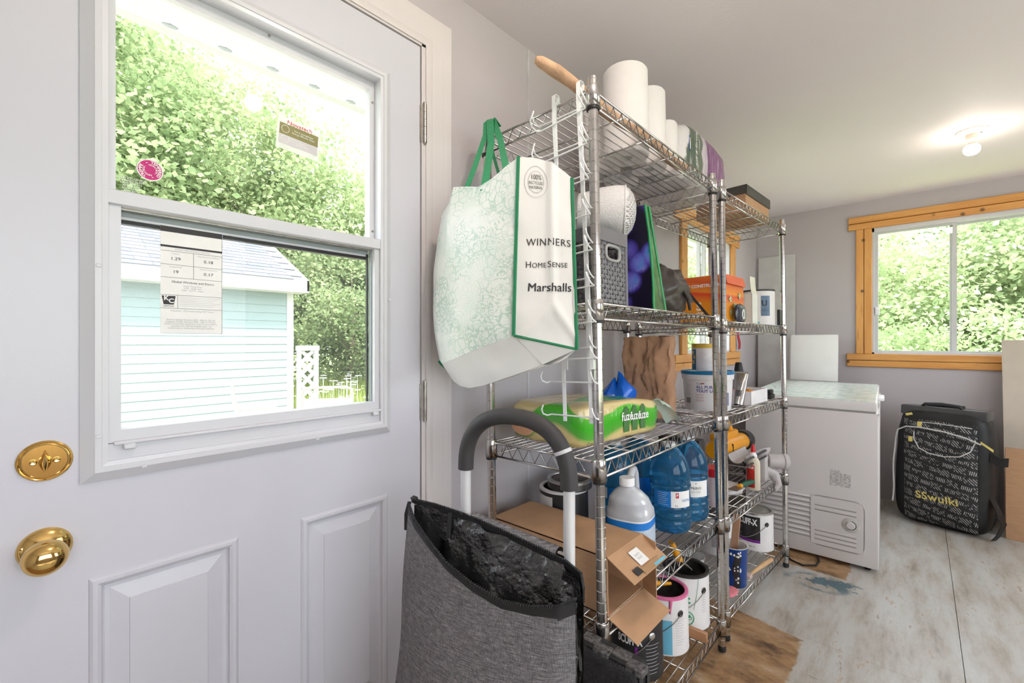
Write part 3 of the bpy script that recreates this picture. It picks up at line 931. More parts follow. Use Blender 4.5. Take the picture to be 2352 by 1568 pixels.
def pack_mat():
    m, N, L, b = nmat('printed_tissue_film')
    tc = N.new('ShaderNodeTexCoord')
    sp = N.new('ShaderNodeSeparateXYZ')
    L.new(tc.outputs['Object'], sp.inputs[0])
    y = vmath(N, L, 'ADD', sp.outputs[1], vmath(N, L, 'MULTIPLY', vmath(N, L, 'SUBTRACT', noise_fac(N, L, tc.outputs['Object'], 9, 3), 0.5), 0.10))
    rp = ramp(N, [(0.0, (0.76, 0.74, 0.74)), (0.07, (0.76, 0.74, 0.74)), (0.09, (0.10, 0.14, 0.10)), (0.30, (0.12, 0.17, 0.11)), (0.32, (0.66, 0.58, 0.66)), (0.42, (0.60, 0.52, 0.60)), (0.44, (0.17, 0.03, 0.17)), (0.66, (0.26, 0.08, 0.25)), (0.74, (0.20, 0.04, 0.19)), (1.0, (0.40, 0.20, 0.36))])
    rp.color_ramp.interpolation = 'LINEAR'
    L.new(vmath(N, L, 'DIVIDE', y, 0.50), rp.inputs[0])
    z_ = step(N, L, vmath(N, L, 'ADD', sp.outputs[2], vmath(N, L, 'MULTIPLY', noise_fac(N, L, tc.outputs['Object'], 14, 3), 0.08)), 0.055, 0.075)
    col = mixc(N, L, z_, (0.70, 0.66, 0.66), rp.outputs[0])
    mp = mapped(N, L, (5, 30, 3))
    st_ = step(N, L, noise_fac(N, L, mp, 3.2, 4), 0.56, 0.66)
    col = mixc(N, L, vmath(N, L, 'MULTIPLY', st_, 0.45), col, (0.78, 0.66, 0.76))
    L.new(col, b.inputs['Base Color'])
    b.inputs['Roughness'].default_value = 0.16
    bp = N.new('ShaderNodeBump')
    bp.inputs['Strength'].default_value = 0.7
    bp.inputs['Distance'].default_value = 0.012
    L.new(noise_fac(N, L, mp, 2.4, 5), bp.inputs['Height'])
    L.new(bp.outputs[0], b.inputs['Normal'])
    return m
t = thing('tissue_pack', 'big plastic-wrapped tissue pack with purple and dark green print', 'tissue pack', pA(0.055, 0.735, SA[0]))
mb = MB()
def pk(u, v):
    a = 2 * PI * u; c_, s_ = math.cos(a), math.sin(a)
    k = (abs(c_) ** 7 + abs(s_) ** 7) ** (-1 / 7)
    b_ = PI * v
    rr = math.sin(b_) ** 0.28
    zz = -math.copysign(abs(math.cos(b_)) ** 0.45, math.cos(b_))
    d = Vector((c_ * k * rr, s_ * k * rr, zz))
    n_ = 1 + 0.035 * noise.noise(d * 3) 
    drop = 0.022 * max(0, d.y) ** 2
    return (0.135 + d.x * 0.135 * n_, 0.25 + d.y * 0.25 * n_, max(0, 0.118 + d.z * (0.118 - drop) * n_))
mb.grid(pk, 48, 26, True)
part(mb, 'wrapped_rolls', pack_mat(), t, ang=80)
patch(t, 'print', m_blue, on_plane((0.262, 0.042, 0.145), (0, 1, 0), (0, 0, 1)), 0, 0.018, -0.03, 0.03)
patch(t, 'print', m_paper, on_plane((0.263, 0.045, 0.145), (0, 1, 0), (0, 0, 1)), 0, 0.011, -0.022, 0.022)
lettering(t, 'Soft & Strong', 0.026, on_plane((0.274, 0.085, 0.13), (0, 0, 1), (0, -1, 0)), m_paper, shear=0.3)

m_stick = mat('peeled_branch', (0.50, 0.31, 0.19), 0.8, var=0.22, scale=18, bump=0.5, bscale=35)
mb = MB()
pts = [(0.328, -0.145 + 0.85 * i / 14, 1.826 + 0.006 * math.sin(i * 0.9)) for i in range(15)]
rs = [0.0125] + [0.0145 + 0.0012 * math.sin(i * 1.7) for i in range(1, 15)]
mb.tube([(0.322, -0.156, 1.829)] + pts, [0.007] + rs, 12)
solo(mb, 'walking_stick', m_stick, 'long peeled wooden stick lying along the top shelf, end poking out', 'stick', FA.copy())

t = thing('carton_box', 'brown cardboard box with dark lid on the farther top shelf', 'box', pB(0.10, 0.40, SB[0]))
part(MB().rbox(0, 0.235, 0, 0.34, 0.0, 0.125, 0.002, 1), 'body', m_card, t)
mb = MB().box(-0.006, 0.241, -0.006, 0.346, 0.122, 0.126).box(-0.006, -0.002, -0.006, 0.346, 0.085, 0.124).box(0.237, 0.241, -0.006, 0.346, 0.080, 0.124).box(-0.006, 0.241, -0.006, -0.002, 0.085, 0.124).box(-0.006, 0.241, 0.342, 0.346, 0.085, 0.124)
part(mb, 'lid', mat('dark_card', (0.085, 0.08, 0.07), 0.8, var=0.15), t, smooth=False)

# ------------------------------------------------------------------ second shelves
m_basket = mat('grey_basket', (0.155, 0.15, 0.165), 0.42, var=0.06)
t = thing('storage_basket', 'grey woven plastic basket with a handle hole', 'basket', pA(0.06, 0.055, SA[1]))
BX, BY, BH = 0.285, 0.15, 0.205
def bside(W, fnp, skip=None):
    mb = MB()
    nx = int(W / 0.0135)
    nz = int((BH - 0.04) / 0.0135)
    for i in range(nx + 1):
        u = W * i / nx
        prev = None
        pts = []
        for j in range(nz * 2 + 1):
            zz = 0.008 + (BH - 0.045) * j / (nz * 2)
            o_ = 0.0016 * math.cos(PI * (j / 2 + i))
            pts.append((u, zz, o_))
        run = []
        for p in pts:
            if skip and skip(p[0], p[1]):
                if len(run) > 1:
                    mb.ribbon([fnp(*q_) for q_ in run], Vector(fnp(run[0][0] + 0.0085, 0, 0)) - Vector(fnp(run[0][0], 0, 0)), 0.0014)
                run = []
            else:
                run.append(p)
        if len(run) > 1:
            mb.ribbon([fnp(*q_) for q_ in run], Vector(fnp(run[0][0] + 0.0085, 0, 0)) - Vector(fnp(run[0][0], 0, 0)), 0.0014)
    for j in range(nz + 1):
        zz = 0.012 + (BH - 0.052) * j / nz
        pts = [(W * i / (2 * nx), zz, -0.0016 * math.cos(PI * (i / 2 + j))) for i in range(2 * nx + 1)]
        run = []
        for p in pts + [None]:
            if p is None or (skip and skip(p[0], p[1])):
                if len(run) > 1:
                    mb.ribbon([fnp(*q_) for q_ in run], (0, 0, 0.0095), 0.0014)
                run = []
            else:
                run.append(p)
    return mb
fx = lambda u, z_, o: (u + 0.0, 0.0 - o, z_)
hole = lambda a, b: abs(a - BY / 2) < 0.034 and abs(b - 0.142) < 0.019
part(bside(BX, lambda u, z_, o: (u, -o, z_)), 'woven_side', m_basket, t, smooth=False)
part(bside(BX, lambda u, z_, o: (u, BY + o, z_)), 'woven_side', m_basket, t, smooth=False)
part(bside(BY, lambda u, z_, o: (BX + o, u, z_), hole), 'woven_side', m_basket, t, smooth=False)
part(bside(BY, lambda u, z_, o: (-o, u, z_)), 'woven_side', m_basket, t, smooth=False)
mb = MB().box(0.003, BX - 0.003, 0.003, BY - 0.003, 0.0, 0.004)
mb.box(-0.004, BX + 0.004, -0.005, -0.001, BH - 0.036, BH).box(-0.004, BX + 0.004, BY + 0.001, BY + 0.005, BH - 0.036, BH)
mb.box(-0.005, -0.001, -0.004, BY + 0.004, BH - 0.036, BH).box(BX + 0.001, BX + 0.005, -0.004, BY + 0.004, BH - 0.036, BH)
for (x, y) in ((0, 0), (BX, 0), (0, BY), (BX, BY)):
    mb.cyl((x, y, 0), (x, y, BH), 0.006, n=12)
part(mb, 'rim', m_basket, t)
hp = []
for i in range(28):
    a = 2 * PI * i / 28
    k = (abs(math.cos(a)) ** 4 + abs(math.sin(a)) ** 4) ** -0.25
    hp.append((BX + 0.003, BY / 2 + 0.035 * k * math.cos(a), 0.142 + 0.0195 * k * math.sin(a)))
part(MB().tube(hp, 0.0042, 8, True), 'handle_rim', mat('pale_grey_plastic', (0.36, 0.36, 0.36), 0.4), t)
part(MB().grid(lambda u, v: (0.02 + 0.245 * u, 0.015 + 0.12 * v, 0.165 + 0.03 * math.sin(PI * u) * math.sin(PI * v) + 0.012 * noise.noise(Vector((u * 6, v * 6, 1)))), 14, 10), 'cloth_inside', mat('black_cloth', (0.03, 0.03, 0.035), 0.9), t)

# white knitted hat on the basket
def waffle_mat():
    m, N, L, b = nmat('white_waffle_knit')
    v = mapped(N, L, (1, 1, 1))
    sp = N.new('ShaderNodeSeparateXYZ')
    L.new(v, sp.inputs[0])
    a = vmath(N, L, 'SINE', vmath(N, L, 'MULTIPLY', sp.outputs[0], 700.0))
    c = vmath(N, L, 'SINE', vmath(N, L, 'MULTIPLY', sp.outputs[1], 700.0))
    bp = N.new('ShaderNodeBump')
    bp.inputs['Strength'].default_value = 0.9
    bp.inputs['Distance'].default_value = 0.004
    L.new(vmath(N, L, 'MAXIMUM', a, c), bp.inputs['Height'])
    L.new(bp.outputs[0], b.inputs['Normal'])
    b.inputs['Base Color'].default_value = (0.78, 0.755, 0.76, 1)
    b.inputs['Roughness'].default_value = 0.9
    return m
m_towel = mat('white_cotton', (0.79, 0.765, 0.765), 0.9, var=0.05, scale=120, bump=0.5, bscale=300)
ax = Vector((0.86, 0.52, -0.05)).normalized()
Mh = Matrix.Translation((0.255, 0.225, SA[1] + 0.293)) @ Vector((0, 0, 1)).rotation_difference(ax).to_matrix().to_4x4()
t = thing('fabric_hat', 'white cotton hat with waffle-knit crown lying on the grey basket', 'hat', FA @ Mh)
part(MB().lathe([(0.0, -0.072), (0.045, -0.072), (0.058, -0.066), (0.063, -0.04), (0.073, 0.0), (0.078, 0.045), (0.077, 0.062), (0.074, 0.070)], 36), 'side_band', m_towel, t)
part(MB().lathe([(0.073, 0.068), (0.068, 0.080), (0.05, 0.094), (0.025, 0.102), (0.0, 0.104)], 36), 'crown', waffle_mat(), t)
part(MB().tube([(0.0755 * math.cos(2 * PI * i / 36), 0.0755 * math.sin(2 * PI * i / 36), 0.069) for i in range(36)], 0.0032, 7, True), 'seam', m_towel, t)

def berry_mat():
    m, N, L, b = nmat('blueberry_print')
    v = mapped(N, L, (1, 1, 1))
    vo = N.new('ShaderNodeTexVoronoi')
    vo.inputs['Scale'].default_value = 13
    vo.inputs['Randomness'].default_value = 0.75
    L.new(v, vo.inputs['Vector'])
    rp = ramp(N, [(0.0, (0.42, 0.46, 0.78)), (0.22, (0.16, 0.20, 0.62)), (0.42, (0.09, 0.06, 0.42)), (0.54, (0.03, 0.02, 0.16)), (0.60, (0.008, 0.005, 0.02))])
    L.new(vo.outputs['Distance'], rp.inputs[0])
    fr_ = step(N, L, noise_fac(N, L, v, 42, 6, 0.75), 0.44, 0.60)
    hue = mixc(N, L, step(N, L, noise_fac(N, L, v, 7, 2), 0.42, 0.6), (0.05, 0.22, 0.55), (0.60, 0.57, 0.74))
    col = mixc(N, L, vmath(N, L, 'MULTIPLY', fr_, step(N, L, vo.outputs['Distance'], 0.52, 0.30)), rp.outputs[0], hue)
    L.new(col, b.inputs['Base Color'])
    b.inputs['Roughness'].default_value = 0.3
    return m
m_bluebag_edge = mat('bright_green_piping', (0.03, 0.30, 0.10), 0.4)
t = thing('grocery_bag', 'shopping bag printed with blueberries and bright green side', 'bag', pA(0.088, 0.372, SA[1]))
# bottom is 0.24 x 0.13, the top narrows and leans back
bw, bd, bh = 0.262, 0.085, 0.335
def gb(u, v, side):
    top = v
    x0_, x1_ = 0.0 + 0.01 * top, bw - 0.022 * top
    y0_, y1_ = 0.0 + 0.012 * math.sin(PI * v), bd - 0.060 * top
    n_ = 0.004 * noise.noise(Vector((u * 4, v * 6, side)))
    if side == 0: return (x0_ + (x1_ - x0_) * u, y0_ + n_ - 0.006 * math.sin(PI * u) * math.sin(PI * v), bh * v)
    if side == 1: return (x1_ + n_ - 0.02 * math.sin(PI * u) * v, y0_ + (y1_ - y0_) * u, bh * v)
    if side == 2: return (x0_ + (x1_ - x0_) * u, y1_ + n_, bh * v)
    return (x0_ + n_, y0_ + (y1_ - y0_) * u, bh * v)
mb_ = berry_mat()
part(MB().grid(lambda u, v: gb(u, v, 0), 12, 14), 'front_panel', mb_, t, ang=80)
part(MB().grid(lambda u, v: gb(u, v, 2), 12, 14), 'back_panel', mb_, t, ang=80)
part(MB().grid(lambda u, v: gb(u, v, 1), 8, 14), 'side_panel', mat('leaf_green_print', (0.07, 0.16, 0.05), 0.3, var=0.6, scale=16), t, ang=80)
part(MB().grid(lambda u, v: gb(u, v, 3), 8, 14), 'side_panel', mat('leaf_green_print_b', (0.07, 0.16, 0.05), 0.3, var=0.6, scale=16), t, ang=80)
part(MB().add([gb(0, 0, 0), gb(1, 0, 0), gb(1, 0, 2), gb(0, 0, 2)], [(0, 1, 2, 3)]), 'base', m_green, t, smooth=False)
for s_, e in ((0, 1), (2, 1), (0, 0), (2, 0)):
    part(MB().tube([gb(e, i / 12, s_) for i in range(13)], 0.0042, 6), 'piping', m_bluebag_edge, t)

# slouched dark bag
mb = blob(56, 28, 0.088, 0.135, 0.088, 0.25, 3)
m_dark = mat('dark_leather', (0.045, 0.034, 0.030), 0.36, var=0.12, scale=9, bump=0.25, bscale=12)
t = thing('slouchy_bag', 'slouched dark brown leather bag between the shopping bag and orange box', 'bag', pA(0.245, 0.645, SA[1]))
part(mb, 'body', m_dark, t, ang=80)
part(MB().tube([(0.02, -0.07, 0.150), (0.04, -0.085, 0.175), (0.03, -0.05, 0.178), (0.01, 0.02, 0.165), (0.04, 0.08, 0.135), (0.06, 0.11, 0.10), (0.075, 0.115, 0.05)], 0.008, 7), 'strap', m_dark, t)
part(MB().tube([(0.078, 0.02, 0.10), (0.092, 0.04, 0.06), (0.09, 0.06, 0.02)], [0.006, 0.008, 0.006], 7), 'strap', m_dark, t)

# orange carton on the farther shelf
def orange_mat():
    m, N, L, b = nmat('orange_print')
    tc = N.new('ShaderNodeTexCoord')
    sp = N.new('ShaderNodeSeparateXYZ')
    L.new(tc.outputs['Object'], sp.inputs[0])
    rp = ramp(N, [(0.0, (0.80, 0.34, 0.02)), (0.45, (0.80, 0.26, 0.01)), (0.62, (0.72, 0.05, 0.02)), (0.66, (0.80, 0.26, 0.02)), (0.85, (0.70, 0.10, 0.02)), (1.0, (0.82, 0.22, 0.02))])
    L.new(vmath(N, L, 'DIVIDE', vmath(N, L, 'ADD', sp.outputs[2], vmath(N, L, 'MULTIPLY', sp.outputs[0], 0.15)), 0.23), rp.inputs[0])
    L.new(rp.outputs[0], b.inputs['Base Color'])
    b.inputs['Roughness'].default_value = 0.4
    return m
t = thing('printed_carton', 'orange and red printed carton behind the paired shelf posts', 'carton', pB(0.145, 0.12, SB[1]))
part(MB().rbox(0, 0.195, 0, 0.22, 0, 0.205, 0.0015, 1), 'body', orange_mat(), t)
part(MB().add([(0.195, 0, 0.205), (0.195, 0.22, 0.205), (0.205, 0.22, 0.165), (0.205, 0, 0.165), (0.193, 0, 0.205), (0.193, 0.22, 0.205), (0.203, 0.22, 0.164), (0.203, 0, 0.164)], [(0, 1, 2, 3), (4, 7, 6, 5), (0, 3, 7, 4), (1, 5, 6, 2), (2, 6, 7, 3)]), 'flap', mat('red_orange_print', (0.75, 0.13, 0.05), 0.4), t, smooth=False)
lettering(t, 'OF CONSTRUCTION', 0.019, on_plane((0.11, 0.0, 0.162), (1, 0, 0), (0, 0, 1)), m_paper, offset=0.03)
lettering(t, 'S', 0.05, on_plane((0.083, 0.0, 0.07), (1, 0, 0), (0, 0, 1)), m_paper, offset=0.03)
lettering(t, 'CT', 0.026, on_plane((0.087, 0.0, 0.035), (1, 0, 0), (0, 0, 1)), m_paper, offset=0.03)
mb = MB()
for (cx_, cz_, s_) in ((0.05, 0.10, 1), (0.10, 0.07, 1.2), (0.06, 0.045, 0.9), (0.16, 0.12, 1)):
    pts = []
    for k in range(10):
        rr = (0.022 if k % 2 else 0.009) * s_
        pts.append((0.1985, cx_ + rr * math.cos(k * PI / 5), cz_ + rr * math.sin(k * PI / 5)))
    mb.add(pts, [tuple(range(10))])
part(mb, 'leaf_print', mat('sage_print', (0.45, 0.55, 0.33), 0.5), t, smooth=False)
mb = MB().add([(0.02, -0.001, 0.15), (0.035, -0.001, 0.15), (0.13, -0.001, 0.03), (0.115, -0.001, 0.03)], [(0, 1, 2, 3)])
part(mb, 'stripe', m_ink, t, smooth=False)

t = thing('dust_mask_pack', 'dark rounded plastic pack in front of the orange carton', 'pack', pB(0.362, 0.23, SB[1]))
part(blob(24, 12, 0.012, 0.062, 0.04, 0.12, 5), 'body', mat('navy_plastic', (0.03, 0.035, 0.06), 0.25), t, ang=80)
part(MB().tube([(0.0135, 0.0 + 0.012 * math.cos(a), 0.035 + 0.02 * math.sin(a)) for a in [2 * PI * i / 16 for i in range(16)]], 0.003, 5, True), 'white_ring', m_white, t)

t = thing('open_carton', 'narrow white carton with its flap standing up beside the paint can', 'carton', pB(0.225, 0.455, SB[1]))
part(MB().box(0, 0.115, 0, 0.002, 0, 0.145).box(0, 0.115, 0.075, 0.077, 0, 0.145).box(0.113, 0.115, 0.0, 0.077, 0, 0.145).box(0, 0.002, 0.0, 0.077, 0, 0.145).box(0, 0.115, 0, 0.077, 0, 0.002), 'body', mat('white_card', (0.76, 0.76, 0.70), 0.7), t, smooth=False)
part(MB().grid(lambda u, v: (0.114 + 0.012 * v * v - 0.02 * v, 0.0 + 0.077 * u, 0.145 + 0.085 * v), 2, 6).grid(lambda u, v: (0.112 + 0.012 * v * v - 0.02 * v, 0.0 + 0.077 * u, 0.145 + 0.085 * v), 2, 6), 'flap', mat('cream_card', (0.70, 0.68, 0.56), 0.7), t)
t = thing('folded_carton', 'brown folded carton behind the narrow white carton', 'carton', pB(0.11, 0.37, SB[1]))
part(MB().rbox(0, 0.09, 0, 0.16, 0, 0.165, 0.002, 1), 'body', m_card, t)
part(MB().box(0.02, 0.085, 0.03, 0.033, 0.165, 0.205), 'flap', m_cardin, t)

rc = 0.082
t = can(pB(0.268, 0.765, SB[1]), 'white paint can with blue panel on the farther second shelf', rc, 0.19, m_can, 'lid', R(-85), rim=m_tindark, ear_m=m_tindark)
cpatch(t, 'label', mat('navy_fade', (0.10, 0.16, 0.26), 0.4, var=0.5, scale=6, stretch=(1, 1, 3)), rc, R(-58), 0.1, -0.005, 0.04, -0.05, 0.055)
lettering(t, 'U', 0.04, on_cyl(rc + 0.0006, R(-50), 0.115), m_ink, offset=0.03)
for i in range(7):
    cpatch(t, 'small_print', m_inkgrey, rc + 0.0004, R(-105), 0.09 - i * 0.0105, -0.02, 0.022 - (i % 3) * 0.006, -0.0005, 0.0005)
cpatch(t, 'drip', m_skyblue, rc + 0.0004, R(-72), 0.012, -0.012, 0.008, -0.008, 0.008)
solo(MB().rbox(-0.007, 0.007, -0.009, 0.009, 0, 0.085, 0.004, 2), 'black_clip', m_black, 'black plastic clip on the far corner post of the second shelf', 'clip', pB(0.362, 0.795, SB[1]))
# ------------------------------------------------------------------ third shelves
def juice_mat():
    m, N, L, b = nmat('juice_pack_print')
    tc = N.new('ShaderNodeTexCoord')
    sp = N.new('ShaderNodeSeparateXYZ')
    L.new(tc.outputs['Object'], sp.inputs[0])
    wv = vmath(N, L, 'MULTIPLY', vmath(N, L, 'SINE', vmath(N, L, 'MULTIPLY', sp.outputs[1], 20.0)), 0.012)
    wv2 = vmath(N, L, 'MULTIPLY', vmath(N, L, 'SINE', vmath(N, L, 'ADD', vmath(N, L, 'MULTIPLY', sp.outputs[0], 22.0), 0.6)), 0.030)
    h = vmath(N, L, 'ADD', vmath(N, L, 'ADD', sp.outputs[2], wv), wv2)
    rp = ramp(N, [(0.0, (0.66, 0.52, 0.22)), (0.22, (0.66, 0.52, 0.22)), (0.34, (0.10, 0.38, 0.05)), (0.55, (0.05, 0.42, 0.02)), (0.78, (0.10, 0.46, 0.04)), (0.82, (0.68, 0.55, 0.27)), (1.0, (0.66, 0.53, 0.25))])
    L.new(vmath(N, L, 'DIVIDE', h, 0.125), rp.inputs[0])
    L.new(rp.outputs[0], b.inputs['Base Color'])
    b.inputs['Roughness'].default_value = 0.14
    bp = N.new('ShaderNodeBump')
    bp.inputs['Strength'].default_value = 0.45
    bp.inputs['Distance'].default_value = 0.01
    L.new(noise_fac(N, L, mapped(N, L, (8, 14, 5)), 1.6, 4), bp.inputs['Height'])
    L.new(bp.outputs[0], b.inputs['Normal'])
    return m
t = thing('juice_pack', 'shrink-wrapped green and cream pack of juice boxes', 'juice pack', pA(0.008, 0.075, SA[2], rz=-5))
JX, JY, JH = 0.272, 0.425, 0.118
mb = MB()
def jp(u, v):
    a = 2 * PI * u; c_, s_ = math.cos(a), math.sin(a)
    k = (abs(c_) ** 14 + abs(s_) ** 14) ** (-1 / 14)
    b_ = PI * v
    rr = math.sin(b_) ** 0.14
    zz = -math.copysign(abs(math.cos(b_)) ** 0.3, math.cos(b_))
    d = Vector((c_ * k * rr, s_ * k * rr, zz))
    n_ = 1 + 0.018 * noise.noise(d * 5) + 0.012 * noise.noise(d * 13)
    h = JH / 2 * (1 - 0.16 * max(0, d.y) ** 2)
    return (JX / 2 * (1 + d.x * n_), JY / 2 * (1 + d.y * n_), max(0, h + d.z * h * n_))
mb.grid(jp, 64, 30, True)
part(mb, 'wrap', juice_mat(), t, ang=70)
for i in range(3):
    y = 0.225 + i * 0.045
    lettering(t, 'fuze', 0.036, on_plane((JX + 0.0035, y + 0.003, 0.068 - i * 0.002), (0, 1, 0), (0, 0, 1)), m_paper, offset=0.015)
    mbx = MB()
    mbx.grid(lambda u, v: (JX + 0.0022, y - 0.014 + 0.030 * u, 0.022 + (0.065 + 0.012 * math.cos(3.0 * (u - 0.5))) * v), 6, 2)
    part(mbx, 'box_print', mat('dark_leaf_print', (0.08, 0.20, 0.07), 0.2), t, smooth=False)
lettering(t, 'Citron', 0.016, on_plane((JX + 0.003, 0.055, 0.012), (0, 1, 0), (0, 0, 1)), m_ink)
lettering(t, 'ÉTHIQUE', 0.011, on_plane((0.07, -0.002, 0.052), (1, 0, 0), (0, 0, 1)), m_ink)
mb = MB()
mb.lathe([(0, 0.0), (0.05, 0.0)], 24, T(0.06, -0.0025, 0.045, rx=90), sy=0.6)
part(mb, 'orange_print', mat('peach_print', (0.68, 0.36, 0.20), 0.25), t, smooth=False)
part(MB().grid(lambda u, v: (JX - 0.05 + 0.06 * u + 0.03 * v, JY + 0.012 * math.sin(3 * u) + 0.075 * v, 0.085 + 0.015 * math.sin(PI * u) - 0.075 * v * v + 0.008 * noise.noise(Vector((u * 5, v * 5, 2)))), 8, 8), 'loose_film', mat('clear_film', (0.55, 0.72, 0.66), 0.12, alpha=0.7), t)

t = thing('plastic_bag', 'crumpled bright blue plastic bag behind the juice pack', 'plastic bag', pA(0.10, 0.575, SA[2], rz=15))
part(MB().grid(lambda u, v: (lambda a, b_: (0.06 * math.cos(a) * math.sin(b_) ** 0.7 * (1 + 0.35 * noise.noise(Vector((math.cos(a) * 2, math.sin(a) * 2, v * 4)))), 0.062 * math.sin(a) * math.sin(b_) ** 0.7 * (1 + 0.35 * noise.noise(Vector((math.cos(a) * 2, math.sin(a) * 2, v * 4 + 9)))), 0.16 * v * (1 + 0.25 * noise.noise(Vector((math.cos(a) * 1.5, math.sin(a) * 1.5, 4))))))(2 * PI * u, 0.25 + (PI - 0.3) * v), 36, 16, True), 'bag', mat('blue_film', (0.004, 0.12, 0.62), 0.22, var=0.25, scale=10), t, ang=25)
part(blob(16, 8, 0.042, 0.045, 0.03, 0.2, 4), 'violet_packet', mat('violet_packet', (0.05, 0.03, 0.22), 0.3), t, M=T(0.03, -0.015, 0.002))

def paperbag_mat():
    return mat('kraft_paper', (0.40, 0.22, 0.13), 0.8, var=0.10, scale=12, bump=0.3, bscale=16)
t = thing('paper_bag', 'tall crumpled brown paper bag standing on the third shelf', 'paper bag', pA(0.155, 0.735, SA[2], rz=12))
mb = MB()
def pb(u, v):
    a = 2 * PI * u; c_, s_ = math.cos(a), math.sin(a)
    k = (abs(c_) ** 9 + abs(s_) ** 9) ** (-1 / 9)
    n_ = noise.noise(Vector((c_ * 3, s_ * 3, v * 5))) * 0.012 + noise.noise(Vector((c_ * 9, s_ * 9, v * 12))) * 0.005 + abs(noise.noise(Vector((c_ * 14, s_ * 14, v * 8)))) * 0.0035
    top = 0.01 * noise.noise(Vector((c_ * 2.5, s_ * 2.5, 7)))
    return (0.092 * c_ * k + n_, 0.052 * s_ * k * (1 - 0.25 * v) + n_, (0.315 + top) * v)
mb.grid(pb, 110, 46, True)
part(mb, 'bag', paperbag_mat(), t, ang=50)
mb = MB()
mb.grid(lambda u, v: [pb(u, 0)[0] * v, pb(u, 0)[1] * v, 0.001], 60, 1, True)
part(mb, 'base', paperbag_mat(), t)

# joint compound tub
t = thing('compound_tub', 'white plastic tub of filler with blue lid edge', 'tub', pB(0.235, 0.185, SB[2]))
part(MB().lathe([(0, 0.001), (0.094, 0.001), (0.096, 0.004), (0.103, 0.135), (0.108, 0.136), (0.110, 0.16), (0.108, 0.162)], 48), 'body', mat('tub_white', (0.79, 0.775, 0.785), 0.3, var=0.02), t)
part(MB().lathe([(0.111, 0.158), (0.112, 0.160), (0.112, 0.170), (0.109, 0.173), (0.104, 0.172), (0.102, 0.168), (0, 0.168)], 48), 'lid', mat('lid_blue', (0.01, 0.16, 0.36), 0.3), t)
fb = on_cyl(0.1015, aB, 0)
m_navy = mat('navy_ink', (0.03, 0.04, 0.26), 0.5)
lettering(t, 'ALL PURPOSE', 0.018, on_cyl(0.1015, R(-94), 0.104), m_navy, align='LEFT', offset=0.012)
lettering(t, 'TOUT USAGE', 0.018, on_cyl(0.1015, R(-94), 0.087), m_navy, align='LEFT', offset=0.012)
lettering(t, 'CGC', 0.012, on_cyl(0.1015, R(-94), 0.119), m_ink, align='LEFT')
cpatch(t, 'print', mat('maroon_print', (0.30, 0.05, 0.05), 0.5), 0.1025, R(-79), 0.12, -0.006, 0.008, -0.002, 0.002)
cpatch(t, 'print', mat('maroon_print_b', (0.30, 0.05, 0.05), 0.5), 0.1025, R(-38), 0.12, -0.006, 0.02, -0.002, 0.002)
cpatch(t, 'print', mat('slate_print', (0.16, 0.19, 0.33), 0.5), 0.1012, R(-38), 0.055, -0.012, 0.045, -0.03, 0.025)
for i in range(8):
    cpatch(t, 'small_print', m_inkgrey, 0.1018, R(-119), 0.112 - i * 0.0065, -0.014, 0.020 - (i % 3) * 0.004, -0.0006, 0.0006)
for i in range(9):
    cpatch(t, 'barcode', m_ink, 0.100, R(-119), 0.045, -0.012 + i * 0.003, -0.0105 + i * 0.003, -0.014, 0.010)
for i in range(6):
    cpatch(t, 'small_print', (m_redink, m_inkgrey)[i % 2], 0.1012, R(-88), 0.072 - i * 0.0062, -0.014, 0.022 - (i % 2) * 0.005, -0.0006, 0.0006)
t = thing('yellow_canister', 'small yellow and blue printed canister on top of the white tub', 'canister', pB(0.225, 0.175, SB[2] + 0.173))
part(MB().lathe([(0, 0), (0.05, 0), (0.051, 0.002), (0.051, 0.118), (0.049, 0.12), (0.045, 0.118), (0, 0.118)], 36), 'body', mat('canister_white', (0.72, 0.68, 0.70), 0.4, var=0.12, scale=20, stretch=(1, 1, 12)), t)
part(MB().lathe([(0.0513, 0.10), (0.0516, 0.101), (0.0516, 0.119), (0.05, 0.1205)], 36), 'top_band', mat('mustard', (0.62, 0.40, 0.06), 0.4), t)
cpatch(t, 'print', mat('teal_print', (0.03, 0.13, 0.24), 0.4), 0.0512, R(-120), 0.05, -0.016, 0.012, -0.045, 0.045)
mb = MB()
for (x, y, s_) in ((-0.006, 0.03, 0.014), (0.002, 0.01, 0.012), (-0.004, -0.012, 0.014)):
    f_ = on_cyl(0.0517, R(-120), 0.05 + y)
    mb.add([f_(x + s_ * math.cos(a) * (1 if k % 2 else 0.4), s_ * math.sin(a) * (1 if k % 2 else 0.4)) for k, a in enumerate([2 * PI * i / 8 for i in range(8)])], [tuple(range(8))])
part(mb, 'flower_print', mat('mustard_print', (0.62, 0.44, 0.08), 0.4), t, smooth=False)
for i in range(10):
    cpatch(t, 'small_print', m_lgrey, 0.0514, R(-70), 0.09 - i * 0.008, -0.018, 0.02, -0.0007, 0.0007)

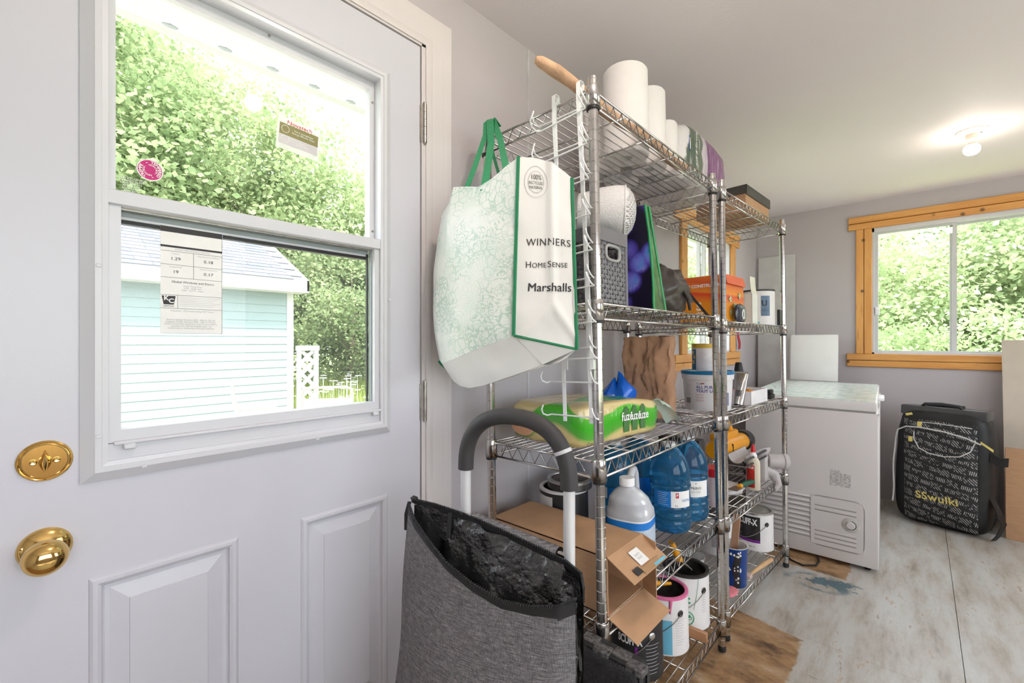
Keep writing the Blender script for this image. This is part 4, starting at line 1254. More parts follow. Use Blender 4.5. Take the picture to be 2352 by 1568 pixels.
t = thing('sealant_tube', 'silver squeeze tube leaning against the white tub', 'tube', pB(0.315, 0.335, SB[2] + 0.002, rx=-18))
part(MB().grid(lambda u, v: (0.027 * math.cos(2 * PI * u) * (0.75 + 0.25 * v), (0.006 + 0.020 * (1 - v)) * math.sin(2 * PI * u), 0.006 + 0.15 * v), 24, 10, True), 'body', mat('foil', (0.42, 0.41, 0.40), 0.25, 0.9, var=0.2, scale=20, bump=0.2, bscale=20), t)
part(MB().box(-0.028, 0.028, -0.001, 0.001, 0.155, 0.166), 'crimp', m_tin, t)
for i in range(5):
    part(MB().box(-0.012 + 0.0, 0.014, -0.0240 + i * 0.0009, -0.0233 + i * 0.0009, 0.045 + i * 0.006, 0.0472 + i * 0.006), 'small_print', m_ink, t, smooth=False)
t = thing('white_tray_box', 'low open white box holding a grey spray can', 'box', pB(0.175, 0.41, SB[2]))
part(MB().box(0, 0.17, 0, 0.002, 0, 0.066).box(0, 0.17, 0.238, 0.24, 0, 0.066).box(0, 0.002, 0, 0.24, 0, 0.066).box(0.168, 0.17, 0, 0.24, 0, 0.066).box(0, 0.17, 0, 0.24, 0, 0.002), 'tray', mat('white_card_b', (0.80, 0.77, 0.78), 0.5), t, smooth=False)
part(blob(16, 8, 0.05, 0.03, 0.032, 0.2, 8), 'red_packet', mat('red_packet', (0.55, 0.03, 0.03), 0.3), t, M=T(0.10, 0.04, 0.004))
part(blob(16, 8, 0.05, 0.03, 0.033, 0.2, 9), 'orange_packet', mat('orange_packet', (0.70, 0.25, 0.02), 0.3), t, M=T(0.105, 0.10, 0.004))
t = thing('spray_can', 'grey spray can with black cap standing in the white box', 'spray can', pB(0.235, 0.575, SB[2] + 0.002))
part(MB().lathe([(0, 0), (0.034, 0), (0.036, 0.003), (0.036, 0.115), (0.032, 0.135), (0.022, 0.147), (0, 0.147)], 32), 'body', mat('spray_grey', (0.40, 0.40, 0.42), 0.32, 0.3), t)
part(MB().lathe([(0.0215, 0.145), (0.022, 0.15), (0.016, 0.190), (0.012, 0.194), (0.008, 0.190), (0, 0.190)], 24), 'cap', m_black, t)
for i in range(6):
    cpatch(t, 'small_print', m_lgrey, 0.0362, R(-75), 0.10 - i * 0.014, -0.018, 0.018, -0.001, 0.001)
solo(MB().rbox(0, 0.03, 0, 0.17, 0, 0.135, 0.002, 1), 'white_carton', mat('lilac_card', (0.66, 0.63, 0.68), 0.6), 'pale upright carton behind the grey spray can', 'carton', pB(0.03, 0.50, SB[2]))
t = thing('cable_tester', 'small black gadget with a looped wire by the far corner post', 'gadget', pB(0.29, 0.715, SB[2]))
part(MB().rbox(0, 0.055, 0, 0.062, 0, 0.028, 0.006, 2).rbox(0.03, 0.05, 0.01, 0.06, 0.028, 0.05, 0.006, 2), 'body', m_canblk, t)
part(MB().tube([(0.05 + 0.006 * math.cos(a), 0.055 + 0.012 * math.cos(a), 0.055 + 0.014 * math.sin(a)) for a in [2 * PI * i / 16 for i in range(13)]], 0.0016, 5), 'wire_loop', m_wire, t)

# ------------------------------------------------------------------ fourth shelves
t = thing('shipping_carton', 'long brown cardboard carton with open flapped end on the fourth shelf', 'carton', pA(-0.03, 0.028, SA[3]))
CX, CY, CH, th = 0.405, 0.185, 0.148, 0.003
mb = MB()
mb.box(0, CX, 0, th, 0, CH).box(0, CX, CY - th, CY, 0, CH).box(0, CX, 0, CY, 0, th).box(0, CX, 0, CY, CH - th, CH).box(0, th, 0, CY, 0, CH)
part(mb, 'body', m_card, t, smooth=False)
def flap(o, e, d, L_, nm='flap'):
    o = Vector(o); e = Vector(e); d = Vector(d).normalized() * L_
    n_ = e.cross(d).normalized() * 0.0022
    mb = MB()
    mb.add([o, o + e, o + e + d, o + d, o + n_, o + e + n_, o + e + d + n_, o + d + n_], [(0, 1, 2, 3), (7, 6, 5, 4), (0, 4, 5, 1), (1, 5, 6, 2), (2, 6, 7, 3), (3, 7, 4, 0)])
    return part(mb, nm, m_card, t, smooth=False)
fl1 = flap((CX, 0, CH), (0, CY, 0), (0.8, 0, -0.45), 0.085)
flap((CX, 0, 0.0), (0, CY, 0), (0.8, 0.0, -0.33), 0.085)
flap((CX, CY, 0.0), (0, 0, CH), (0.75, -0.25, -0.1), 0.05)
flap((CX - 0.001, 0.004, 0.004), (0, 0, CH - 0.008), (-0.9, 0.25, 0), 0.06)
fd = Vector((0.8, 0, -0.45)).normalized()
nrm = Vector((0, 1, 0)).cross(fd) * -1
patch(fl1, 'sticker', m_paper, lambda a, b: Vector((CX, 0.07, CH + 0.0036)) + Vector((0, 1, 0)) * a + fd * b, 0, 0.045, 0.022, 0.064)
lettering(fl1, 'PARTS\n20x33', 0.009, lambda a, b: Vector((CX, 0.092, CH + 0.0042)) + Vector((0, 1, 0)) * a + fd * (0.043 - b), m_inkgrey)
patch(fl1, 'barcode', m_ink, lambda a, b: Vector((CX, 0.03, CH + 0.0036)) + Vector((0, 1, 0)) * a + fd * b, 0, 0.028, 0.06, 0.078)
patch(fl1, 'tape', mat('clear_tape', (0.42, 0.24, 0.12), 0.08), lambda a, b: Vector((CX, 0.06, CH + 0.0032)) + Vector((0, 1, 0)) * a + fd * b, 0, 0.09, 0.068, 0.084)
patch(fl1, 'tape', m_skyblue, lambda a, b: Vector((CX, 0.115, CH + 0.0033)) + Vector((0, 1, 0)) * a + fd * b, 0, 0.06, 0.078, 0.085)

m_jug = mat('milky_plastic', (0.60, 0.62, 0.66), 0.25, var=0.02, trans=0.15)
t = thing('cleaner_jug', 'translucent grey-white jug with white cap and blue band', 'jug', pA(0.255, 0.375, SA[3], rz=10))
def sqr(r, n=3.2):
    return lambda a: r * (abs(math.cos(a)) ** n + abs(math.sin(a)) ** n) ** (-1 / n)
mb = MB()
jpf = [(0.066, 0.0), (0.070, 0.004), (0.071, 0.10), (0.071, 0.135), (0.069, 0.155), (0.060, 0.185), (0.042, 0.208), (0.026, 0.220), (0.0215, 0.224), (0.0215, 0.232)]
def jg(u, v):
    i = v * (len(jpf) - 1); k = min(int(i), len(jpf) - 2); f_ = i - k
    r = jpf[k][0] * (1 - f_) + jpf[k + 1][0] * f_
    z_ = jpf[k][1] * (1 - f_) + jpf[k + 1][1] * f_
    a = 2 * PI * u
    rr = sqr(r, 3.0 if z_ < 0.15 else 2.3)(a)
    sh = -0.028 * max(0, (z_ - 0.15) / 0.08)
    return (rr * math.cos(a) , rr * math.sin(a) + sh, z_)
mb.grid(jg, 40, 27, True)
mb.grid(lambda u, v: (jg(u, 0)[0] * v, jg(u, 0)[1] * v, 0.0), 40, 1, True)
part(mb, 'body', m_jug, t, ang=70)
part(MB().lathe([(0.0225, 0.228), (0.024, 0.229), (0.024, 0.250), (0.022, 0.253), (0, 0.253)], 28, T(0, -0.028, 0)), 'cap', m_white, t)
part(MB().tube([(0, 0.0, 0.222), (0, 0.006, 0.246), (0, 0.022, 0.262), (0, 0.042, 0.262), (0, 0.056, 0.245), (0, 0.062, 0.205), (0, 0.062, 0.165), (0, 0.058, 0.14)], [0.013, 0.0125, 0.012, 0.012, 0.012, 0.012, 0.013, 0.016], 14), 'handle', m_jug, t)
def jband(z0, z1, nm, m):
    mb = MB()
    mb.grid(lambda u, v: (lambda a: (sqr(0.0722, 3.0)(a) * math.cos(a), sqr(0.0722, 3.0)(a) * math.sin(a), z0 + (z1 - z0) * v + 0.0))(2 * PI * u), 40, 1, True)
    part(mb, nm, m, t)
jband(0.104, 0.126, 'blue_band', mat('band_blue', (0.01, 0.20, 0.66), 0.4))
jband(0.126, 0.131, 'white_band', m_white)
jband(0.02, 0.104, 'label', mat('jug_label', (0.50, 0.58, 0.68), 0.45, var=0.08, scale=40, stretch=(1, 1, 8)))

def water_mat():
    m, N, L, b = nmat('blue_bottle')
    b.inputs['Base Color'].default_value = (0.05, 0.29, 0.55, 1)
    b.inputs['Roughness'].default_value = 0.03
    b.inputs['Transmission Weight'].default_value = 0.8
    b.inputs['IOR'].default_value = 1.33
    v = mapped(N, L, (1, 1, 1))
    bp = N.new('ShaderNodeBump'); bp.inputs['Strength'].default_value = 0.2; bp.inputs['Distance'].default_value = 0.004
    L.new(noise_fac(N, L, v, 30, 3), bp.inputs['Height'])
    L.new(bp.outputs[0], b.inputs['Normal'])
    return m
m_water = water_mat()
m_lblblue = mat('label_blue', (0.01, 0.19, 0.58), 0.4)
def water(M, label, kind):
    t = thing('water_jug', label, 'water jug', M, 'blue water jugs')
    r = 0.072
    pf = [(0.0, 0.006), (0.035, 0.004), (0.055, 0.0), (0.064, 0.004), (0.069, 0.014), (r, 0.03), (r, 0.04), (0.0685, 0.045), (0.0685, 0.05), (r, 0.055), (r, 0.068), (0.0685, 0.073), (0.0685, 0.077), (r, 0.082), (r, 0.092), (0.0695, 0.096), (0.0695, 0.155), (r, 0.159), (r, 0.168), (0.0695, 0.172), (0.0715, 0.178), (0.072, 0.195), (0.069, 0.222), (0.060, 0.25), (0.046, 0.274), (0.031, 0.291), (0.024, 0.297), (0.024, 0.306)]
    part(MB().lathe(pf, 36), 'bottle', m_water, t)
    part(MB().lathe([(0.0245, 0.299), (0.026, 0.3), (0.026, 0.312), (0.024, 0.314), (0, 0.314)], 28), 'cap', mat('clear_cap', (0.66, 0.68, 0.70), 0.3), t)
    rr = 0.0702
    a = aA
    if kind == 'distilled':
        cpatch(t, 'label', m_paper, rr, a + R(14), 0.125, -0.016, 0.06, -0.028, 0.029)
        cpatch(t, 'label', m_lblblue, rr, a + R(14), 0.125, -0.080, -0.016, -0.028, 0.029)
        for i in range(7):
            cpatch(t, 'small_print', m_lgrey, rr + 0.0004, a + R(14), 0.147 - i * 0.0068, -0.062, -0.026 - (i % 3) * 0.004, -0.0006, 0.0006)
        cpatch(t, 'logo', m_redink, rr + 0.0005, a + R(14), 0.14, 0.0, 0.011, -0.009, 0.009)
        lettering(t, 'P', 0.013, on_cyl(rr + 0.0009, a + R(18.4), 0.14), m_paper, offset=0.02)
        lettering(t, 'DISTILLED', 0.012, on_cyl(rr + 0.0006, a + R(32), 0.121), m_lblblue, align='LEFT')
        lettering(t, '4 L', 0.009, on_cyl(rr + 0.0006, a + R(16), 0.104), m_ink)
    elif kind == 'spring':
        cpatch(t, 'label', m_paper, rr, a, 0.125, -0.07, 0.075, -0.028, 0.032)
        lettering(t, 'SPRING', 0.014, on_cyl(rr + 0.0005, a + R(16), 0.13), m_ink)
        lettering(t, 'WATER', 0.012, on_cyl(rr + 0.0005, a + R(16), 0.116), m_inkgrey)
        lettering(t, '*', 0.014, on_cyl(rr + 0.0005, a + R(18), 0.145), m_ink)
    else:
        cpatch(t, 'label', m_lblblue, rr, a + R(25), 0.125, -0.05, 0.03, -0.028, 0.029)
        cpatch(t, 'label', m_paper, rr, a + R(25), 0.125, 0.03, 0.07, -0.028, 0.029)
        cpatch(t, 'label', m_paper, rr, a - R(65), 0.135, -0.03, 0.06, -0.018, 0.02)
        cpatch(t, 'logo', m_redink, rr + 0.0005, a - R(75), 0.14, 0.0, 0.012, -0.01, 0.01)
    return t
water(pA(0.268, 0.655, SA[3]), 'front blue water jug with blue and white label, nearest the cleaner jug', 'distilled')
water(pA(0.277, 0.808, SA[3]), 'blue water jug labelled spring water beside the corner post', 'spring')
water(pA(0.095, 0.555, SA[3]), 'back blue water jug behind the cleaner jug', 'plain')
water(pA(0.105, 0.735, SA[3]), 'back blue water jug hidden behind the spring water jug', 'plain')

t = can(pA(0.035, 0.315, SA[3]), 'black and white paint can behind the long cardboard carton', 0.083, 0.19, m_canblk, 'open', R(-40), rim=m_can, lid=m_dry)
cpatch(t, 'label', m_can, 0.0832, R(-110), 0.1, -0.045, 0.042, -0.09, 0.07)
lettering(t, 'SCUFF-X', 0.036, on_cyl(0.0836, R(-107), 0.115), m_ink, offset=0.04, sx=0.6)
can(pA(0.06, 0.315, SA[3] + 0.193), 'dark paint can lid stacked above the black and white can', 0.075, 0.03, m_tindark, 'lid', None, name='paint_can', rim=m_tin, lid=m_dry)

# farther unit, fourth shelf
t = thing('power_tool', 'yellow power tool body with black end cap', 'tool', pB(0.19, 0.355, SB[3] + 0.118, rz=-3))
part(MB().lathe([(0, 0.0), (0.038, 0.0), (0.05, 0.03), (0.052, 0.13), (0.047, 0.26), (0.043, 0.33)], 20, T(0, 0, 0.055, rx=-90)), 'motor_body', m_yellow, t)
part(MB().lathe([(0.044, 0.325), (0.052, 0.333), (0.053, 0.375), (0.044, 0.398), (0.030, 0.40), (0, 0.40)], 20, T(0, 0, 0.055, rx=-90)), 'end_cap', m_canblk, t)
part(MB().lathe([(0, 0.402), (0.028, 0.402), (0.029, 0.399)], 20, T(0, 0, 0.055, rx=-90)), 'cap_disc', m_yellow, t)
part(MB().rbox(-0.03, 0.03, 0.02, 0.23, 0.095, 0.135, 0.012, 2), 'top_housing', m_yellow, t)
part(MB().tube([(0, 0.05, 0.12), (0, 0.06, 0.165), (0, 0.11, 0.178), (0, 0.17, 0.165), (0, 0.185, 0.13)], [0.017, 0.016, 0.015, 0.016, 0.017], 12), 'handle', m_yellow, t)
part(MB().box(0.046, 0.0535, 0.10, 0.104, 0.03, 0.08).cyl((0.02, 0.32, 0.0), (0.02, 0.32, -0.118), 0.006, n=8).cyl((0.0, 0.04, 0.02), (0.0, 0.04, -0.118), 0.010, n=8), 'seam', m_ink, t)
t = thing('glue_bottle', 'red and cream glue bottle with red nozzle tip', 'bottle', pB(0.338, 0.45, SB[3]))
part(MB().lathe([(0, 0), (0.028, 0), (0.030, 0.003), (0.030, 0.12), (0.028, 0.135), (0.018, 0.150), (0.013, 0.156), (0, 0.156)], 28, sy=0.8), 'body', mat('cream_plastic', (0.70, 0.64, 0.50), 0.4), t)
part(MB().lathe([(0.017, 0.154), (0.017, 0.163), (0.011, 0.17), (0.009, 0.178)], 20), 'collar', m_white, t)
part(MB().lathe([(0.0105, 0.176), (0.0095, 0.19), (0.005, 0.212), (0, 0.213)], 16), 'nozzle', m_red, t)
mbx = MB(); mbx.grid(lambda u, v: ((0.0305) * math.cos(R(-150) + R(85) * u), 0.0305 * 0.8 * math.sin(R(-150) + R(85) * u), 0.012 + 0.105 * v), 10, 4)
part(mbx, 'label', mat('label_red', (0.55, 0.03, 0.02), 0.4, var=0.4, scale=26, stretch=(1, 1, 5)), t)
lettering(t, 'PAGE', 0.015, lambda x, y: (0.0309 * math.cos(R(-108) + x / 0.028), 0.0309 * 0.8 * math.sin(R(-108) + x / 0.028), 0.105 + y), m_paper, offset=0.03)
m_grind = mat('cast_white', (0.52, 0.485, 0.48), 0.38, var=0.06)
t = thing('meat_grinder', 'pale grey cast grinder with trough and round spout over the shelf edge', 'grinder', pB(0.262, 0.60, SB[3]))
tr = MB()
for rr in (0.040, 0.037):
    tr.grid(lambda u, v: (0.03 + (rr + 0.022 * max(0, v - 0.8) * 5) * math.cos(PI + PI * u), -0.23 + 0.29 * v, 0.165 + (rr + 0.022 * max(0, v - 0.8) * 5) * math.sin(PI + PI * u)), 14, 12)
part(tr, 'trough', m_grind, t, ang=70)
part(MB().rbox(0.0, 0.085, 0.0, 0.07, 0.0, 0.125, 0.01, 2), 'body', m_grind, t)
part(MB().lathe([(0.02, 0.0), (0.033, 0.004), (0.036, 0.02), (0.036, 0.07), (0.041, 0.075), (0.041, 0.092), (0.034, 0.097), (0.026, 0.092), (0.012, 0.088), (0, 0.09)], 26, Matrix.Translation((0.075, 0.06, 0.095)) @ Vector((0, 0, 1)).rotation_difference(Vector((0.8, 0.6, -0.05)).normalized()).to_matrix().to_4x4()), 'spout', m_grind, t)
part(MB().tube([(0.05, 0.05, 0.06), (0.10, 0.08, 0.03), (0.115, 0.085, -0.02), (0.10, 0.07, -0.05)], [0.03, 0.026, 0.02, 0.014], 12), 'clamp', m_grind, t)
for dz in (0.0, 0.028):
    part(MB().cyl((0.082, -0.30, 0.155 - dz), (0.082, 0.02, 0.155 - dz), 0.005, n=8), 'rod', m_canblk, t)
t = thing('scraper', 'putty scraper with dark green handle and yellow ferrule', 'scraper', pB(0.325, 0.30, SB[3] + 0.034, rz=-4))
part(MB().tube([(0, 0.02, 0.008), (0.002, 0.05, 0.010), (0.006, 0.13, 0.006), (0.008, 0.175, 0.004)], [0.009, 0.012, 0.012, 0.010], 12), 'handle', mat('dark_green_plastic', (0.01, 0.10, 0.06), 0.4), t)
part(MB().cyl((0, 0.0, 0.008), (0, 0.022, 0.008), 0.010, n=12), 'ferrule', m_yellow, t)
part(MB().box(-0.02, 0.02, -0.07, 0.002, 0.006, 0.0075), 'blade', m_tin, t)
solo(blob(24, 10, 0.07, 0.09, 0.018, 0.4, 11), 'white_rag', m_towel, 'crumpled white rag on the fourth shelf below the glue bottle', 'rag', pB(0.262, 0.32, SB[3]))
t = thing('screw_jar', 'plastic jar with bright red lid behind the paired shelf posts', 'jar', pB(0.29, 0.115, SB[3]))
part(MB().lathe([(0, 0), (0.04, 0), (0.042, 0.003), (0.042, 0.12), (0.038, 0.128)], 24), 'body', mat('pale_pink_plastic', (0.70, 0.60, 0.62), 0.35), t)
part(MB().lathe([(0.043, 0.126), (0.045, 0.128), (0.045, 0.158), (0.043, 0.16), (0, 0.16)], 24), 'lid', m_red, t)
t = thing('detergent_carton', 'white carton with red top and blue swirl beside the spring water jug', 'carton', pB(0.10, 0.02, SB[3]))
part(MB().rbox(0, 0.10, 0, 0.075, 0, 0.155, 0.004, 2), 'body', mat('carton_white', (0.70, 0.70, 0.76), 0.4), t)
part(MB().rbox(-0.001, 0.101, -0.001, 0.076, 0.155, 0.185, 0.004, 2), 'top', m_red, t)
part(MB().tube([(0.05 + 0.02 * math.cos(a), -0.001, 0.05 + 0.028 * math.sin(a)) for a in [R(-160) + R(300) * i / 14 for i in range(15)]], 0.0035, 6), 'swirl_print', m_lblblue, t)
solo(MB().rbox(0, 0.20, 0, 0.06, 0, 0.26, 0.008, 2), 'drill_case', m_canblk, 'black upright tool case at the back of the farther fourth shelf', 'case', pB(0.02, 0.13, SB[3]))

# ------------------------------------------------------------------ bottom shelves
t = can(pA(0.243, 0.425, SA[4]), 'black paint can on the bottom shelf under the carton flap', 0.083, 0.195, m_canblk, 'lid', R(-28), rim=m_tin, lid=m_tin, ear_m=m_tin)
lettering(t, 'SCUFF-X', 0.034, on_cyl(0.0834, R(-78), 0.125), m_paper, offset=0.04, sx=0.6)
cpatch(t, 'label', m_purple, 0.0833, R(-64), 0.09, -0.004, 0.004, -0.02, 0.02)
lettering(t, 'BENJAMIN', 0.009, on_cyl(0.0834, R(-90), 0.155), m_lgrey)
lettering(t, 'ULTRA SPEC', 0.008, on_cyl(0.0834, R(-90), 0.147), m_inkgrey)
for i in range(9):
    cpatch(t, 'small_print', m_inkgrey, 0.0834, R(-28), 0.115 - i * 0.011, -0.022, 0.026 - (i % 3) * 0.005, -0.0009, 0.0009)
t = can(pA(0.262, 0.597, SA[4]), 'white and sky-blue paint can with pink paint around its rim', 0.081, 0.195, m_can, 'open', R(-25), rim=m_pink, bail_up=False, ear_m=m_tindark, lid=m_dry)
cpatch(t, 'label', m_skyblue, 0.0812, R(-72), 0.09, -0.05, 0.034, -0.085, 0.03)
for i in range(12):
    cpatch(t, 'small_print', m_lgrey, 0.0812, R(-28), 0.125 - i * 0.008, -0.016, 0.016 - (i % 3) * 0.004, -0.0008, 0.0008)
part(MB().tube([(0.083 * math.cos(R(-50)), 0.083 * math.sin(R(-50)), 0.19), (0.0835 * math.cos(R(-52)), 0.0835 * math.sin(R(-52)), 0.16), (0.0832 * math.cos(R(-52)), 0.0832 * math.sin(R(-52)), 0.145)], [0.006, 0.004, 0.002], 7), 'paint_drip', m_pink, t)
t2 = thing('paint_brush', 'yellow-handled paint brush lying across the pink-rimmed can', 'brush', pA(0.235, 0.545, SA[4] + 0.2))
part(MB().tube([(-0.05, -0.05, 0.008), (-0.02, -0.012, 0.012), (0.02, 0.03, 0.010), (0.05, 0.062, 0.008)], [0.006, 0.010, 0.009, 0.005], 10), 'handle', m_yellow, t2)
part(blob(16, 8, 0.034, 0.020, 0.016, 0.2, 6), 'bristles', mat('grey_bristle', (0.33, 0.31, 0.27), 0.8, var=0.3, scale=60), t2, M=T(-0.075, -0.075, 0.0, rz=45))
t = can(pA(0.268, 0.782, SA[4]), 'large white paint can with green roller emblem and open top', 0.083, 0.20, m_can, 'open', R(-20), rim=m_tindark, ear_m=m_tindark, bail_up=False, lid=m_dry)
lettering(t, 'nt', 0.042, on_cyl(0.0834, R(-71), 0.115), m_grn, offset=0.03)
part(MB().tube([on_cyl(0.0838, R(-67), 0.048)(0.024 * math.cos(a), 0.024 * math.sin(a)) for a in [2 * PI * i / 28 for i in range(28)]], 0.0016, 5, True), 'emblem_ring', m_grn, t)
cpatch(t, 'emblem_roller', m_grn, 0.0836, R(-67), 0.054, -0.015, 0.012, -0.005, 0.005)
part(MB().tube([on_cyl(0.0838, R(-67), 0.048)(x, y) for x, y in ((0.013, 0.006), (0.017, 0.004), (0.016, -0.003), (0.002, -0.007), (0.001, -0.02))], 0.001, 5), 'emblem_handle', m_grn, t)
part(MB().tube([on_cyl(0.0838, R(-67), 0.0)(0.02 + 0.025 * math.cos(a), 0.19 - 0.11 * i / 12) for i, a in enumerate([PI * 0.1 + PI * 0.35 * k / 12 for k in range(13)])], 0.0007, 4), 'swoosh', m_grn, t)
cpatch(t, 'dark_print', m_canblk, 0.0835, R(-108), 0.155, -0.03, 0.022, -0.025, 0.03)
for i in range(8):
    cpatch(t, 'small_print', m_lgrey, 0.0834, R(-22), 0.13 - i * 0.009, -0.008, 0.010, -0.001, 0.001)
solo(MB().rbox(0, 0.145, 0, 0.016, 0, 0.035, 0.002, 1), 'wood_offcut', wood_mat('offcut_wood', (0.40, 0.19, 0.09), (0.48, 0.25, 0.13), 'x', knots=False), 'reddish wood offcut on edge sticking over the bottom shelf rail', 'wood strip', pA(0.235, 0.672, SA[4], rz=2))
t = thing('roller_handle', 'yellow paint roller handle hanging under the blue water jug', 'handle', pA(0.27, 0.60, SA[4] + 0.2))
part(MB().tube([(0.0, 0.05, 0.135), (0.005, 0.07, 0.10), (0.012, 0.095, 0.06)], [0.010, 0.0125, 0.013], 12), 'grip', m_yellow, t)
part(MB().cyl((0.012, 0.095, 0.06), (0.03, 0.16, 0.003), 0.004, n=8), 'rod', m_wire, t)
t = thing('plastic_cup', 'clear plastic cup standing behind the paired shelf posts', 'cup', pB(0.20, 0.09, SB[4]))
part(MB().lathe([(0, 0.001), (0.042, 0.0), (0.044, 0.003), (0.05, 0.13), (0.053, 0.132), (0.053, 0.136), (0.049, 0.134), (0.043, 0.005), (0, 0.004)], 32), 'cup', mat('clear_plastic', (0.80, 0.80, 0.80), 0.12, alpha=0.35), t)

m_cupblue = mat('blue_tub_splashed', (0.005, 0.055, 0.28), 0.35)
t = thing('paint_pail', 'dark blue paint pail splashed with white and black paint', 'pail', pB(0.318, 0.245, SB[4]))
part(MB().lathe([(0, 0.001), (0.048, 0.0), (0.05, 0.003), (0.056, 0.165), (0.058, 0.168), (0.058, 0.172), (0.0545, 0.171), (0.049, 0.008), (0, 0.007)], 36), 'pail', m_cupblue, t)
part(MB().lathe([(0.0545, 0.1705), (0.0585, 0.1715), (0.0588, 0.174), (0.0545, 0.1735), (0.0535, 0.171), (0.0505, 0.05)], 36), 'rim_paint', mat('white_dried', (0.72, 0.69, 0.67), 0.5, var=0.1), t)
fbb = lambda x, y: ((0.0502 + 0.006 * y / 0.165 + 0.0012) * math.cos(R(-58) + x / 0.053), (0.0502 + 0.006 * y / 0.165 + 0.0012) * math.sin(R(-58) + x / 0.053), y)
mb = MB(); mb.grid(lambda u, v: fbb(-0.014 + 0.028 * u + 0.004 * math.sin(v * 9), 0.004 + 0.15 * v), 6, 14)
part(mb, 'black_splash', m_canblk, t)
mb = MB()
rnd = random.Random(3)
for i in range(26):
    x = rnd.uniform(-0.016, 0.016) if i < 14 else rnd.uniform(-0.05, 0.02); y = rnd.uniform(0.02, 0.15) if i < 14 else rnd.uniform(0.14, 0.165); s_ = rnd.uniform(0.002, 0.006)
    mb.add([Vector(fbb(x + s_ * math.cos(a) * rnd.uniform(0.5, 1), y + s_ * math.sin(a))) * 1.0 + Vector((math.cos(R(-58)), math.sin(R(-58)), 0)) * 0.0008 for a in [2 * PI * k / 7 for k in range(7)]], [tuple(range(7))])
for (x, y, s_) in ((-0.034, 0.085, 0.009), (-0.028, 0.08, 0.006)):
    mb.add([Vector(fbb(x + s_ * math.cos(a), y + s_ * math.sin(a) * 0.8)) + Vector((math.cos(R(-90)), math.sin(R(-90)), 0)) * 0.0008 for a in [2 * PI * k / 9 for k in range(9)]], [tuple(range(9))])
part(mb, 'white_splash', m_paper, t, smooth=False)
t = thing('stir_stick', 'wide wooden stir stick leaning in the blue paint pail', 'stick', pB(0.318, 0.245, SB[4]))
part(MB().rbox(-0.016, 0.016, -0.003, 0.003, 0, 0.285, 0.002, 1, T(-0.02, 0.03, 0.009, rx=-4, ry=4)), 'stick', mat('stir_wood', (0.52, 0.30, 0.18), 0.7, var=0.15, scale=10), t)
t = thing('foam_brush', 'small paint brush with pale wooden handle on the bottom shelf rail', 'brush', pB(0.352, 0.325, SB[4] + 0.01))
part(MB().tube([(0.002, 0.02, 0.004), (0.012, 0.06, 0.012), (0.030, 0.13, 0.024), (0.044, 0.18, 0.031)], [0.006, 0.009, 0.011, 0.010], 10), 'handle', mat('pale_wood', (0.60, 0.38, 0.20), 0.55, var=0.08), t)
part(MB().rbox(-0.012, 0.012, -0.012, 0.022, -0.008, 0.010, 0.003, 1), 'bristles', mat('pale_bristle', (0.62, 0.48, 0.42), 0.8), t)
solo(blob(20, 8, 0.028, 0.045, 0.010, 0.3, 13), 'pink_sponge', mat('pink_sponge_foam', (0.72, 0.22, 0.26), 0.85), 'pink sponge lying in front of the blue paint pail', 'sponge', pB(0.338, 0.14, SB[4]))
t = can(pB(0.262, 0.715, SB[4]), 'paint can with large black label and purple stripe next to the freezer', 0.083, 0.193, m_can, 'lid', R(-35), rim=m_tin, lid=mat('dusty_lid', (0.22, 0.21, 0.19), 0.5, var=0.25), ear_m=m_canblk)
cpatch(t, 'label', m_canblk, 0.0832, R(-94), 0.105, -0.072, 0.052, -0.062, 0.07)
cpatch(t, 'label', m_purple, 0.0834, R(-94), 0.050, -0.072, 0.052, -0.007, 0.007)
lettering(t, 'SCUFF-X', 0.042, on_cyl(0.0836, R(-103), 0.145), m_paper, offset=0.045, sx=0.62)
for i in range(7):
    cpatch(t, 'small_print', m_lgrey, 0.0836, R(-125), 0.115 - i * 0.009, -0.02, 0.008 - (i % 4) * 0.004, -0.0009, 0.0009)
lettering(t, 'N 484 1X', 0.010, on_cyl(0.0834, R(-88), 0.022), m_ink)
t = can(pB(0.135, 0.52, SB[4]), 'white paint can half hidden behind the stir stick', 0.078, 0.195, m_can, 'lid', R(-60), rim=m_tindark, ear_m=m_tindark)
cpatch(t, 'label', m_inkgrey, 0.0782, R(-70), 0.10, -0.02, 0.03, -0.06, 0.06)
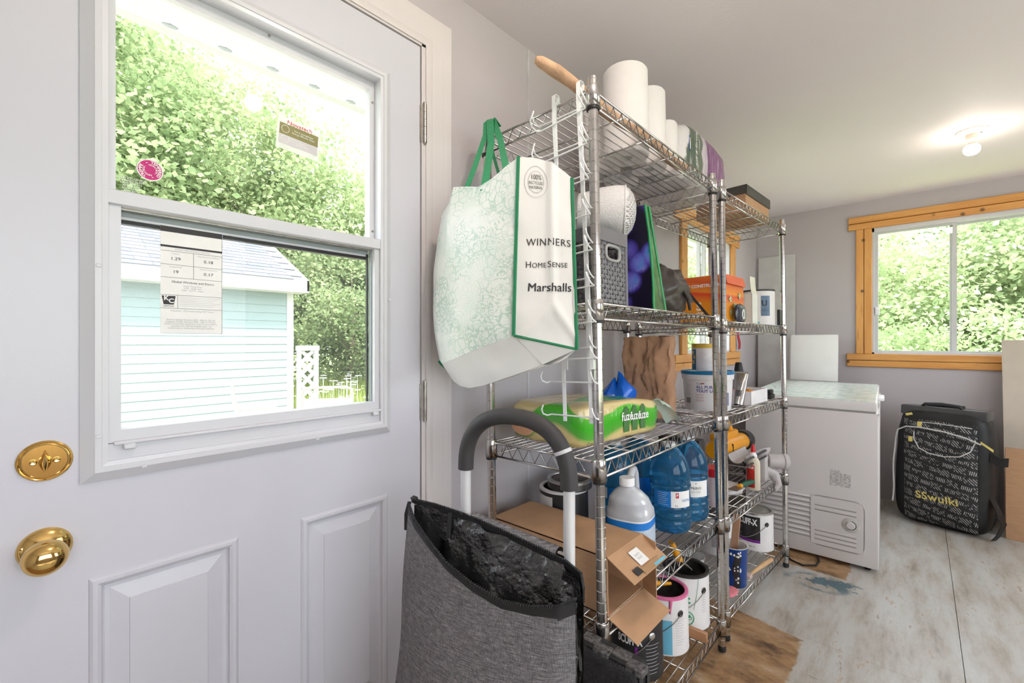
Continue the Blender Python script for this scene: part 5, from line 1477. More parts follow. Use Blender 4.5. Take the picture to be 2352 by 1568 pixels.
# ------------------------------------------------------------------ hanging reusable bag
def floral_mat():
    m, N, L, b = nmat('green_floral_print')
    v = mapped(N, L, (1, 1, 1))
    nz = N.new('ShaderNodeTexNoise'); nz.inputs['Scale'].default_value = 9; nz.inputs['Detail'].default_value = 2
    L.new(v, nz.inputs['Vector'])
    ad = N.new('ShaderNodeMix'); ad.data_type = 'VECTOR'; ad.inputs[0].default_value = 0.055
    L.new(v, ad.inputs[4]); L.new(nz.outputs['Color'], ad.inputs[5])
    v2 = ad.outputs[1]
    vo = N.new('ShaderNodeTexVoronoi'); vo.inputs['Scale'].default_value = 13; vo.inputs['Randomness'].default_value = 0.85
    L.new(v2, vo.inputs['Vector'])
    ang = N.new('ShaderNodeTexWave'); ang.wave_type = 'RINGS'; ang.inputs['Scale'].default_value = 14; ang.inputs['Distortion'].default_value = 16; ang.inputs['Detail'].default_value = 3; ang.inputs['Detail Scale'].default_value = 4
    L.new(v2, ang.inputs['Vector'])
    rings = vmath(N, L, 'ABSOLUTE', vmath(N, L, 'SINE', vmath(N, L, 'MULTIPLY', vo.outputs['Distance'], 42.0)))
    l1 = step(N, L, rings, 0.20, 0.05)
    vo2 = N.new('ShaderNodeTexVoronoi'); vo2.feature = 'DISTANCE_TO_EDGE'; vo2.inputs['Scale'].default_value = 44
    L.new(v2, vo2.inputs['Vector'])
    l2 = vmath(N, L, 'MULTIPLY', step(N, L, vo2.outputs['Distance'], 0.07, 0.025), step(N, L, noise_fac(N, L, v, 11, 2), 0.44, 0.56))
    l3 = vmath(N, L, 'MULTIPLY', step(N, L, ang.outputs['Fac'], 0.72, 0.88), step(N, L, noise_fac(N, L, v, 8, 2), 0.52, 0.44))
    li = vmath(N, L, 'MAXIMUM', vmath(N, L, 'MULTIPLY', l1, step(N, L, noise_fac(N, L, v, 14, 2), 0.42, 0.55)), vmath(N, L, 'MAXIMUM', l2, l3))
    patchy = step(N, L, noise_fac(N, L, v, 10, 3), 0.48, 0.66)
    base = mixc(N, L, vmath(N, L, 'MULTIPLY', patchy, 0.15), (0.80, 0.81, 0.78), (0.36, 0.62, 0.50))
    col = mixc(N, L, vmath(N, L, 'MULTIPLY', li, 0.55), base, (0.26, 0.46, 0.36))
    L.new(col, b.inputs['Base Color'])
    b.inputs['Roughness'].default_value = 0.42
    bp = N.new('ShaderNodeBump'); bp.inputs['Strength'].default_value = 0.25; bp.inputs['Distance'].default_value = 0.01
    L.new(noise_fac(N, L, v, 7, 3), bp.inputs['Height'])
    L.new(bp.outputs[0], b.inputs['Normal'])
    return m
m_bagw = mat('woven_white', (0.79, 0.765, 0.745), 0.45, var=0.02, bump=0.25, bscale=9)
bag = thing('shopping_bag', 'large white reusable bag with green floral front hanging from the shelf post', 'bag')
# outline columns along the front (left to right): top, lower print edge, bottom edge
FT = [(0.092, 0.770, 1.545), (0.128, 0.764, 1.563), (0.151, 0.763, 1.606), (0.192, 0.772, 1.600), (0.240, 0.772, 1.588), (0.285, 0.772, 1.596), (0.332, 0.776, 1.617), (0.370, 0.782, 1.630)]
FM = [(0.064, 0.760, 1.33), (0.100, 0.742, 1.33), (0.138, 0.735, 1.335), (0.180, 0.733, 1.34), (0.225, 0.735, 1.35), (0.272, 0.742, 1.36), (0.320, 0.755, 1.37), (0.366, 0.776, 1.38)]
FL = [(0.080, 0.770, 1.135), (0.112, 0.752, 1.130), (0.150, 0.742, 1.137), (0.190, 0.738, 1.147), (0.232, 0.738, 1.160), (0.276, 0.745, 1.175), (0.320, 0.757, 1.190), (0.363, 0.773, 1.204)]
FBt = [(0.098, 0.785, 1.105), (0.135, 0.775, 1.080), (0.172, 0.770, 1.071), (0.208, 0.770, 1.068), (0.250, 0.774, 1.077), (0.295, 0.784, 1.090), (0.345, 0.800, 1.108), (0.405, 0.828, 1.134)]
def spline(rows, u, v):
    n = len(rows[0]) - 1
    i = min(int(u * n), n - 1); f_ = u * n - i
    def lerp(r):
        return Vector(r[i]).lerp(Vector(r[i + 1]), f_)
    P_ = [lerp(r) for r in rows]
    if len(P_) == 2:
        return P_[0].lerp(P_[1], v)
    a, b_, c_ = P_
    return a * ((1 - v) * (1 - 2 * v)) + b_ * (4 * v * (1 - v)) + c_ * (v * (2 * v - 1))
wr = lambda p, s_=1.0: p + Vector((0, -1, 0)) * (0.005 * s_ * noise.noise(p * 14))
part(MB().grid(lambda u, v: wr(spline((FT, FM, FL), u, v)), 42, 30), 'front_panel', floral_mat(), bag, ang=80)
part(MB().grid(lambda u, v: wr(spline((FL, FBt), u, v), 1.5), 42, 8), 'bottom_panel', m_bagw, bag, ang=80)
BT = [(0.10, 0.862, 1.55), (0.20, 0.868, 1.575), (0.33, 0.868, 1.585), (0.463, 0.866, 1.580)]
BM_ = [(0.075, 0.860, 1.34), (0.20, 0.868, 1.35), (0.33, 0.868, 1.36), (0.470, 0.866, 1.38)]
BL_ = [(0.085, 0.858, 1.13), (0.20, 0.866, 1.13), (0.33, 0.866, 1.15), (0.478, 0.866, 1.172)]
part(MB().grid(lambda u, v: wr(spline((BT, BM_, BL_), u, v)), 20, 16), 'back_panel', m_bagw, bag, ang=80)
part(MB().grid(lambda u, v: Vector(spline((FBt, FBt), u, 0)).lerp(Vector(spline((BL_, BL_), u, 0)), v) - Vector((0, 0, 0.012 * math.sin(PI * v))), 20, 6), 'base_panel', m_bagw, bag, ang=80)
E1 = [(0.370, 0.782, 1.630), (0.366, 0.776, 1.38), (0.363, 0.773, 1.204)]
E2 = [(0.463, 0.868, 1.580), (0.470, 0.868, 1.38), (0.478, 0.867, 1.172)]
def gus(u, v):
    a = Vector(E1[0]) * ((1 - v) * (1 - 2 * v)) + Vector(E1[1]) * (4 * v * (1 - v)) + Vector(E1[2]) * (v * (2 * v - 1))
    b_ = Vector(E2[0]) * ((1 - v) * (1 - 2 * v)) + Vector(E2[1]) * (4 * v * (1 - v)) + Vector(E2[2]) * (v * (2 * v - 1))
    p = a.lerp(b_, u)
    n_ = Vector((0.66, -0.75, 0))
    fold = 0.010 * max(0, 1 - abs(u - 0.62) / 0.10) * max(0, 1 - max(0, v - 0.55) / 0.2)
    tri = 0.008 * max(0, 1 - abs((v - 0.75) - 0.25 * abs(u - 0.62) / 0.5) / 0.06) if v > 0.7 else 0
    dip = 0.02 * math.sin(PI * u) * (1 - v) 
    return p + n_ * (fold + tri + 0.006 * noise.noise(p * 16)) + Vector((0, 0, 0.018 * math.sin(PI * u) * (1 - v) ** 3))
part(MB().grid(gus, 24, 36), 'side_panel', m_bagw, bag, ang=80)
part(MB().add([spline((FBt, FBt), 1, 0), gus(0, 1), gus(0.5, 1), gus(1, 1)], [(0, 1, 2, 3)]), 'corner_panel', m_bagw, bag, smooth=False)
part(MB().grid(lambda u, v: Vector(spline((FT, FM, FL), 0, v)).lerp(Vector(spline((BT, BM_, BL_), 0, v)), u), 6, 12), 'side_panel', m_bagw, bag, ang=80)
m_pipe = mat('green_binding', (0.015, 0.20, 0.085), 0.5)
part(MB().tube([gus(0, i / 14) + Vector((0.001, -0.003, 0)) for i in range(15)], 0.0045, 7), 'binding', m_pipe, bag)
part(MB().tube([gus(1, i / 14) for i in range(15)], 0.0045, 7), 'binding', m_pipe, bag)
part(MB().tube([gus(i / 8, 1.0) for i in range(9)], 0.0032, 7), 'binding', m_pipe, bag)
part(MB().tube([Vector(spline((FL, FBt), 0, i / 4)) + Vector((-0.004, 0.004 * i, 0)) for i in range(5)], [0.004, 0.006, 0.006, 0.006, 0.005], 7), 'binding', m_pipe, bag)
# handles go up to the post top
def strap(pts, w, nm='handle'):
    part(MB().ribbon(pts, w, 0.0016), nm, m_green, bag, smooth=False)
top = FA @ Vector((0.0, 0.0, PH - 0.005))
strap([(0.192, 0.768, 1.585), (0.178, 0.815, 1.67), (0.146, 0.885, 1.79), (0.128, 0.905, 1.840), (0.122, 0.925, 1.8585), (0.119, 0.948, 1.85)], (0.017, 0.004, 0))
strap([(0.262, 0.770, 1.575), (0.240, 0.80, 1.63), (0.190, 0.865, 1.745), (0.147, 0.903, 1.838), (0.136, 0.923, 1.854), (0.134, 0.95, 1.84)], (0.024, 0.004, 0))
strap([(0.335, 0.776, 1.605), (0.30, 0.805, 1.65), (0.225, 0.865, 1.75), (0.162, 0.905, 1.825), (0.145, 0.915, 1.846), (0.135, 0.93, 1.851)], (0.017, 0.003, 0.010))
strap([(0.225, 0.885, 1.55), (0.20, 0.888, 1.66), (0.150, 0.895, 1.78), (0.128, 0.908, 1.838), (0.122, 0.93, 1.853)], (0.014, -0.004, 0.0))
gx = Vector((0.73, 0.68, 0)).normalized()
def gmap(u0, v0):
    o = gus(u0, v0)
    w_ = (Vector(E2[1]) - Vector(E1[1])).length
    def f_(x, y):
        p = gus(u0 + x / w_, v0 - y / 0.41)
        return p + Vector((0.66, -0.75, 0)) * 0.0016
    return f_
lettering(bag, 'WINNERS', 0.0225, gmap(0.56, 0.400), m_ink, sx=1.0, spacing=1.12)
hx = -0.058
for s_, h_ in (('H', 0.0205), ('OME', 0.0160), ('S', 0.0205), ('ENSE', 0.0160)):
    vv, _f = text_geo(s_, h_, align='LEFT', spacing=1.06)
    wd_ = max(q_[0] for q_ in vv)
    g2 = gmap(0.58, 0.522)
    lettering(bag, s_, h_, lambda x, y, hx=hx, h_=h_: g2(hx + x, y + (h_ - 0.0205) * 0.35), m_ink, align='LEFT', spacing=1.06)
    hx += wd_ + 0.0022
lettering(bag, 'Marshalls', 0.0290, gmap(0.57, 0.655), m_ink, sx=0.95, shear=0.05)
lettering(bag, 'Marshalls', 0.0290, (lambda g3: (lambda x, y: g3(x + 0.0007, y + 0.0004)))(gmap(0.57, 0.655)), m_ink, sx=0.95, shear=0.05)
gm = gmap(0.33, 0.105)
lettering(bag, '100%', 0.0130, lambda x, y: gm(x, y + 0.0085), m_ink)
lettering(bag, 'RECYCLED', 0.0078, lambda x, y: gm(x, y - 0.0020), m_ink)
lettering(bag, 'MATERIAL', 0.0078, lambda x, y: gm(x, y - 0.0105), m_ink)
for rr in (0.0200, 0.0290):
    part(MB().tube([gm(rr * 1.02 * math.cos(a), rr * math.sin(a)) for a in [2 * PI * i / 32 for i in range(32)]], 0.0004, 4, True), 'ring_print', m_inkgrey, bag)

# ------------------------------------------------------------------ cooler trolley
def heather_mat():
    m, N, L, b = nmat('heather_grey_fabric')
    v = mapped(N, L, (1, 1, 1))
    va = mapped(N, L, (60, 60, 900)); vb = mapped(N, L, (700, 700, 90), (R(12), R(8), 0))
    f_ = vmath(N, L, 'ADD', vmath(N, L, 'MULTIPLY', noise_fac(N, L, va, 1.0, 3), 0.6), vmath(N, L, 'MULTIPLY', noise_fac(N, L, vb, 1.0, 3), 0.4))
    rp = ramp(N, [(0.34, (0.060, 0.056, 0.060)), (0.50, (0.145, 0.135, 0.140)), (0.66, (0.30, 0.28, 0.29))])
    L.new(f_, rp.inputs[0])
    L.new(rp.outputs[0], b.inputs['Base Color'])
    b.inputs['Roughness'].default_value = 0.85
    bp = N.new('ShaderNodeBump'); bp.inputs['Strength'].default_value = 0.2; bp.inputs['Distance'].default_value = 0.002
    L.new(f_, bp.inputs['Height']); L.new(bp.outputs[0], b.inputs['Normal'])
    return m
m_heather = heather_mat()
m_foil = mat('crinkled_foil_lining', (0.085, 0.085, 0.088), 0.2, 0.8, var=0.3, scale=20, bump=1.0, bscale=42)
m_alu = mat('satin_aluminium', (0.74, 0.735, 0.74), 0.38, 0.25, var=0.02)
m_zip = mat('zip_tape', (0.016, 0.015, 0.016), 0.6, var=0.3)
cart = thing('cooler_trolley', 'grey heather insulated shopping trolley with arched black grip handle', 'trolley')
# the opening: back edge then front lip (x, y, z)
OB = [(0.262, 0.566, 0.838), (0.30, 0.588, 0.832), (0.352, 0.610, 0.823), (0.41, 0.624, 0.815), (0.47, 0.636, 0.805), (0.54, 0.647, 0.795), (0.60, 0.652, 0.788), (0.640, 0.644, 0.782), (0.660, 0.622, 0.772)]
OF = [(0.252, 0.552, 0.832), (0.297, 0.535, 0.815), (0.357, 0.525, 0.795), (0.422, 0.522, 0.770), (0.482, 0.530, 0.752), (0.542, 0.545, 0.738), (0.597, 0.563, 0.742), (0.637, 0.580, 0.752), (0.657, 0.602, 0.762)]
GB = [(0.225, 0.575, 0.06), (0.28, 0.588, 0.06), (0.345, 0.596, 0.06), (0.41, 0.606, 0.06), (0.47, 0.616, 0.06), (0.54, 0.626, 0.06), (0.60, 0.634, 0.06), (0.645, 0.63, 0.06), (0.665, 0.61, 0.06)]
GF = [(0.222, 0.510, 0.06), (0.275, 0.455, 0.06), (0.345, 0.438, 0.06), (0.42, 0.435, 0.06), (0.485, 0.442, 0.06), (0.555, 0.462, 0.06), (0.615, 0.492, 0.06), (0.655, 0.53, 0.06), (0.667, 0.585, 0.06)]
def row(r, u):
    n = len(r) - 1; i = min(int(u * n), n - 1)
    return Vector(r[i]).lerp(Vector(r[i + 1]), u * n - i)
def wrinkle(p, u, v):
    return Vector((0, -1, 0)) * (0.010 * noise.noise(Vector((p.x * 7, p.z * 4, 3))) * math.sin(PI * min(1, v * 1.2)) + 0.012 * math.sin(PI * u) * math.sin(PI * v))
part(MB().grid(lambda u, v: (lambda p: p + wrinkle(p, u, v))(row(OF, u).lerp(row(GF, u), v)), 40, 30), 'front_fabric', m_heather, cart, ang=80)
part(MB().grid(lambda u, v: row(OB, u).lerp(row(GB, u), v), 30, 16), 'back_fabric', m_heather, cart, ang=80)
part(MB().grid(lambda u, v: row(GF, u).lerp(row(GB, u), v), 20, 4), 'base_fabric', m_heather, cart)
# foil lining hangs inside both walls
part(MB().grid(lambda u, v: row(OF, u) + Vector((0, 0.006, -0.004)) + (row(GF, u) - row(OF, u)) * 0.42 * v + Vector((0, 0.03 * math.sin(PI * v) * math.sin(PI * u) + 0.012 * noise.noise(Vector((u * 12, v * 9, 1))), 0)), 36, 14), 'foil_lining', m_foil, cart, ang=30)
part(MB().grid(lambda u, v: row(OB, u) + Vector((0, -0.006, -0.004)) + (row(GB, u) - row(OB, u)) * 0.42 * v + Vector((0, -0.045 * math.sin(PI * min(1, v * 1.3)) * math.sin(PI * u) + 0.014 * noise.noise(Vector((u * 13, v * 9, 5))), 0)), 36, 14), 'foil_lining', m_foil, cart, ang=30)
def zipper(r, dz, nm):
    mb = MB()
    pts = [row(r, i / 40) for i in range(41)]
    mb.ribbon([p + Vector((0, 0, -0.010 + dz)) for p in pts], (0, 0.0, 0.024), 0.003)
    z_ = part(mb, nm, m_zip, cart)
    mt = MB()
    for i in range(100):
        p = row(r, i / 99)
        mt.rbox(p.x - 0.0011, p.x + 0.0011, p.y - 0.0028, p.y + 0.0028, p.z - 0.001 + dz, p.z + 0.0042 + dz, 0.0006, 1)
    part(mt, 'zip_teeth', m_black, z_)
zipper(OF, 0.002, 'zip_tape')
zipper(OB, 0.002, 'zip_tape')
part(MB().rbox(0.245, 0.262, 0.562, 0.572, 0.832, 0.848, 0.003, 1).tube([(0.252, 0.56, 0.845), (0.262, 0.552, 0.85), (0.272, 0.556, 0.848)], 0.0022, 6).ribbon([(0.25, 0.556, 0.838), (0.243, 0.552, 0.81), (0.244, 0.551, 0.775)], (0.009, 0.003, 0), 0.0015), 'zip_pull', m_zip, cart)
part(MB().ribbon([row(OB, 0.22) + Vector((0, -0.008, 0)), row(OB, 0.22).lerp(row(OF, 0.30), 0.35) + Vector((0, 0, -0.06)), row(OB, 0.22).lerp(row(OF, 0.30), 0.55) + Vector((0, 0, -0.12))], (0.008, 0.004, 0), 0.002), 'inner_strap', m_zip, cart)
# frame
cl, cr = Vector((0.352, 0.662, 0)), Vector((0.594, 0.705, 0))
arch = []
for i in range(25):
    a = PI * i / 24
    c_ = (1 - math.copysign(abs(math.cos(a)) ** 0.86, math.cos(a))) / 2
    p = cl.lerp(cr, c_)
    arch.append((p.x, p.y - 0.032, 0.915 + 0.124 * math.sin(a) ** 0.80))
grip_tilt = lambda z: 0.032 * 0
part(MB().tube([(cl.x, cl.y - 0.032 + 0.03, 0.10), (cl.x, cl.y - 0.032, 0.62), (cl.x, cl.y - 0.032, 0.93)], 0.0112, 16)
     .tube([(cr.x, cr.y - 0.032 + 0.03, 0.10), (cr.x, cr.y - 0.032, 0.62), (cr.x, cr.y - 0.032, 0.93)], 0.0112, 16), 'frame_tube', m_alu, cart)
part(MB().tube(arch, 0.0168, 20), 'grip', mat('foam_grip', (0.045, 0.042, 0.043), 0.55, var=0.08), cart)
part(MB().tube([arch[20], Vector(arch[20]).lerp(Vector(arch[21]), 0.45)], [0.0171, 0.0171], 20, caps=False), 'grip_band', m_lgrey, cart)
part(MB().cyl((cl.x, cl.y - 0.036, 0.818), (cr.x, cr.y - 0.036, 0.79), 0.006, n=10), 'cross_rod', m_chrome, cart)
part(MB().grid(lambda u, v: (0.375 + 0.20 * u, 0.632 + 0.036 * u + 0.014 * math.cos(2 * PI * v), 0.812 - 0.023 * u + 0.014 * math.sin(2 * PI * v)), 12, 14), 'fabric_sleeve', m_heather, cart, ang=80)
for x, y in ((0.30, 0.755), (0.63, 0.755)):
    part(MB().lathe([(0.055, -0.012), (0.070, -0.012), (0.073, 0.0), (0.070, 0.012), (0.055, 0.012)], 28, T(x, y, 0.073, ry=90)), 'wheel', m_black, cart)
    part(MB().lathe([(0.0, -0.006), (0.056, -0.006), (0.056, 0.006), (0, 0.006)], 28, T(x, y, 0.073, ry=90)), 'hub', m_alu, cart)
part(MB().cyl((0.30, 0.755, 0.073), (0.63, 0.755, 0.073), 0.006, n=10).tube([(cl.x, cl.y, 0.10), (0.352, 0.755, 0.073)], 0.008, 8).tube([(cr.x, cr.y, 0.10), (0.594, 0.755, 0.073)], 0.008, 8), 'axle', m_alu, cart)
part(MB().tube([(0.30, 0.50, 0.06), (0.30, 0.50, 0.004), (0.60, 0.53, 0.004), (0.60, 0.53, 0.06)], 0.007, 8), 'front_stand', m_alu, cart)

# ------------------------------------------------------------------ black tool case against the shelf end
m_case = mat('speckled_black', (0.022, 0.021, 0.022), 0.6, var=0.3, scale=60, bump=0.4, bscale=240)
m_caseedge = mat('worn_case_edge', (0.10, 0.092, 0.092), 0.65, var=0.75, scale=110, bump=0.4, bscale=200)
t = thing('tool_case', 'black moulded tool case with toothed lid seam leaning at the shelf end', 'tool case', T(0.19, 0.832, 0.0, rx=-1.0, rz=1))
part(MB().rbox(0, 0.455, 0.0, 0.028, 0, 0.497, 0.022, 3), 'front_shell', m_case, t)
part(MB().rbox(0, 0.455, 0.032, 0.062, 0, 0.497, 0.022, 3), 'back_shell', m_case, t)
mb = MB()
x = 0.02
k = 0
while x < 0.42:
    mb.rbox(x, x + 0.04, 0.006 + 0.012 * (k % 2), 0.036 + 0.012 * (k % 2), 0.485, 0.5005, 0.002, 1)
    x += 0.04; k += 1
part(mb, 'toothed_edge', m_caseedge, t)
lettering(t, '1', 0.05, on_plane((0.30, -0.0005, 0.27), (1, 0, 0), (0, 0, 1)), m_grn)

# ------------------------------------------------------------------ chest freezer
m_fr = mat('freezer_enamel', (0.70, 0.665, 0.66), 0.38, var=0.03, scale=3)
m_frside = mat('freezer_enamel_lid', (0.74, 0.71, 0.70), 0.35, var=0.03, scale=3)
fz = thing('chest_freezer', 'white chest freezer with vent grille, dial and patterned cover on its lid', 'freezer', T(0.305, 2.885, 0, rz=2.6))
FX, FY, FH = 0.615, 1.20, 0.82
part(MB().rbox(0, FX, 0, FY, 0.02, FH, 0.008, 2), 'body', m_fr, fz)
part(MB().rbox(-0.004, FX - 0.006, -0.008, FY + 0.004, FH + 0.008, FH + 0.058, 0.008, 2), 'lid', m_frside, fz)
part(MB().box(0.006, FX - 0.012, 0.004, FY - 0.006, FH - 0.002, FH + 0.010), 'gasket', mat('gasket', (0.36, 0.34, 0.33), 0.6), fz)
part(MB().box(FX - 0.004, FX + 0.002, 0.0, FY, FH - 0.012, FH + 0.0), 'edge_strip', m_frside, fz)
part(MB().rbox(FX - 0.02, FX + 0.022, 0.36, 0.56, FH + 0.030, FH + 0.048, 0.005, 2), 'lid_handle', m_white, fz)
def cover_mat():
    m, N, L, b = nmat('patterned_cover')
    v = mapped(N, L, (1, 1, 1))
    br = N.new('ShaderNodeTexBrick')
    br.inputs['Scale'].default_value = 5.5
    br.inputs['Color1'].default_value = (0.55, 0.72, 0.66, 1); br.inputs['Color2'].default_value = (0.72, 0.80, 0.70, 1)
    br.inputs['Mortar'].default_value = (0.80, 0.84, 0.82, 1); br.inputs['Mortar Size'].default_value = 0.06
    L.new(v, br.inputs['Vector'])
    col = mixc(N, L, step(N, L, noise_fac(N, L, v, 22, 4), 0.45, 0.7), br.outputs[0], (0.46, 0.64, 0.62))
    L.new(col, b.inputs['Base Color']); b.inputs['Roughness'].default_value = 0.25
    return m
part(MB().rbox(0.0, FX - 0.012, -0.002, FY - 0.002, FH + 0.058, FH + 0.0615, 0.0015, 1), 'lid_cover', cover_mat(), fz)
gr = MB()
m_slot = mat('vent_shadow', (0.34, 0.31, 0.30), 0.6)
for k in range(9):
    zz = 0.33 - k * 0.0265
    part(MB().rbox(0.02, 0.325, -0.004, 0.002, zz, zz + 0.010, 0.003, 1), 'vent_louvre', m_fr, fz)
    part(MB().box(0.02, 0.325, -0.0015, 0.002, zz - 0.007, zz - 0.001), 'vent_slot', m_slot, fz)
hp = []
for i in range(40):
    a = 2 * PI * i / 40
    kk = (abs(math.cos(a)) ** 9 + abs(math.sin(a)) ** 9) ** (-1 / 9)
    hp.append((0.44 + 0.118 * kk * math.cos(a), -0.001, 0.215 + 0.135 * kk * math.sin(a)))
part(MB().tube(hp, 0.0022, 6, True), 'panel_outline', m_slot, fz)
part(MB().rbox(0.325, 0.555, -0.003, 0.002, 0.083, 0.347, 0.002, 1), 'control_panel', m_fr, fz)
for zz in (0.30, 0.275, 0.115, 0.138, 0.162):
    part(MB().rbox(0.345, 0.525, -0.005, -0.002, zz, zz + 0.008, 0.001, 1), 'vent_louvre', m_fr, fz)
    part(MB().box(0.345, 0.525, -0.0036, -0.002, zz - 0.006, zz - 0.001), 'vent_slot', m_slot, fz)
part(MB().lathe([(0, 0.006), (0.034, 0.006), (0.037, 0.004), (0.038, 0.0)], 32, T(0.502, -0.003, 0.225, rx=90)), 'dial_ring', mat('dial_grey', (0.55, 0.53, 0.50), 0.4, var=0.15, scale=60), fz)
part(MB().lathe([(0, 0.018), (0.017, 0.018), (0.019, 0.014), (0.020, 0.006)], 28, T(0.502, -0.003, 0.225, rx=90)), 'dial_knob', m_fr, fz)
part(MB().tube([(0.502 + 0.022 * math.cos(a), -0.0105, 0.225 + 0.022 * math.sin(a)) for a in [R(-120) + R(200) * i / 16 for i in range(17)]], 0.0016, 5), 'dial_mark', m_ink, fz)
lb = on_plane((0.46, -0.0005, 0.46), (1, 0, 0), (0, 0, 1))
patch(fz, 'rating_sticker', mat('sticker_grey', (0.56, 0.54, 0.53), 0.5, var=0.4, scale=90), lb, -0.045, -0.004, -0.042, 0.042)
patch(fz, 'rating_sticker', mat('sticker_grey_b', (0.55, 0.53, 0.52), 0.5, var=0.4, scale=110), lb, 0.0, 0.042, -0.042, 0.028)
for i in range(7):
    patch(fz, 'small_print', m_inkgrey, on_plane((0.46, -0.0010, 0.46), (1, 0, 0), (0, 0, 1)), -0.038 + 0.01 * (i % 2), -0.010, 0.03 - i * 0.009, 0.0325 - i * 0.009)
for x in (0.03, FX - 0.06):
    for y in (0.03, FY - 0.06):
        part(MB().cyl((x + 0.015, y + 0.015, 0), (x + 0.015, y + 0.015, 0.022), 0.014, n=12), 'foot', m_black, fz)

# boards leaning behind the freezer
m_board = mat('white_board', (0.80, 0.785, 0.77), 0.45, var=0.02)
ztop = FH + 0.0615
solo(MB().rbox(0.30, 0.615, 0, 0.012, 0, 0.365, 0.008, 2), 'white_board', m_board, 'square white board leaning on the wall above the freezer, in front', 'board', T(0.0, 4.145, ztop - 0.001, rx=-5))
solo(MB().rbox(0.285, 0.565, 0, 0.010, 0, 0.35, 0.004, 2), 'white_board', m_board, 'white board almost hidden behind the square board on the freezer', 'board', T(0.005, 4.168, ztop - 0.001, rx=-5))
solo(MB().rbox(0.02, 0.30, 0, 0.010, 0, 1.93, 0.002, 1), 'tall_panel', mat('pale_panel', (0.60, 0.585, 0.58), 0.6), 'tall pale panel standing in the far corner behind the freezer', 'panel', T(0, 4.32, 0, rx=-1))

# ------------------------------------------------------------------ black rolling bag
def logo_mat():
    m, N, L, b = nmat('scribble_print')
    tc = N.new('ShaderNodeTexCoord'); sp = N.new('ShaderNodeSeparateXYZ'); L.new(tc.outputs['Object'], sp.inputs[0])
    x, z_ = sp.outputs[0], sp.outputs[2]
    pitch = 0.062
    rowi = vmath(N, L, 'FLOOR', vmath(N, L, 'DIVIDE', vmath(N, L, 'ADD', z_, vmath(N, L, 'MULTIPLY', x, 0.22)), 0.050))
    fy = vmath(N, L, 'FRACT', vmath(N, L, 'DIVIDE', vmath(N, L, 'ADD', z_, vmath(N, L, 'MULTIPLY', x, 0.22)), 0.050))
    xs = vmath(N, L, 'ADD', vmath(N, L, 'DIVIDE', x, 0.115), vmath(N, L, 'MULTIPLY', rowi, 0.37))
    fx_ = vmath(N, L, 'FRACT', xs)
    inrow = vmath(N, L, 'MULTIPLY', vmath(N, L, 'GREATER_THAN', fy, 0.14), vmath(N, L, 'LESS_THAN', fy, 0.9))
    big = vmath(N, L, 'LESS_THAN', fx_, 0.48)
    sml = vmath(N, L, 'MULTIPLY', vmath(N, L, 'GREATER_THAN', fx_, 0.56), vmath(N, L, 'LESS_THAN', fx_, 0.96))
    diag = vmath(N, L, 'FRACT', vmath(N, L, 'ADD', vmath(N, L, 'MULTIPLY', x, 78.0), vmath(N, L, 'MULTIPLY', z_, 62.0)))
    upr = vmath(N, L, 'FRACT', vmath(N, L, 'ADD', vmath(N, L, 'MULTIPLY', x, 125.0), vmath(N, L, 'MULTIPLY', z_, -22.0)))
    dl = vmath(N, L, 'LESS_THAN', vmath(N, L, 'ABSOLUTE', vmath(N, L, 'SUBTRACT', diag, 0.5)), 0.19)
    ul_ = vmath(N, L, 'LESS_THAN', vmath(N, L, 'ABSOLUTE', vmath(N, L, 'SUBTRACT', upr, 0.5)), 0.24)
    brk = vmath(N, L, 'GREATER_THAN', noise_fac(N, L, tc.outputs['Object'], 62, 2), 0.44)
    thin = vmath(N, L, 'MULTIPLY', vmath(N, L, 'GREATER_THAN', fy, 0.28), vmath(N, L, 'LESS_THAN', fy, 0.76))
    a = vmath(N, L, 'MULTIPLY', vmath(N, L, 'MULTIPLY', big, dl), inrow)
    c_ = vmath(N, L, 'MULTIPLY', vmath(N, L, 'MULTIPLY', sml, ul_), thin)
    f_ = vmath(N, L, 'MULTIPLY', vmath(N, L, 'MAXIMUM', a, c_), brk)
    col = mixc(N, L, vmath(N, L, 'MULTIPLY', f_, 0.85), (0.010, 0.010, 0.011), (0.42, 0.40, 0.40))
    L.new(col, b.inputs['Base Color']); b.inputs['Roughness'].default_value = 0.7
    return m
m_nylon = mat('black_nylon', (0.012, 0.012, 0.013), 0.55, var=0.4, scale=12, bump=0.3, bscale=18)
m_pipw = mat('grey_piping', (0.55, 0.54, 0.53), 0.5)
m_yel2 = mat('faded_yellow', (0.66, 0.55, 0.16), 0.5)
SW, SD, SH = 0.46, 0.27, 0.735
sc = thing('rolling_bag', 'black wheeled sports bag with white scribble print and yellow lettering', 'suitcase', T(0.925, 3.915, 0.0, rz=-14.5) @ Matrix.Rotation(R(-4), 4, 'X'))
def sb(u, v, gx_=0.0, gy=0.0):
    """front skin: bulging rounded panel, u across, v up"""
    x = (u - 0.5) * (SW + gx_)
    bul = 0.045 * (1 - abs(2 * u - 1) ** 4) * (1 - abs(2 * v - 1) ** 5)
    return (x + SW / 2, -bul, 0.03 + v * (SH - 0.09))
mb = MB()
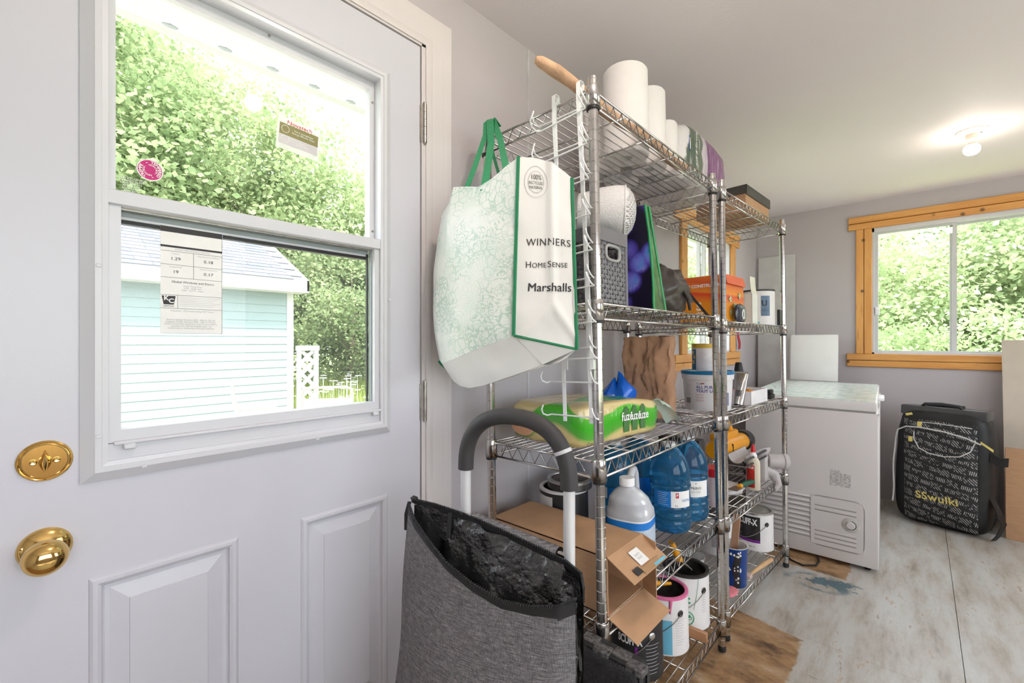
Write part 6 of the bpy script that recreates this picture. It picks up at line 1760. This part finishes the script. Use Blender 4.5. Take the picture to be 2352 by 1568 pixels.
def shell(u, v):
    a = 2 * PI * u; c_, s_ = math.cos(a), math.sin(a)
    k = (abs(c_) ** 5 + abs(s_) ** 5) ** (-1 / 5)
    b_ = PI * v
    rr = math.sin(b_) ** 0.22
    zz = -math.copysign(abs(math.cos(b_)) ** 0.4, math.cos(b_))
    d = Vector((c_ * k * rr, s_ * k * rr, zz))
    n_ = 1 + 0.02 * noise.noise(d * 3.3)
    wd = 0.5 * SW * (1.0 - 0.05 * max(0, d.z))
    return (SW / 2 + d.x * wd * n_, SD / 2 + 0.02 + d.y * (SD / 2) * n_, SH / 2 + 0.012 + d.z * (SH / 2) * (1 + 0.01 * noise.noise(d * 4)))
mb.grid(shell, 56, 36, True)
part(mb, 'body', m_nylon, sc, ang=80)
def front(u, v):
    x = 0.055 + (SW - 0.115) * u
    z_ = 0.035 + (SH - 0.09) * v
    ed = (1 - abs(2 * u - 1) ** 6) * (1 - abs(2 * v - 1) ** 8)
    return (x + 0.012 * (1 - v), 0.018 - 0.040 * ed + 0.004 * noise.noise(Vector((u * 4, v * 6, 0))), z_)
part(MB().grid(front, 24, 30), 'printed_panel', logo_mat(), sc, ang=80)
def frontmap(x0, z0):
    def f_(x, y):
        u = (x0 + x - 0.055) / (SW - 0.115); v = (z0 + y - 0.035) / (SH - 0.09)
        p = front(min(1, max(0, u)), min(1, max(0, v)))
        return (p[0], p[1] - 0.003, p[2])
    return f_
lettering(sc, 'SSwulki', 0.062, frontmap(0.225, 0.20), m_yel2, offset=0.02, sx=1.0, shear=-0.08, spacing=1.06)
fm = frontmap(0, 0)
part(MB().tube([fm(0.115, 0.60), fm(0.115, 0.555), fm(0.14, 0.50), fm(0.19, 0.475), fm(0.26, 0.468), fm(0.33, 0.482), fm(0.375, 0.52), fm(0.392, 0.575), fm(0.392, 0.59)], 0.0035, 6), 'piping', m_pipw, sc)
part(MB().tube([shell(0.62 + 0.0, 0.2 + 0.03 * i) if False else (0.012 + 0.004 * math.sin(i), -0.004 + 0.002 * i, 0.12 + 0.42 * i / 8) for i in range(9)] + [(0.03, -0.002, 0.60), (0.075, -0.012, 0.628), (0.15, -0.022, 0.632), (0.26, -0.022, 0.622), (0.36, -0.012, 0.598), (0.42, 0.0, 0.57)], 0.0048, 7), 'piping', m_pipw, sc)
part(MB().tube([fm(0.13, 0.665), fm(0.22, 0.668), fm(0.38, 0.66)], 0.003, 6), 'zip', m_pipw, sc)
for (x, z_) in ((0.085, 0.532), (0.13, 0.635)):
    q_ = fm(x, z_)
    part(MB().rbox(q_[0], q_[0] + 0.022, q_[1] - 0.006, q_[1], q_[2], q_[2] + 0.034, 0.003, 1), 'zip_pull', m_yel2, sc)
part(MB().tube([(0.07, 0.0, 0.705), (0.10, 0.0, 0.715)], 0.008, 8), 'zip_pull', m_yel2, sc)
part(MB().ribbon([(0.42, -0.01, 0.585), (0.45, -0.02, 0.565), (0.475, -0.02, 0.545)], (0.0, 0.004, 0.014), 0.002), 'zip_pull', m_yel2, sc)
part(MB().rbox(0.025, SW - 0.025, 0.05, SD - 0.02, SH - 0.03, SH + 0.035, 0.012, 2), 'top_plate', mat('hard_black', (0.05, 0.05, 0.052), 0.35), sc)
part(MB().tube([(0.13, 0.07, SH + 0.03), (0.15, 0.06, SH + 0.05), (0.23, 0.055, SH + 0.056), (0.31, 0.06, SH + 0.05), (0.33, 0.07, SH + 0.03)], [0.008, 0.011, 0.012, 0.011, 0.008], 10), 'top_handle', m_black, sc)
part(MB().rbox(0.14, 0.32, 0.12, 0.16, SH + 0.03, SH + 0.055, 0.008, 2), 'pull_handle', m_black, sc)
part(MB().ribbon([(SW - 0.01, 0.06, 0.50), (SW + 0.03, 0.05, 0.475), (SW + 0.065, 0.04, 0.485)], (0.0, 0.012, 0.05), 0.006), 'side_strap', m_nylon, sc)
part(MB().ribbon([(SW - 0.015, 0.09, 0.27), (SW + 0.02, 0.07, 0.20), (SW + 0.05, 0.05, 0.12), (SW + 0.03, 0.045, 0.05), (SW + 0.01, 0.045, 0.015)], (0.012, 0.05, 0.0), 0.004), 'side_strap', m_nylon, sc)
for x in (0.05, SW - 0.05):
    part(MB().lathe([(0, -0.012), (0.03, -0.012), (0.033, 0.0), (0.03, 0.012), (0, 0.012)], 20, T(x, SD + 0.01, 0.052, ry=90)), 'wheel', m_black, sc)

# ------------------------------------------------------------------ sheets at the right edge
solo(MB().rbox(0, 0.85, 0, 0.012, 0, 1.215, 0.002, 1), 'wall_board', mat('buff_board', (0.56, 0.49, 0.41), 0.65, var=0.04), 'tall buff board leaning against the wall under the far window', 'board', T(1.463, 4.115, 0, rz=-1, rx=-9))
solo(MB().rbox(0, 0.85, 0, 0.006, 0, 0.545, 0.002, 1), 'cardboard_sheet', m_card, 'brown cardboard sheet propped in front of the tall buff board', 'cardboard', T(1.452, 3.975, 0, rz=-4, rx=-7))

# ------------------------------------------------------------------ ceiling lamps (the room's own light)
m_porc = mat('porcelain', (0.80, 0.70, 0.60), 0.3, var=0.02)
def lamp(x, y, label, power):
    m_bulb = mat('lit_bulb', (1.0, 0.88, 0.78), 0.4, var=0.0, emit=power)
    t = thing('ceiling_lamp', label, 'ceiling lamp', T(x, y, ZC), 'bare bulb ceiling lamps')
    part(MB().lathe([(0, 0), (0.060, 0), (0.061, -0.003), (0.057, -0.008), (0.03, -0.014), (0.024, -0.018), (0.022, -0.045), (0.019, -0.048), (0.0185, -0.062), (0.0, -0.062)], 36), 'canopy', m_porc, t)
    part(MB().cyl((0.034, 0.01, -0.0105), (0.034, 0.01, -0.0145), 0.004, n=10), 'screw', m_tindark, t)
    part(MB().lathe([(0.012, -0.060), (0.018, -0.068), (0.024, -0.075)], 24), 'bulb_neck', m_porc, t)
    part(MB().lathe([(0.024, -0.075), (0.031, -0.084), (0.033, -0.096), (0.030, -0.110), (0.020, -0.120), (0.0, -0.124)], 24), 'bulb', m_bulb, t)
    return t
lamp(1.27, 3.29, 'bare bulb ceiling lamp near the far window', 75)
lamp(0.90, 0.611, 'bare bulb ceiling lamp reflected in the door glass', 310)

# ------------------------------------------------------------------ odds and ends
solo(MB().tube([(0.50, 2.84, 0.006), (0.56, 2.78, 0.006), (0.62, 2.755, 0.006), (0.67, 2.80, 0.006), (0.675, 2.86, 0.006), (0.66, 2.92, 0.006)], 0.0045, 7), 'extension_cable', m_black, 'black power cable curling out from under the freezer', 'cord')
t = thing('red_tag', 'red printed strap hanging on the side window trim', 'strap', T(0.026, 3.745, 1.13))
part(MB().ribbon([(0, 0.03, 0), (0.004, 0.02, 0.05), (0.0, -0.005, 0.10), (0.0, -0.015, 0.135)], (0.0, 0.05, 0.008), 0.003), 'strap', mat('red_strap', (0.42, 0.01, 0.02), 0.5, var=0.3, scale=40), t)
# ------------------------------------------------------------------ outdoors
GZ = -0.25
m_ground = mat('meadow_soil', (0.26, 0.34, 0.10), 0.9, var=0.3, scale=3)
gmb = MB()
gmb.grid(lambda u, v: (-45 + 75 * u, -30 + 75 * v, GZ - 0.02 + 0.10 * noise.noise(Vector((u * 30, v * 30, 0))) * (1 if (-45 + 75 * u) < -8 or (-30 + 75 * v) > 9 else 0) - (0.35 if -0.5 < -45 + 75 * u < 4 and -2.5 < -30 + 75 * v < 5 else 0)), 75, 75)
g_ = struct(gmb, 'ground', m_ground)

struct(MB().box(3.1, 11, -7, 7, GZ - 0.1, GZ + 0.02).box(-2, 3.1, -9, -1.9, GZ - 0.1, GZ + 0.02), 'bounce_slab', mat('bounce_slab_concrete', (0.62, 0.60, 0.57), 0.9, var=0.06, scale=4))  # pale slab added out of view to bounce daylight up to the ceiling

def leaf_mat(name, c1, c2):
    m, N, L, b = nmat(name)
    v = mapped(N, L, (1, 1, 1))
    oi = N.new('ShaderNodeObjectInfo')
    f_ = vmath(N, L, 'ADD', noise_fac(N, L, v, 1.3, 6, 0.75), vmath(N, L, 'MULTIPLY', vmath(N, L, 'SUBTRACT', oi.outputs['Random'], 0.5), 0.18))
    rp = ramp(N, [(0.32, c1), (0.66, c2)])
    L.new(f_, rp.inputs[0])
    N.remove(b)
    d = N.new('ShaderNodeBsdfDiffuse'); tr = N.new('ShaderNodeBsdfTranslucent'); mx = N.new('ShaderNodeMixShader')
    mx.inputs[0].default_value = 0.45
    L.new(rp.outputs[0], d.inputs[0]); L.new(rp.outputs[0], tr.inputs[0])
    L.new(d.outputs[0], mx.inputs[1]); L.new(tr.outputs[0], mx.inputs[2])
    L.new(mx.outputs[0], N['Material Output'].inputs[0])
    return m
m_leaf = leaf_mat('maple_leaves', (0.19, 0.27, 0.12), (0.50, 0.565, 0.33))
m_leafp = leaf_mat('pale_leaves', (0.28, 0.38, 0.18), (0.62, 0.69, 0.44))
m_leafd = leaf_mat('spruce_leaves', (0.10, 0.20, 0.09), (0.25, 0.36, 0.17))
m_bark = mat('bark', (0.22, 0.19, 0.15), 0.9, var=0.3, scale=8)

def foliage(seed, n, rx, ry, rz, leaf, clusters, zlow=0.0):
    rg = random.Random(seed)
    cs = []
    for i in range(clusters):
        while True:
            p = Vector((rg.uniform(-1, 1), rg.uniform(-1, 1), rg.uniform(-1, 1)))
            if 0.25 < p.length < 1.0:
                break
        cs.append((Vector((p.x * rx, p.y * ry, p.z * rz)), rg.uniform(0.55, 1.15)))
    vs_, fs = [], []
    cr_ = (rx + ry + rz) / 3 * 0.26
    for i in range(n):
        c_, s_ = rg.choice(cs)
        p = c_ + Vector((rg.gauss(0, 1), rg.gauss(0, 1), rg.gauss(0, 0.62))) * cr_ * s_ * 0.62
        a = Vector((rg.gauss(0, 1), rg.gauss(0, 1), rg.gauss(-0.25, 0.6))).normalized()
        b_ = a.cross(Vector((rg.gauss(0, 1), rg.gauss(0, 1), rg.gauss(0, 1)))).normalized()
        l = leaf * rg.uniform(0.6, 1.25)
        k = len(vs_)
        vs_ += [p - a * l * 0.5, p + b_ * l * 0.34, p + a * l * 0.5, p - b_ * l * 0.34]
        fs.append((k, k + 1, k + 2, k + 3))
    me = bpy.data.meshes.new('foliage')
    me.from_pydata(vs_, [], fs)
    return me, [c for c, _ in cs]
def trunk_mesh(seed, h0, cs, r):
    rg = random.Random(seed)
    mb = MB()
    mb.tube([(0, 0, -h0), (0.05, 0.03, -h0 * 0.5), (0, 0, 0), (0.03, -0.05, h0 * 0.3)], [r, r * 0.8, r * 0.6, r * 0.25], 8)
    for c_ in cs[:9]:
        z0 = rg.uniform(-h0 * 0.5, h0 * 0.1)
        mid = Vector((c_.x * 0.45, c_.y * 0.45, (z0 + c_.z) / 2 - 0.1))
        mb.tube([(0.02, 0, z0), mid, c_], [r * 0.4, r * 0.28, r * 0.08], 6)
    return mb.mesh('trunk', m_bark, True)
kinds = {}
for key, seed, n, rx, ry, rz, leaf, cl_, mm, h0, r in (('tall', 1, 42000, 2.6, 2.6, 3.2, 0.115, 130, m_leaf, 4.0, 0.13), ('mid', 2, 30000, 2.1, 2.1, 2.0, 0.10, 110, m_leaf, 2.6, 0.10), ('pale', 3, 30000, 2.3, 2.3, 2.1, 0.105, 100, m_leafp, 2.6, 0.10), ('shrub', 4, 18000, 1.5, 1.5, 0.95, 0.075, 70, m_leafp, 1.0, 0.05), ('spruce', 5, 22000, 1.7, 1.7, 3.0, 0.11, 80, m_leafd, 3.8, 0.12)):
    me, cs = foliage(seed, n, rx, ry, rz, leaf, cl_)
    me.materials.append(mm)
    kinds[key] = (me, trunk_mesh(seed, h0, cs, r), h0)
def tree(kind, x, y, label, s=1.0, rz=0, name='tree'):
    me, tm, h0 = kinds[kind]
    t = thing(name, label, 'shrub' if name == 'shrub' else 'tree', Matrix.Translation((x, y, GZ - 0.05)) @ Matrix.Rotation(R(rz), 4, 'Z') @ Matrix.Scale(s, 4), 'trees and shrubs outside')
    f_ = mk('foliage', me, t, T(0, 0, h0)); f_['kind'] = 'stuff'
    mk('trunk', tm, t, T(0, 0, h0))
    return t
# beyond the shed, seen through the door window
tree('tall', -11.2, 0.0, 'tall maple left of the shed ridge, beyond the door window', 1.15, 10)
tree('tall', -11.3, 3.9, 'tall maple directly behind the shed roof', 1.1, 120)
tree('tall', -15.2, 2.2, 'taller tree rising behind the two maples', 1.35, 220)
tree('mid', -10.6, 7.0, 'leafy tree right of the lattice screen', 1.05, 40)
tree('mid', -8.6, 5.0, 'smaller yellow-green tree just beyond the lattice screen', 0.8, 200)
tree('pale', -11.5, 6.5, 'pale tree high in the right of the door window', 1.25, 80)
tree('mid', -10.6, -3.4, 'tree at the left edge of the door window', 1.1, 300)
tree('tall', -12.5, 9.0, 'tall tree seen at the right edge of the door window', 1.1, 30)
tree('shrub', -8.8, 6.6, 'low shrub at the foot of the trees right of the lattice', 0.9, 0, 'shrub')
tree('shrub', -9.2, 7.6, 'dark shrub at the meadow edge beyond the patio chairs', 1.0, 90, 'shrub')
# behind the side window
tree('pale', -4.2, 11.0, 'pale tree seen through the side window', 1.0, 150)
tree('mid', -6.6, 14.5, 'tree filling the back of the side window', 1.2, 15)
# behind the far window
tree('pale', 0.6, 11.0, 'pale leafy tree in the left pane of the far window', 0.85, 60)
tree('mid', 2.9, 11.2, 'bright green tree in the right pane of the far window', 0.9, 180)
tree('spruce', 0.0, 17.5, 'dark conifer rising behind the left pane of the far window', 1.0, 0)
tree('spruce', 3.3, 19.0, 'distant conifer behind the right pane of the far window', 1.05, 70)
tree('shrub', 0.9, 7.9, 'sunlit shrub at the bottom of the left far pane', 0.85, 20, 'shrub')
tree('shrub', 2.3, 8.4, 'sunlit shrub at the bottom of the right far pane', 0.95, 140, 'shrub')
tree('shrub', -0.8, 8.6, 'shrub at the left edge of the far window', 0.9, 250, 'shrub')
tree('pale', 5.4, 12.5, 'pale tree at the right edge of the far window', 0.95, 230)
# meadow grass and flowers
rg = random.Random(12)
vs_, fs = [], []
for i in range(22000):
    x = rg.uniform(-11, -5.6); y = rg.uniform(2.85, 9.5)
    h = rg.uniform(0.18, 0.55) * (0.5 + min(1, max(0, (-x - 4.6) / 3)))
    a = rg.uniform(0, 2 * PI); w_ = rg.uniform(0.006, 0.014)
    lean = Vector((rg.gauss(0, 0.12), rg.gauss(0, 0.12), 0))
    k = len(vs_)
    p = Vector((x, y, GZ - 0.03)); d = Vector((math.cos(a), math.sin(a), 0)) * w_
    vs_ += [p - d, p + d, p + lean + Vector((0, 0, h))]
    fs.append((k, k + 1, k + 2))
me = bpy.data.meshes.new('meadow_grass'); me.from_pydata(vs_, [], fs); me.materials.append(leaf_mat('meadow_blades', (0.30, 0.42, 0.08), (0.58, 0.62, 0.24)))
o = mk('meadow_grass', me); o['kind'] = 'stuff'; o['label'] = 'tall yellow-green meadow grass beyond the patio'; o['category'] = 'grass'
mb = MB()
for i in range(240):
    x = rg.uniform(-9.5, -6.0); y = rg.uniform(2.9, 7.5); h = rg.uniform(0.35, 0.85)
    mb.tube([(x, y, GZ), (x + 0.02, y, GZ + h)], 0.004, 3)
    for k in range(5):
        cx_, cy_ = x + 0.02 + rg.uniform(-0.05, 0.05), y + rg.uniform(-0.05, 0.05)
        mb.lathe([(0, GZ + h + 0.012), (0.028, GZ + h)], 6, Matrix.Translation((cx_, cy_, 0)))
o = part(mb, 'wildflowers', mat('flower_white', (0.80, 0.82, 0.76), 0.8), None, smooth=False); o['kind'] = 'stuff'; o['label'] = 'white umbel wildflowers in the meadow'; o['category'] = 'flowers'

# garden shed
m_side = mat('aqua_siding', (0.235, 0.305, 0.305), 0.45, var=0.02)
m_shw = mat('shed_white', (0.5, 0.5, 0.5), 0.45, var=0.01)
shed = thing('garden_shed', 'pale aqua garden shed with grey shingle roof outside the door', 'shed', T(-5.5, 0, GZ))
YL, YRt = -2.6, 2.47
part(MB().box(-2.28, -0.015, YL, YRt - 0.02, 0, 2.19), 'core', m_side, shed, smooth=False)
plank = MB()
plank.add([(-0.012, YL, 0), (0.010, YL, 0), (0.0, YL, 0.108), (-0.012, YL, 0.108), (-0.012, YRt - 0.06, 0), (0.010, YRt - 0.06, 0), (0.0, YRt - 0.06, 0.108), (-0.012, YRt - 0.06, 0.108)], [(0, 1, 2, 3), (4, 7, 6, 5), (0, 4, 5, 1), (1, 5, 6, 2), (2, 6, 7, 3), (3, 7, 4, 0)])
pm_ = plank.mesh('siding_plank', m_side)
for k in range(20):
    mk('siding_plank', pm_, shed, T(0, 0, 0.108 * k))
part(MB().box(-0.014, 0.014, YRt - 0.075, YRt, 0, 2.16).box(-0.08, 0.014, YRt - 0.0, YRt + 0.012, 0, 2.16), 'corner_board', m_shw, shed, smooth=False)
part(MB().box(0.27, 0.30, YL - 0.1, 2.585, 2.12, 2.29).box(-0.02, 0.27, YL - 0.1, 2.585, 2.12, 2.135), 'fascia', m_shw, shed, smooth=False)
part(MB().prism([(0.30, 2.14), (0.30, 2.29), (-1.14, 3.01), (-2.58, 2.29), (-2.58, 2.14), (-1.14, 2.86)], 2.555, 2.585, lambda x, z_, h: (x, h, z_)), 'rake_board', m_shw, shed, smooth=False)
part(MB().prism([(0.0, 2.15), (-1.14, 2.72), (-2.28, 2.15)], 2.40, 2.46, lambda x, z_, h: (x, h, z_)), 'gable', m_side, shed, smooth=False)
sl_ = Vector((-1.44, 0, 0.72)).normalized(); up_ = Vector((0.447, 0, 0.894))
part(MB().prism([(0.30, 2.285), (-1.14, 3.005), (-2.58, 2.285), (-2.56, 2.27), (-1.14, 2.98), (0.28, 2.27)], YL - 0.12, 2.59, lambda x, z_, h: (x, h, z_)), 'roof_deck', mat('roof_felt', (0.20, 0.21, 0.24), 0.9), shed, smooth=False)
sh_ms = []
for c_ in ((0.11, 0.12, 0.15), (0.145, 0.155, 0.19), (0.16, 0.17, 0.205), (0.125, 0.135, 0.17)):
    sm_ = MB()
    o_ = lambda a, b, h: tuple(sl_ * a + Vector((0, b, 0)) + up_ * h)
    sm_.add([o_(0, 0, 0.009), o_(0, 0.295, 0.009), o_(0.15, 0.295, 0.002), o_(0.15, 0, 0.002), o_(0, 0, 0.0), o_(0, 0.295, 0.0), o_(0.15, 0.295, 0.0), o_(0.15, 0, 0.0)], [(0, 1, 2, 3), (4, 7, 6, 5), (0, 4, 5, 1), (1, 5, 6, 2), (2, 6, 7, 3), (3, 7, 4, 0)])
    sh_ms.append(sm_.mesh('shingle', mat('shingle_grey', c_, 0.85, var=0.12, scale=40)))
rg = random.Random(5)
for r_ in range(12):
    base = Vector((0.31, 0, 2.285)) + sl_ * (0.135 * r_)
    y = YL - 0.12 - (0.15 if r_ % 2 else 0.0)
    while y < 2.58:
        if y > YL - 0.2 and y + 0.295 < 2.62:
            mk('shingle', rg.choice(sh_ms), shed, Matrix.Translation(base + Vector((0, y, 0))))
        y += 0.30
# lattice screen
lat = thing('lattice_screen', 'white lattice privacy screen at the corner of the shed', 'lattice', T(-5.4, 2.50, GZ))
part(MB().box(-0.03, 0.03, 0.0, 0.045, 0, 1.36).box(-0.03, 0.03, 0.235, 0.29, 0, 1.36).box(-0.035, 0.035, -0.01, 0.30, 1.31, 1.38), 'frame', m_shw, lat, smooth=False)
for k in range(0, 8):
    for s_ in (1, -1):
        z0 = k * 0.165 - 0.03
        a = Vector((0, 0.04, z0 if s_ > 0 else z0 + 0.2)); b_ = Vector((0, 0.24, z0 + 0.2 if s_ > 0 else z0))
        part(MB().ribbon([a + Vector((0.004 * s_, 0, 0)), b_ + Vector((0.004 * s_, 0, 0))], Vector((0, -(b_.z - a.z), b_.y - a.y)).normalized() * 0.05, 0.007), 'slat', m_shw, lat, smooth=False)
# patio chairs
m_frame = mat('taupe_frame', (0.34, 0.33, 0.30), 0.4, 0.3)
m_sling = mat('sling_fabric', (0.60, 0.56, 0.52), 0.8, var=0.06, scale=90)
def chair(x, y, rz, label):
    t = thing('patio_chair', label, 'chair', T(x, y, GZ, rz), 'patio chairs')
    part(MB().tube([(-0.25, 0.20, 0.42), (-0.25, 0.24, 0.60), (-0.25, 0.29, 0.88), (-0.235, 0.295, 0.93), (-0.19, 0.30, 0.955), (0.19, 0.30, 0.955), (0.235, 0.295, 0.93), (0.25, 0.29, 0.88), (0.25, 0.24, 0.60), (0.25, 0.20, 0.42)], 0.014, 8), 'back_frame', m_frame, t)
    part(MB().grid(lambda u, v: (-0.24 + 0.48 * u, 0.205 + 0.085 * v + 0.02 * math.sin(PI * u), 0.44 + 0.40 * v), 6, 6), 'backrest', m_sling, t)
    part(MB().grid(lambda u, v: (-0.24 + 0.48 * u, -0.25 + 0.46 * v, 0.42 - 0.02 * math.sin(PI * u)), 6, 6), 'seat', m_sling, t)
    part(MB().tube([(-0.25, -0.26, 0.42), (0.25, -0.26, 0.42)], 0.012, 8).tube([(-0.25, -0.26, 0.42), (-0.25, 0.2, 0.42)], 0.012, 8).tube([(0.25, -0.26, 0.42), (0.25, 0.2, 0.42)], 0.012, 8), 'seat_frame', m_frame, t)
    for s_ in (-1, 1):
        part(MB().tube([(s_ * 0.255, 0.25, 0.66), (s_ * 0.285, 0.12, 0.67), (s_ * 0.29, -0.14, 0.66), (s_ * 0.285, -0.22, 0.62), (s_ * 0.27, -0.25, 0.52), (s_ * 0.26, -0.27, 0.2), (s_ * 0.26, -0.28, 0.0)], 0.013, 8), 'arm', m_frame, t)
        part(MB().tube([(s_ * 0.25, 0.2, 0.42), (s_ * 0.255, 0.25, 0.2), (s_ * 0.26, 0.28, 0.0)], 0.013, 8), 'leg', m_frame, t)
    return t
chair(-3.78, 2.22, 62 + 180, 'patio chair with pale sling back beside the lattice screen')
chair(-4.25, 1.70, 165, 'patio chair with only its arm showing in front of the shed')
struct(MB().box(-5.45, -0.13, -3, 3.2, GZ - 0.3, GZ), 'trim_4', mat('deck_boards', (0.50, 0.46, 0.40), 0.8, var=0.1, scale=6, stretch=(1, 12, 1)))
# soffit of the house eave above the door
def soffit_mat():
    m, N, L, b = nmat('vented_soffit')
    v = mapped(N, L, (1, 1, 1))
    vo = N.new('ShaderNodeTexVoronoi'); vo.inputs['Scale'].default_value = 75; vo.inputs['Randomness'].default_value = 0.0
    L.new(v, vo.inputs['Vector'])
    d = step(N, L, vo.outputs['Distance'], 0.24, 0.19)
    L.new(mixc(N, L, vmath(N, L, 'MULTIPLY', d, 0.6), (0.85, 0.85, 0.85), (0.30, 0.30, 0.30)), b.inputs['Base Color'])
    b.inputs['Roughness'].default_value = 0.5
    return m
sf = mk('trim_5', None, None, T(0, 0, 2.15)); sf['kind'] = 'structure'
me_sf = MB().rbox(-0.62, -0.12, 0.002, 0.144, 0, 0.012, 0.003, 1).mesh('soffit_panel', soffit_mat())
me_n = MB().lathe([(0, 0.0), (0.022, 0.0), (0.020, -0.004), (0, -0.006)], 14, T(-0.60, 0.145, 0.002), sx=0.5).mesh('vent_notch', m_vinylgrey)
for k in range(-8, 24):
    p_ = mk('soffit_panel', me_sf, sf, T(0, k * 0.145 - 0.017, 0))
    mk('vent_notch', me_n, p_)
part(MB().box(-0.66, -0.62, -1.5, 4.6, 0.001, 0.14), 'fascia', m_shw, sf, smooth=False)
